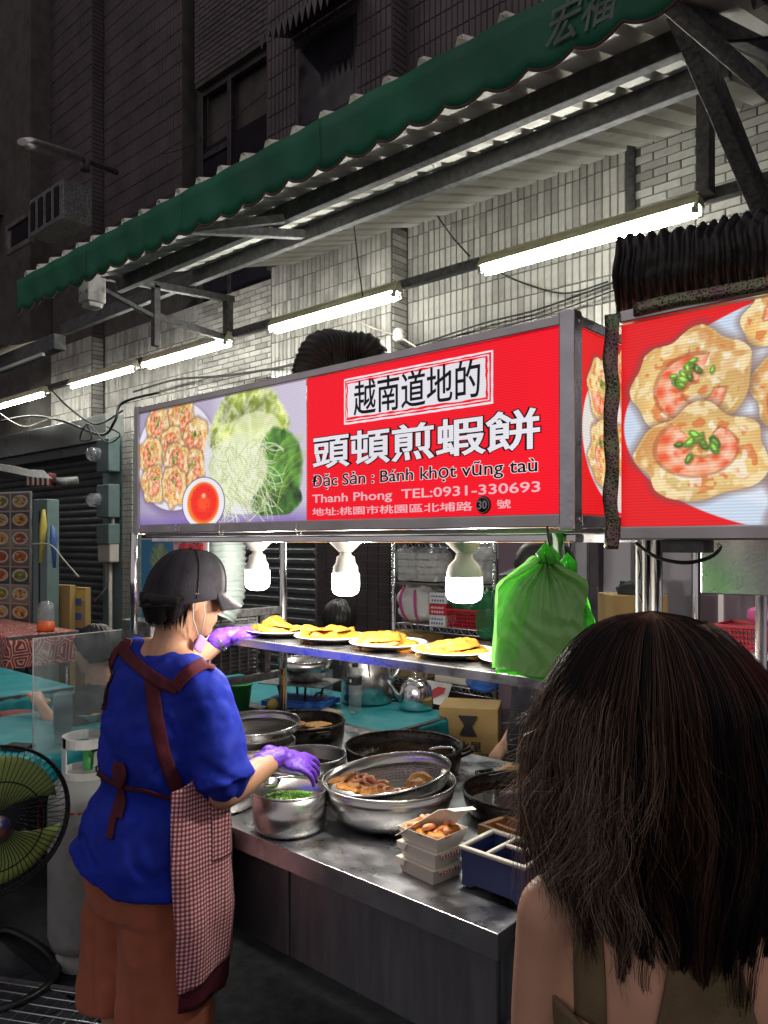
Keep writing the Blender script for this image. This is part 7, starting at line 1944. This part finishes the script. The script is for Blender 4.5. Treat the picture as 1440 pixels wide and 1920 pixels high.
dv = N(nt,'ShaderNodeMath', operation='DIVIDE'); dv.inputs[1].default_value = 2; Lk(ad.outputs[0], dv.inputs[0]); Lk(dv.outputs[0], rp.inputs[0]); Lk(rp.outputs[0], b.inputs['Base Color']); b.inputs['Roughness'].default_value = .85
MAT['gingham'] = mm
def apron_pt(t, z, off=0.0):
    """t: angle round the body from the right side (0) towards the front (90)"""
    zz = [.40,.50,.65,.80,.95,1.05,1.15]; rx = np.interp(z, zz, [.205,.218,.238,.240,.212,.200,.195])+off; ry = np.interp(z, zz, [.185,.190,.195,.190,.165,.155,.15])+off
    cx = np.interp(z, zz, [-.012,-.014,-.018,-.022,-.008,0,.005])
    w = .006*math.sin(t*9+z*6) + .010*mnoise.noise(Vector((t*3.5, z*3, 1.5))) * (1.2-z) + .004*mnoise.noise(Vector((t*12, z*9, 3)))
    x, y = (rx+w)*math.cos(t), (ry+w)*math.sin(t)
    return Vector((cx + x*math.cos(TA) - y*math.sin(TA), x*math.sin(TA) + y*math.cos(TA), z))
nu, nv = 110, 70; vs, cols, fs = [], [], []
for j in range(nv):
    v = j/(nv-1)
    for i in range(nu):
        u = i/(nu-1)
        t0 = math.radians(-25 - 9*v); t = t0 + (math.radians(190)-t0)*u
        ztop = .985 + .09*min(1, u*3.0); zbot = .505 + .02*math.sin(t*2)
        z = zbot + (ztop-zbot)*v
        vs.append(apron_pt(t, z)); cols.append((t*.215/.0112, z/.0112, 0))
for j in range(nv-1):
    for i in range(nu-1): fs.append((j*nu+i, j*nu+i+1, (j+1)*nu+i+1, (j+1)*nu+i))
m = MB(); m.add(vs, fs, True); me = m.mesh('apron_skirt'); add_colors(me, np.array(cols)); o = obj('apron_skirt', me, mm, ck); sd = o.modifiers.new('t','SOLIDIFY'); sd.thickness = .002
m = MB(); m.grid(lambda u, v: apron_pt(math.radians(-23)+math.radians(205)*u, .435+.085*v-.03*(u < .1)*0, -.006), 80, 6); o = obj('apron_hem', m, MAT['maroon'], ck); sd = o.modifiers.new('t','SOLIDIFY'); sd.thickness = .002
nu2, nv2 = 24, 24; vs, cols, fs = [], [], []
for j in range(nv2):
    for i in range(nu2):
        t = math.radians(2)+math.radians(34)*i/(nu2-1); z = .80+.135*j/(nv2-1); bul = .012*math.sin(PI*i/(nu2-1))*(j/(nv2-1))+.004
        vs.append(apron_pt(t, z, bul)); cols.append((t*.215/.0112+.5, z/.0112+.3, 0))
for j in range(nv2-1):
    for i in range(nu2-1): fs.append((j*nu2+i, j*nu2+i+1, (j+1)*nu2+i+1, (j+1)*nu2+i))
m = MB(); m.add(vs, fs, True); me = m.mesh('apron_pocket'); add_colors(me, np.array(cols)); o = obj('apron_pocket', me, mm, ck); sd = o.modifiers.new('t','SOLIDIFY'); sd.thickness = .002
# shoes
for a in (anL, anR):
    m = MB(); rings(m, [(a.x+.02,a.y+.05,.0,.045,.12,-.4),(a.x+.02,a.y+.05,.03,.046,.122,-.4),(a.x+.01,a.y+.03,.07,.040,.09,-.4),(a.x,a.y,.10,.036,.05,-.4)], dense=3); obj('shoe', m, MAT['black'], ck)
# hair and cap
Hm = lambda x, y, z: HM @ Vector((x, y, z))
m = MB()
def hairshell(u, v):
    a = math.radians(98) + math.radians(164)*u; z = -.004 - .066*v + .030*max(0,abs(u-.5)*2-.55)/.45*v
    r = .95 - .24*max(0, v-.25)/.75
    return Hm((-.010+.106*math.cos(a)*r), .087*math.sin(a)*r, z + .008*math.sin(a*13)*v)
m.grid(hairshell, 60, 14); hr = obj('hair', m, MAT['hairblack'], ck); sd = hr.modifiers.new('t','SOLIDIFY'); sd.thickness = .012; sd.offset = 1 if False else -1
m = MB(); cs = []
for i in range(900):
    u = rnd.random(); a = math.radians(95) + math.radians(170)*u; k = rnd.uniform(.90,.96); z0 = rnd.uniform(-.05,.0); ln = rnd.uniform(.02,.050)
    pts = []
    for s_ in range(5):
        t = s_/4; z = z0 - ln*t; r = (1-.26*max(0,(.0-z))/.085)*k
        pts.append(Hm(-.010+.107*math.cos(a+.04*t)*r, .088*math.sin(a+.04*t)*r, z))
    cs.append((pts, .0012))
strands(m, cs, .001); obj('hair_strands', m, MAT['hairblack'], ck, kind='stuff')
m = MB()
def capf(u, v):
    a = 2*PI*u; b = PI/2*v; tilt = -.018*math.cos(a)
    r = math.cos(b)**.75 if v < 1 else 0
    seam = 1 - .012*abs(math.cos(a*3))**18
    nz = 1 + .020*mnoise.noise(Vector((math.cos(a)*2, math.sin(a)*2, v*3)))
    return Hm(-.006+.1125*math.cos(a)*r*seam*nz, .0945*math.sin(a)*r*seam*nz, .004+tilt*(1-v)*-1.0 + .122*math.sin(b)**.85 if v > 0 else .004-tilt*-1.0*-1)
def capf2(u, v):
    a = 2*PI*u; b = PI/2*v; r = max(0, math.cos(b))**.72; seam = 1 - .012*abs(math.cos(a*3))**18
    nz = 1 + .022*mnoise.noise(Vector((math.cos(a)*2.2, math.sin(a)*2.2, v*3)))
    z = -.014 + .030*math.cos(a)*(1-v) + .140*math.sin(b)**.9
    return Hm(-.006+.1125*math.cos(a)*r*seam*nz, .0945*math.sin(a)*r*seam*nz, z)
m.grid(capf2, 96, 26, closed_u=True); cp = obj('cap', m, MAT['cap'], ck); sd = cp.modifiers.new('t','SOLIDIFY'); sd.thickness = .003
m = MB()
def brim(u, v):
    a = math.radians(-58+116*u); r0x, r0y = .108, .090
    x = -.006 + (r0x + .058*v*math.cos(a)**.6)*math.cos(a); y = (r0y+.004*v)*math.sin(a)
    return Hm(x, y, .018 - .030*v - .020*(y/.09)**2*v)
m.grid(brim, 30, 10); o = obj('brim', m, MAT['cap'], cp); sd = o.modifiers.new('t','SOLIDIFY'); sd.thickness = .004
m = MB(); ball(m, Hm(-.006,0,.127), .006, n=10); obj('button', m, MAT['cap'], cp)
for k in range(6):
    m = MB(); m.tube([Vector(capf2(k/6+1/12, v))*1.0 + (Vector(capf2(k/6+1/12, v))-Hm(0,0,0)).normalized()*.0012 for v in np.linspace(.04,.97,14)], .0013, 5); obj('seam', m, MAT['cap'], cp)
# mask hooked under the chin with its ear loop
m = MB()
m.grid(lambda u, v: Hm(.030+.045*math.sin(PI*u)**.8-.012*v, -.058+.116*u, -.094-.040*v-.012*math.sin(u*9)), 24, 8); o = obj('mask', m, MAT['mask'], ck); sd = o.modifiers.new('t','SOLIDIFY'); sd.thickness = .003
m = MB(); m.tube([Hm(.032,-.064,-.096), Hm(.030,-.078,-.045), Hm(.010,-.090,.012), Hm(-.008,-.093,.012), Hm(-.012,-.090,-.02), Hm(.0,-.080,-.06), Hm(.026,-.064,-.10)], .0016, 5); obj('ear_loop', m, MAT['white'], ck)

# ---------------------------------------------------------------- the woman in front of the stall
D1 = .90
wm_loc = onD(1238, 1017, D1); wm_loc.z = 0
wm = thing('person', 'woman seen from behind with long dark tousled hair and an olive strappy top', 'person', wm_loc, YAW)
m = MB()
hc = Vector((.0,.02,1.395))
WM = head_parts(m, hc, PI/2+.10, .12)
chain(m, [hc+Vector((0,-.02,-.06)), Vector((.0,-.012,1.255))], [.050,.058])
sl, sr_ = Vector((-.128,.0,1.165)), Vector((.158,.0,1.165))
chain(m, [Vector((0,-.01,1.235)), Vector((-.07,-.008,1.205)), sl], [.05,.046,.040]); chain(m, [Vector((0,-.01,1.235)), Vector((.08,-.008,1.205)), sr_], [.05,.046,.040])
rings(m, [(.012,0,1.225,.085,.06,0),(.012,0,1.18,.128,.085,0),(.012,.0,1.08,.135,.10,0),(.012,.0,.96,.125,.095,0),(.012,.0,.86,.12,.09,0),(.012,0,.76,.155,.11,0),(.012,0,.68,.15,.11,0)])
for s_, sh in ((-1, sl), (1, sr_)):
    el = sh + Vector((s_*.012,.03,-.26)); wr = el + Vector((-s_*.03,.16,-.10)); chain(m, [sh, sh.lerp(el,.5)+Vector((s_*.004,0,0)), el], [.041,.036,.030]); chain(m, [el, el.lerp(wr,.4), wr], [.031,.030,.021])
    hand(m, wr, (wr-el)+Vector((0,.02,-.03)), (s_*.9,0,.3), s_, .35, s=.9)
    hp = Vector((.012+s_*.07,0,.72)); kn = hp+Vector((0,.01,-.33)); an = kn+Vector((0,-.01,-.33)); chain(m, [hp, kn, kn.lerp(an,.3)+Vector((0,-.012,0)), an], [.075,.048,.046,.030]); chain(m, [an+Vector((0,0,-.01)), an+Vector((0,.10,-.028))], [.030,.024])
b2 = obj('body', m, MAT['skin2'], wm); remesh(b2, .006, 5, .6); bake(b2)
for v in b2.data.vertices:      # spine groove and shoulder blades
    c = v.co
    if c.y < 0 and .8 < c.z < 1.24:
        v.co.y += .008*math.exp(-((c.x-.012)/.014)**2) - .009*math.exp(-((abs(c.x-.012)-.068)/.030)**2-((c.z-1.115)/.055)**2) + .005*math.exp(-((abs(c.x-.012)-.040)/.012)**2-((c.z-1.09)/.06)**2)
face_bits(wm, WM)
bv2 = BVHTree.FromPolygons([v.co[:] for v in b2.data.vertices], [tuple(p.vertices) for p in b2.data.polygons])
m = MB()
def topf(u, v):
    t = 2*PI*u; ztop = 1.085 - .055*max(0,-math.sin(t))**2 + .05*max(0, math.sin(t)) + .0; z = .80 + (ztop-.80)*v
    rx = np.interp(z, [.8,.86,.96,1.08,1.12], [.150,.130,.134,.146,.146]); ry = np.interp(z, [.8,.86,.96,1.08,1.12], [.115,.100,.104,.110,.108])
    w = .003*math.sin(t*11+z*20)
    return (.012+(rx+w)*math.copysign(abs(math.cos(t))**.9, math.cos(t)), (ry+w)*math.copysign(abs(math.sin(t))**.9, math.sin(t)), z)
m.grid(topf, 80, 30, closed_u=True); o = obj('top', m, MAT['olive'], wm); sd = o.modifiers.new('t','SOLIDIFY'); sd.thickness = .003
for (x0, x1) in ((-.100,-.106), (.126,.133)):
    vs, fs = [], []
    for i in range(22):
        t = i/21; z = 1.07 + .155*t; xx = x0 + (x1-x0)*t*.2 + (0 if t < .9 else .002)
        for j in range(5):
            xq = xx + (j/4-.5)*.026; h = bv2.ray_cast(Vector((xq,-.6,z)), Vector((0,1,0)))
            p = h[0] if h[0] is not None else bv2.find_nearest(Vector((xq,-.04,z)))[0]
            vs.append(p + Vector((0,-.004,.002)))
    for i in range(21):
        for j in range(4): fs.append((i*5+j, i*5+j+1, (i+1)*5+j+1, (i+1)*5+j))
    m = MB(); m.add(vs, fs, True); o = obj('strap', m, MAT['olive'], wm); sd = o.modifiers.new('t','SOLIDIFY'); sd.thickness = .003
vs, fs = [], []
for i in range(30):
    t = i/29; z = .98 + .215*t; hw = .034 + .060*(1-t)**1.6
    for j in range(15):
        xq = .014 + hw*(j/7-1); h = bv2.ray_cast(Vector((xq,-.6,z)), Vector((0,1,0))); p = h[0] if h[0] is not None else bv2.find_nearest(Vector((xq,-.1,z)))[0]
        vs.append(p + Vector((0,-.005,0)))
for i in range(29):
    for j in range(14): fs.append((i*15+j, i*15+j+1, (i+1)*15+j+1, (i+1)*15+j))
m = MB(); m.add(vs, fs, True); o = obj('back_panel', m, MAT['olive'], wm); sd = o.modifiers.new('t','SOLIDIFY'); sd.thickness = .003
m = MB(); rings(m, [(.012,0,.86,.130,.10,0),(.012,0,.76,.165,.12,0),(.012,0,.66,.165,.12,0),(.012,0,.45,.19,.15,0),(.012,0,.30,.22,.17,0)]); sk_ = obj('skirt', m, MAT['blackcloth'], wm); remesh(sk_, .012, 2)
for s_ in (-1,1):
    m = MB(); rings(m, [(.012+s_*.07,.04,0,.036,.11,0),(.012+s_*.07,.04,.03,.037,.11,0),(.012+s_*.07,.02,.055,.03,.07,0)], dense=3); obj('shoe', m, MAT['black'], wm)
# hair: a dense under-layer plus thousands of strands
HZ = [.98,1.05,1.107,1.17,1.233,1.296,1.359,1.422,1.453,1.480,1.500,1.513,1.519]
HRX = [.035,.060,.086,.110,.134,.146,.141,.124,.108,.088,.066,.038,.0]
HRY = [.050,.068,.080,.090,.100,.108,.111,.111,.103,.085,.064,.038,.0]
def env(z): return np.interp(z, HZ, HRX), np.interp(z, HZ, HRY)
mm, nt, b = _nt('strand_brown'); Lk = nt.links.new
at = N(nt,'ShaderNodeAttribute', attribute_name='tint'); Lk(at.outputs['Color'], b.inputs['Base Color'])
b.inputs['Roughness'].default_value = .36; b.inputs['Specular IOR Level'].default_value = .55
tl = N(nt,'ShaderNodeBsdfTranslucent'); Lk(at.outputs['Color'], tl.inputs[0]); mx_ = N(nt,'ShaderNodeMixShader'); mx_.inputs[0].default_value = .45
out = next(n for n in nt.nodes if n.type == 'OUTPUT_MATERIAL'); Lk(b.outputs[0], mx_.inputs[1]); Lk(tl.outputs[0], mx_.inputs[2]); Lk(mx_.outputs[0], out.inputs[0])
MAT['strand'] = mm
m = MB()
def coref(u, v):
    a = 2*PI*u; zb_ = 1.105 + .10*max(0,-math.cos(a)) + .022*math.sin(a*9)*math.sin(a*4+1); z = zb_ + (1.508-zb_)*v; rx, ry = env(z)
    open_ = 1 - .42*max(0, math.sin(a))**3 * (1 if z < 1.44 else max(0,(1.50-z)/.06))
    k = .86 + .03*math.sin(a*17+z*30)
    return (.010+rx*k*math.cos(a), .005+ry*k*math.sin(a)*open_ - .012, z + .008*math.sin(a*23)*(1-v))
m.grid(coref, 120, 40, closed_u=True)
hr2 = obj('hair', m, pbr('under_hair', (.010,.007,.006), .5, 0, .4, 60, .8, 120, stretch=(1,1,.12)), wm); sd = hr2.modifiers.new('t','SOLIDIFY'); sd.thickness = .006
rs = np.random.RandomState(5)
ST, cols = [], []
def strand(a0, k, zend, amp, ph, col, rad, nseg=22, kick=0.0, z_start=None, jit=0.0, ac=None, kc=None, cl=0.0):
    """root near the parting, over the crown, then down in slow waves; strands of one lock draw together (cl) towards its tip"""
    pts = []; z0 = 1.519 if z_start is None else z_start
    for i in range(nseg):
        s_ = i/(nseg-1); z = z0 - (z0-zend)*(s_**1.5 if z_start is None else s_)
        rx, ry = env(min(z, 1.5185)); fall = max(0, 1.42 - z); w = min(1, fall*4.5); g = cl*min(1, fall*3.4)**1.3
        aa = a0 if ac is None else a0 + (((ac-a0+PI) % (2*PI))-PI)*g
        kk = k if kc is None else k + (kc-k)*g
        a = aa + amp*w*math.sin(z*27+ph) + jit*math.sin(z*60+ph*3)*w
        q = kk + amp*w*.55*math.sin(z*21+ph*1.7)
        if z_start is not None: q *= min(1, .80 + s_*1.1)
        out = kick*max(0, s_-.45)**1.4
        pts.append(((-.012*(1-s_) + .010*s_) + (rx*q+out)*math.cos(a), -.004 + (ry*q+out*.6)*math.sin(a), z + .45*out))
    ST.append((pts, rad)); cols.append(col)
def hem(a): return 1.025 + .125*max(0, -math.cos(a))**1.3 + .045*max(0, math.cos(a))**2 + .06*max(0, math.sin(a))
locks = []
for _ in range(330):
    a_ = rs.uniform(0, 2*PI); locks.append((a_, rs.uniform(0,6.3), rs.uniform(.02,.13), rs.uniform(.86,1.05), hem(a_)+rs.normal(0,.030), max(0, rs.normal(.0,.05)), rs.rand(), rs.uniform(.45,.9)))
for i in range(10500):
    lk = locks[rs.randint(len(locks))]; a0 = (lk[0] + rs.normal(0,.085)) % (2*PI)
    if abs(a0-PI/2) < .5 and rs.rand() < .75: continue
    k = lk[3] + rs.normal(0,.03)
    base = np.array((.014,.011,.012)) * (.6+1.2*rs.rand())
    if lk[6] < .34: base = np.array((.085,.043,.031)) * rs.uniform(.5,1.3)
    if lk[6] > .93: base = np.array((.17,.10,.07)) * rs.uniform(.5,1.2)
    zend = lk[4] + abs(rs.normal(0,.016)) if rs.rand() < .86 else rs.uniform(1.12,1.32)
    strand(a0, k, zend, lk[2], lk[1]+rs.normal(0,.10), base, rs.uniform(.00035,.00062), 22, lk[5], None, rs.uniform(0,.012), lk[0], lk[3], lk[7])
bl = [(PI + .15 + rs.uniform(-1.05,.95), rs.uniform(0,6.3), rs.uniform(.03,.16), rs.uniform(.93,1.08), rs.uniform(1.10,1.30), .17*rs.rand()**1.6, rs.uniform(.3,.85)) for _ in range(85)]
for i in range(3000):    # bleached, frizzy lower layer on the left; colour also lightened to mimic bulb backlight
    lk = bl[rs.randint(len(bl))]
    base = np.array((.50,.38,.29)) * (rs.uniform(.1,.6) if rs.rand() < .55 else rs.uniform(.7,1.6))
    strand(lk[0]+rs.normal(0,.12), lk[3]+rs.normal(0,.03), lk[4]+rs.normal(0,.015), lk[2], lk[1]+rs.normal(0,.2), base, rs.uniform(.00022,.00038), 20, max(0, lk[5]+rs.normal(0,.02)), rs.uniform(1.34,1.47), rs.uniform(0,.025), lk[0], lk[3], lk[6])
for i in range(420):     # stray hairs
    a0 = PI + rs.uniform(-1.7, 1.6)
    strand(a0, rs.uniform(1.0,1.12), rs.uniform(1.17,1.40), rs.uniform(.03,.16), rs.uniform(0,6.3), np.array((.30,.18,.12))*rs.uniform(.5,1.6), .00018, 20, .16*rs.rand()**2, rs.uniform(1.40,1.512), .03)
V, F, Cc = [], [], []
for (pts, r), c in zip(ST, cols):
    P = np.array(pts); T = np.gradient(P, axis=0); T /= np.linalg.norm(T, axis=1)[:, None]+1e-9
    A = np.cross(T, np.array((.3,.9,.1))); A /= np.linalg.norm(A, axis=1)[:, None]+1e-9; B = np.cross(T, A)
    n0 = len(V)*0 + sum(len(v) for v in V) if False else None
    n = len(P); rad = r*(1-.55*np.linspace(0,1,n)**2)[:, None]
    ring = np.stack([P + A*rad, P + (-.5*A+.866*B)*rad, P + (-.5*A-.866*B)*rad], 1).reshape(-1, 3)
    V.append(ring); i = np.arange(n-1)[:, None]*3; base_i = np.concatenate([np.stack([i[:,0]+a, i[:,0]+b_, i[:,0]+3+b_, i[:,0]+3+a], 1) for a, b_ in ((0,1),(1,2),(2,0))])
    F.append(base_i); Cc.append(np.repeat(np.asarray(c)[None], n*3, 0))
offs = np.cumsum([0]+[len(v) for v in V[:-1]]); Fa = np.concatenate([f+o for f, o in zip(F, offs)]); Va = np.concatenate(V); Ca = np.concatenate(Cc)
me = bpy.data.meshes.new('hair_strands'); me.vertices.add(len(Va)); me.vertices.foreach_set('co', Va.astype(np.float32).ravel())
me.loops.add(len(Fa)*4); me.loops.foreach_set('vertex_index', Fa.astype(np.int32).ravel()); me.polygons.add(len(Fa)); me.polygons.foreach_set('loop_start', np.arange(0,len(Fa)*4,4,dtype=np.int32))
me.polygons.foreach_set('use_smooth', np.ones(len(Fa), bool)); me.update(calc_edges=True); add_colors(me, Ca)
obj('hair_strands', me, MAT['strand'], wm, kind='stuff')

# ---------------------------------------------------------------- figures farther back
def figure(label, loc, rz, H, fc, shirt, pants, seated=False, hair='hairblack', cap=None, handL=None, handR=None, lean=0.0, hscale=1.0):
    """local frame: faces +x, y is its left; H: height of the head centre above the ground; handL/R: wrist targets"""
    r = thing('person', label, 'person', loc, rz)
    m = MB(); C = Vector((lean, 0, H)); M4 = head_parts(m, C, fc, .12)
    zs = H - .20; sx = lean*.75 - .02
    chain(m, [C+Vector((-.02,0,-.07)), Vector((sx,0,zs+.03))], [.052,.058])
    pel = (zs - .44)
    rings(m, [(sx,0,zs+.03,.07,.09,0),(sx,0,zs-.03,.09,.15,0),(sx*.8,0,zs-.16,.10,.145,0),(sx*.3,0,zs-.30,.095,.13,0),(0,0,pel,.11,.15,0),(0,0,pel-.08,.11,.15,0)])
    sh = MB(); rings(sh, [(sx,0,zs+.045,.07,.08,0),(sx,0,zs+.01,.10,.155,0),(sx*.8,0,zs-.15,.118,.165,0),(sx*.3,0,zs-.30,.115,.155,0),(0,0,pel-.03,.13,.17,0)])
    pt = MB(); rings(pt, [(0,0,pel+.02,.12,.16,0),(0,0,pel-.08,.13,.165,0),(0,0,pel-.14,.12,.16,0)])
    for s_, tgt in ((1, handL), (-1, handR)):
        S = Vector((sx, s_*.165, zs-.02)); W = Vector(tgt) if tgt else S+Vector((.12,s_*.03,-.50)); mid = (S+W)/2; dd = (W-S).length
        E = mid + Vector((-.06,s_*.05,-.10)).normalized()*math.sqrt(max(.0004,.28**2-(dd/2)**2)) if dd < .55 else mid
        chain(m, [S, E], [.046,.036]); chain(m, [E, E.lerp(W,.4), W], [.038,.036,.026]); hand(m, W, W-E, (0,0,1), -s_, .4)
        chain(sh, [S, S.lerp(E,.75)], [.062,.062]) 
        if seated:
            h_ = Vector((0,s_*.09,pel-.03)); k_ = h_+Vector((.40,s_*.02,.0)); a_ = k_+Vector((.02,0,-(pel-.11)))
        else:
            h_ = Vector((0,s_*.09,pel-.05)); k_ = h_+Vector((.01,0,-(pel-.10)*.48)); a_ = Vector((0,s_*.09,.08))
        chain(m, [h_, k_, a_], [.08,.055,.035]); chain(m, [a_, a_+Vector((.12,0,-.045))], [.035,.028])
        chain(pt, [h_, k_, k_.lerp(a_,.92)], [.095,.078,.062])
    o = obj('body', m, MAT['skin2'], r); remesh(o, .009, 4); bake(o)
    o = obj('shirt', sh, MAT[shirt], r); remesh(o, .011, 2, .6, [('f','CLOUDS',.08,.018)]); bake(o)
    o = obj('trousers', pt, MAT[pants], r); remesh(o, .013, 2, .6); bake(o)
    face_bits(r, M4)
    m = MB()
    def hs(u, v):
        a = 2*PI*u; b = PI/2*(1-v*1.45); front = max(0, math.cos(a)); cb = math.cos(max(b,-.65))
        p = Vector((-.012+.108*math.cos(a)*cb, .088*math.sin(a)*cb, .022+.108*math.sin(max(b, -.75 + 1.25*front**.6))))
        p += p.normalized()*.004*math.sin(a*19+v*7)
        return M4 @ p
    m.grid(hs, 60, 20, closed_u=True); o = obj('hair', m, MAT[hair], r); sd = o.modifiers.new('t','SOLIDIFY'); sd.thickness = .006
    if cap:
        m = MB(); m.grid(lambda u, v: M4 @ Vector((-.006+.118*math.cos(2*PI*u)*max(0,math.cos(PI/2*v))**.7, .100*math.sin(2*PI*u)*max(0,math.cos(PI/2*v))**.7, .035+.105*math.sin(PI/2*v))), 40, 12, closed_u=True); c_ = obj('cap', m, MAT[cap], r)
        m = MB(); m.grid(lambda u, v: M4 @ Vector((-.006+(.112+.075*v*math.cos(math.radians(-58+116*u))**.6)*math.cos(math.radians(-58+116*u)), .098*math.sin(math.radians(-58+116*u)), .040-.02*v)), 20, 6); o = obj('brim', m, MAT[cap], c_); sd = o.modifiers.new('t','SOLIDIFY'); sd.thickness = .004
    return r, M4
wk = onD(1020, 1017, 2.88); wk.z = 0
r, M4 = figure('stall worker in black cap and dark clothes standing behind the green bags', wk, YAW+PI+.25, 1.475, 0, 'blackcloth', 'blackcloth', cap='black', handL=(.06,.24,.84), handR=(.05,-.22,.80))
m = MB()
for y in (-.034,.034): m.tube([M4 @ Vector((.100,y+.022*math.cos(a),.004+.018*math.sin(a))) for a in np.linspace(0,2*PI,18)], .0016, 5, cap=False)
m.tube([M4 @ Vector((.098,.056,.006)), M4 @ Vector((0,.084,.004))], .0016, 5); m.tube([M4 @ Vector((.098,-.056,.006)), M4 @ Vector((0,-.084,.004))], .0016, 5); m.tube([M4 @ Vector((.101,-.012,.006)), M4 @ Vector((.101,.012,.006))], .0016, 5)
obj('glasses', m, MAT['black'], r)
dn = onD(212, 1017, 3.75); dn.z = 0
figure('dark-haired diner in a dark top bending over a bowl behind the acrylic screen', dn, YAW+PI-.25, 1.06, 0, 'dkcloth', 'blackcloth', seated=True, handL=(.33,.10,.80), handR=(.25,-.16,.62), lean=.10)
bt = thing('stool', 'dark red stool under the bending diner', 'stool', dn)
m = MB(); m.lathe([(0,.36),(.14,.36),(.155,.345),(.155,.32),(0,.33)], 24); obj('seat', m, MAT['dkred_plastic'], bt)
for k in range(4):
    a = PI/4+k*PI/2; m = MB(); m.tube([(.11*math.cos(a),.11*math.sin(a),.33),(.16*math.cos(a),.16*math.sin(a),0)], .014, 6); obj('leg', m, MAT['dkred_plastic'], bt)
fr_ = onD(636, 1017, 4.45); fr_.z = 0
figure('seated figure with dark hair glimpsed behind the plates, beyond the teal table', fr_, YAW+PI*.55, 1.13, .3, 'dkcloth', 'blackcloth', seated=True, lean=.05)
bt2 = dup(bt, fr_, 0, 'dark red stool beyond the rear teal table')
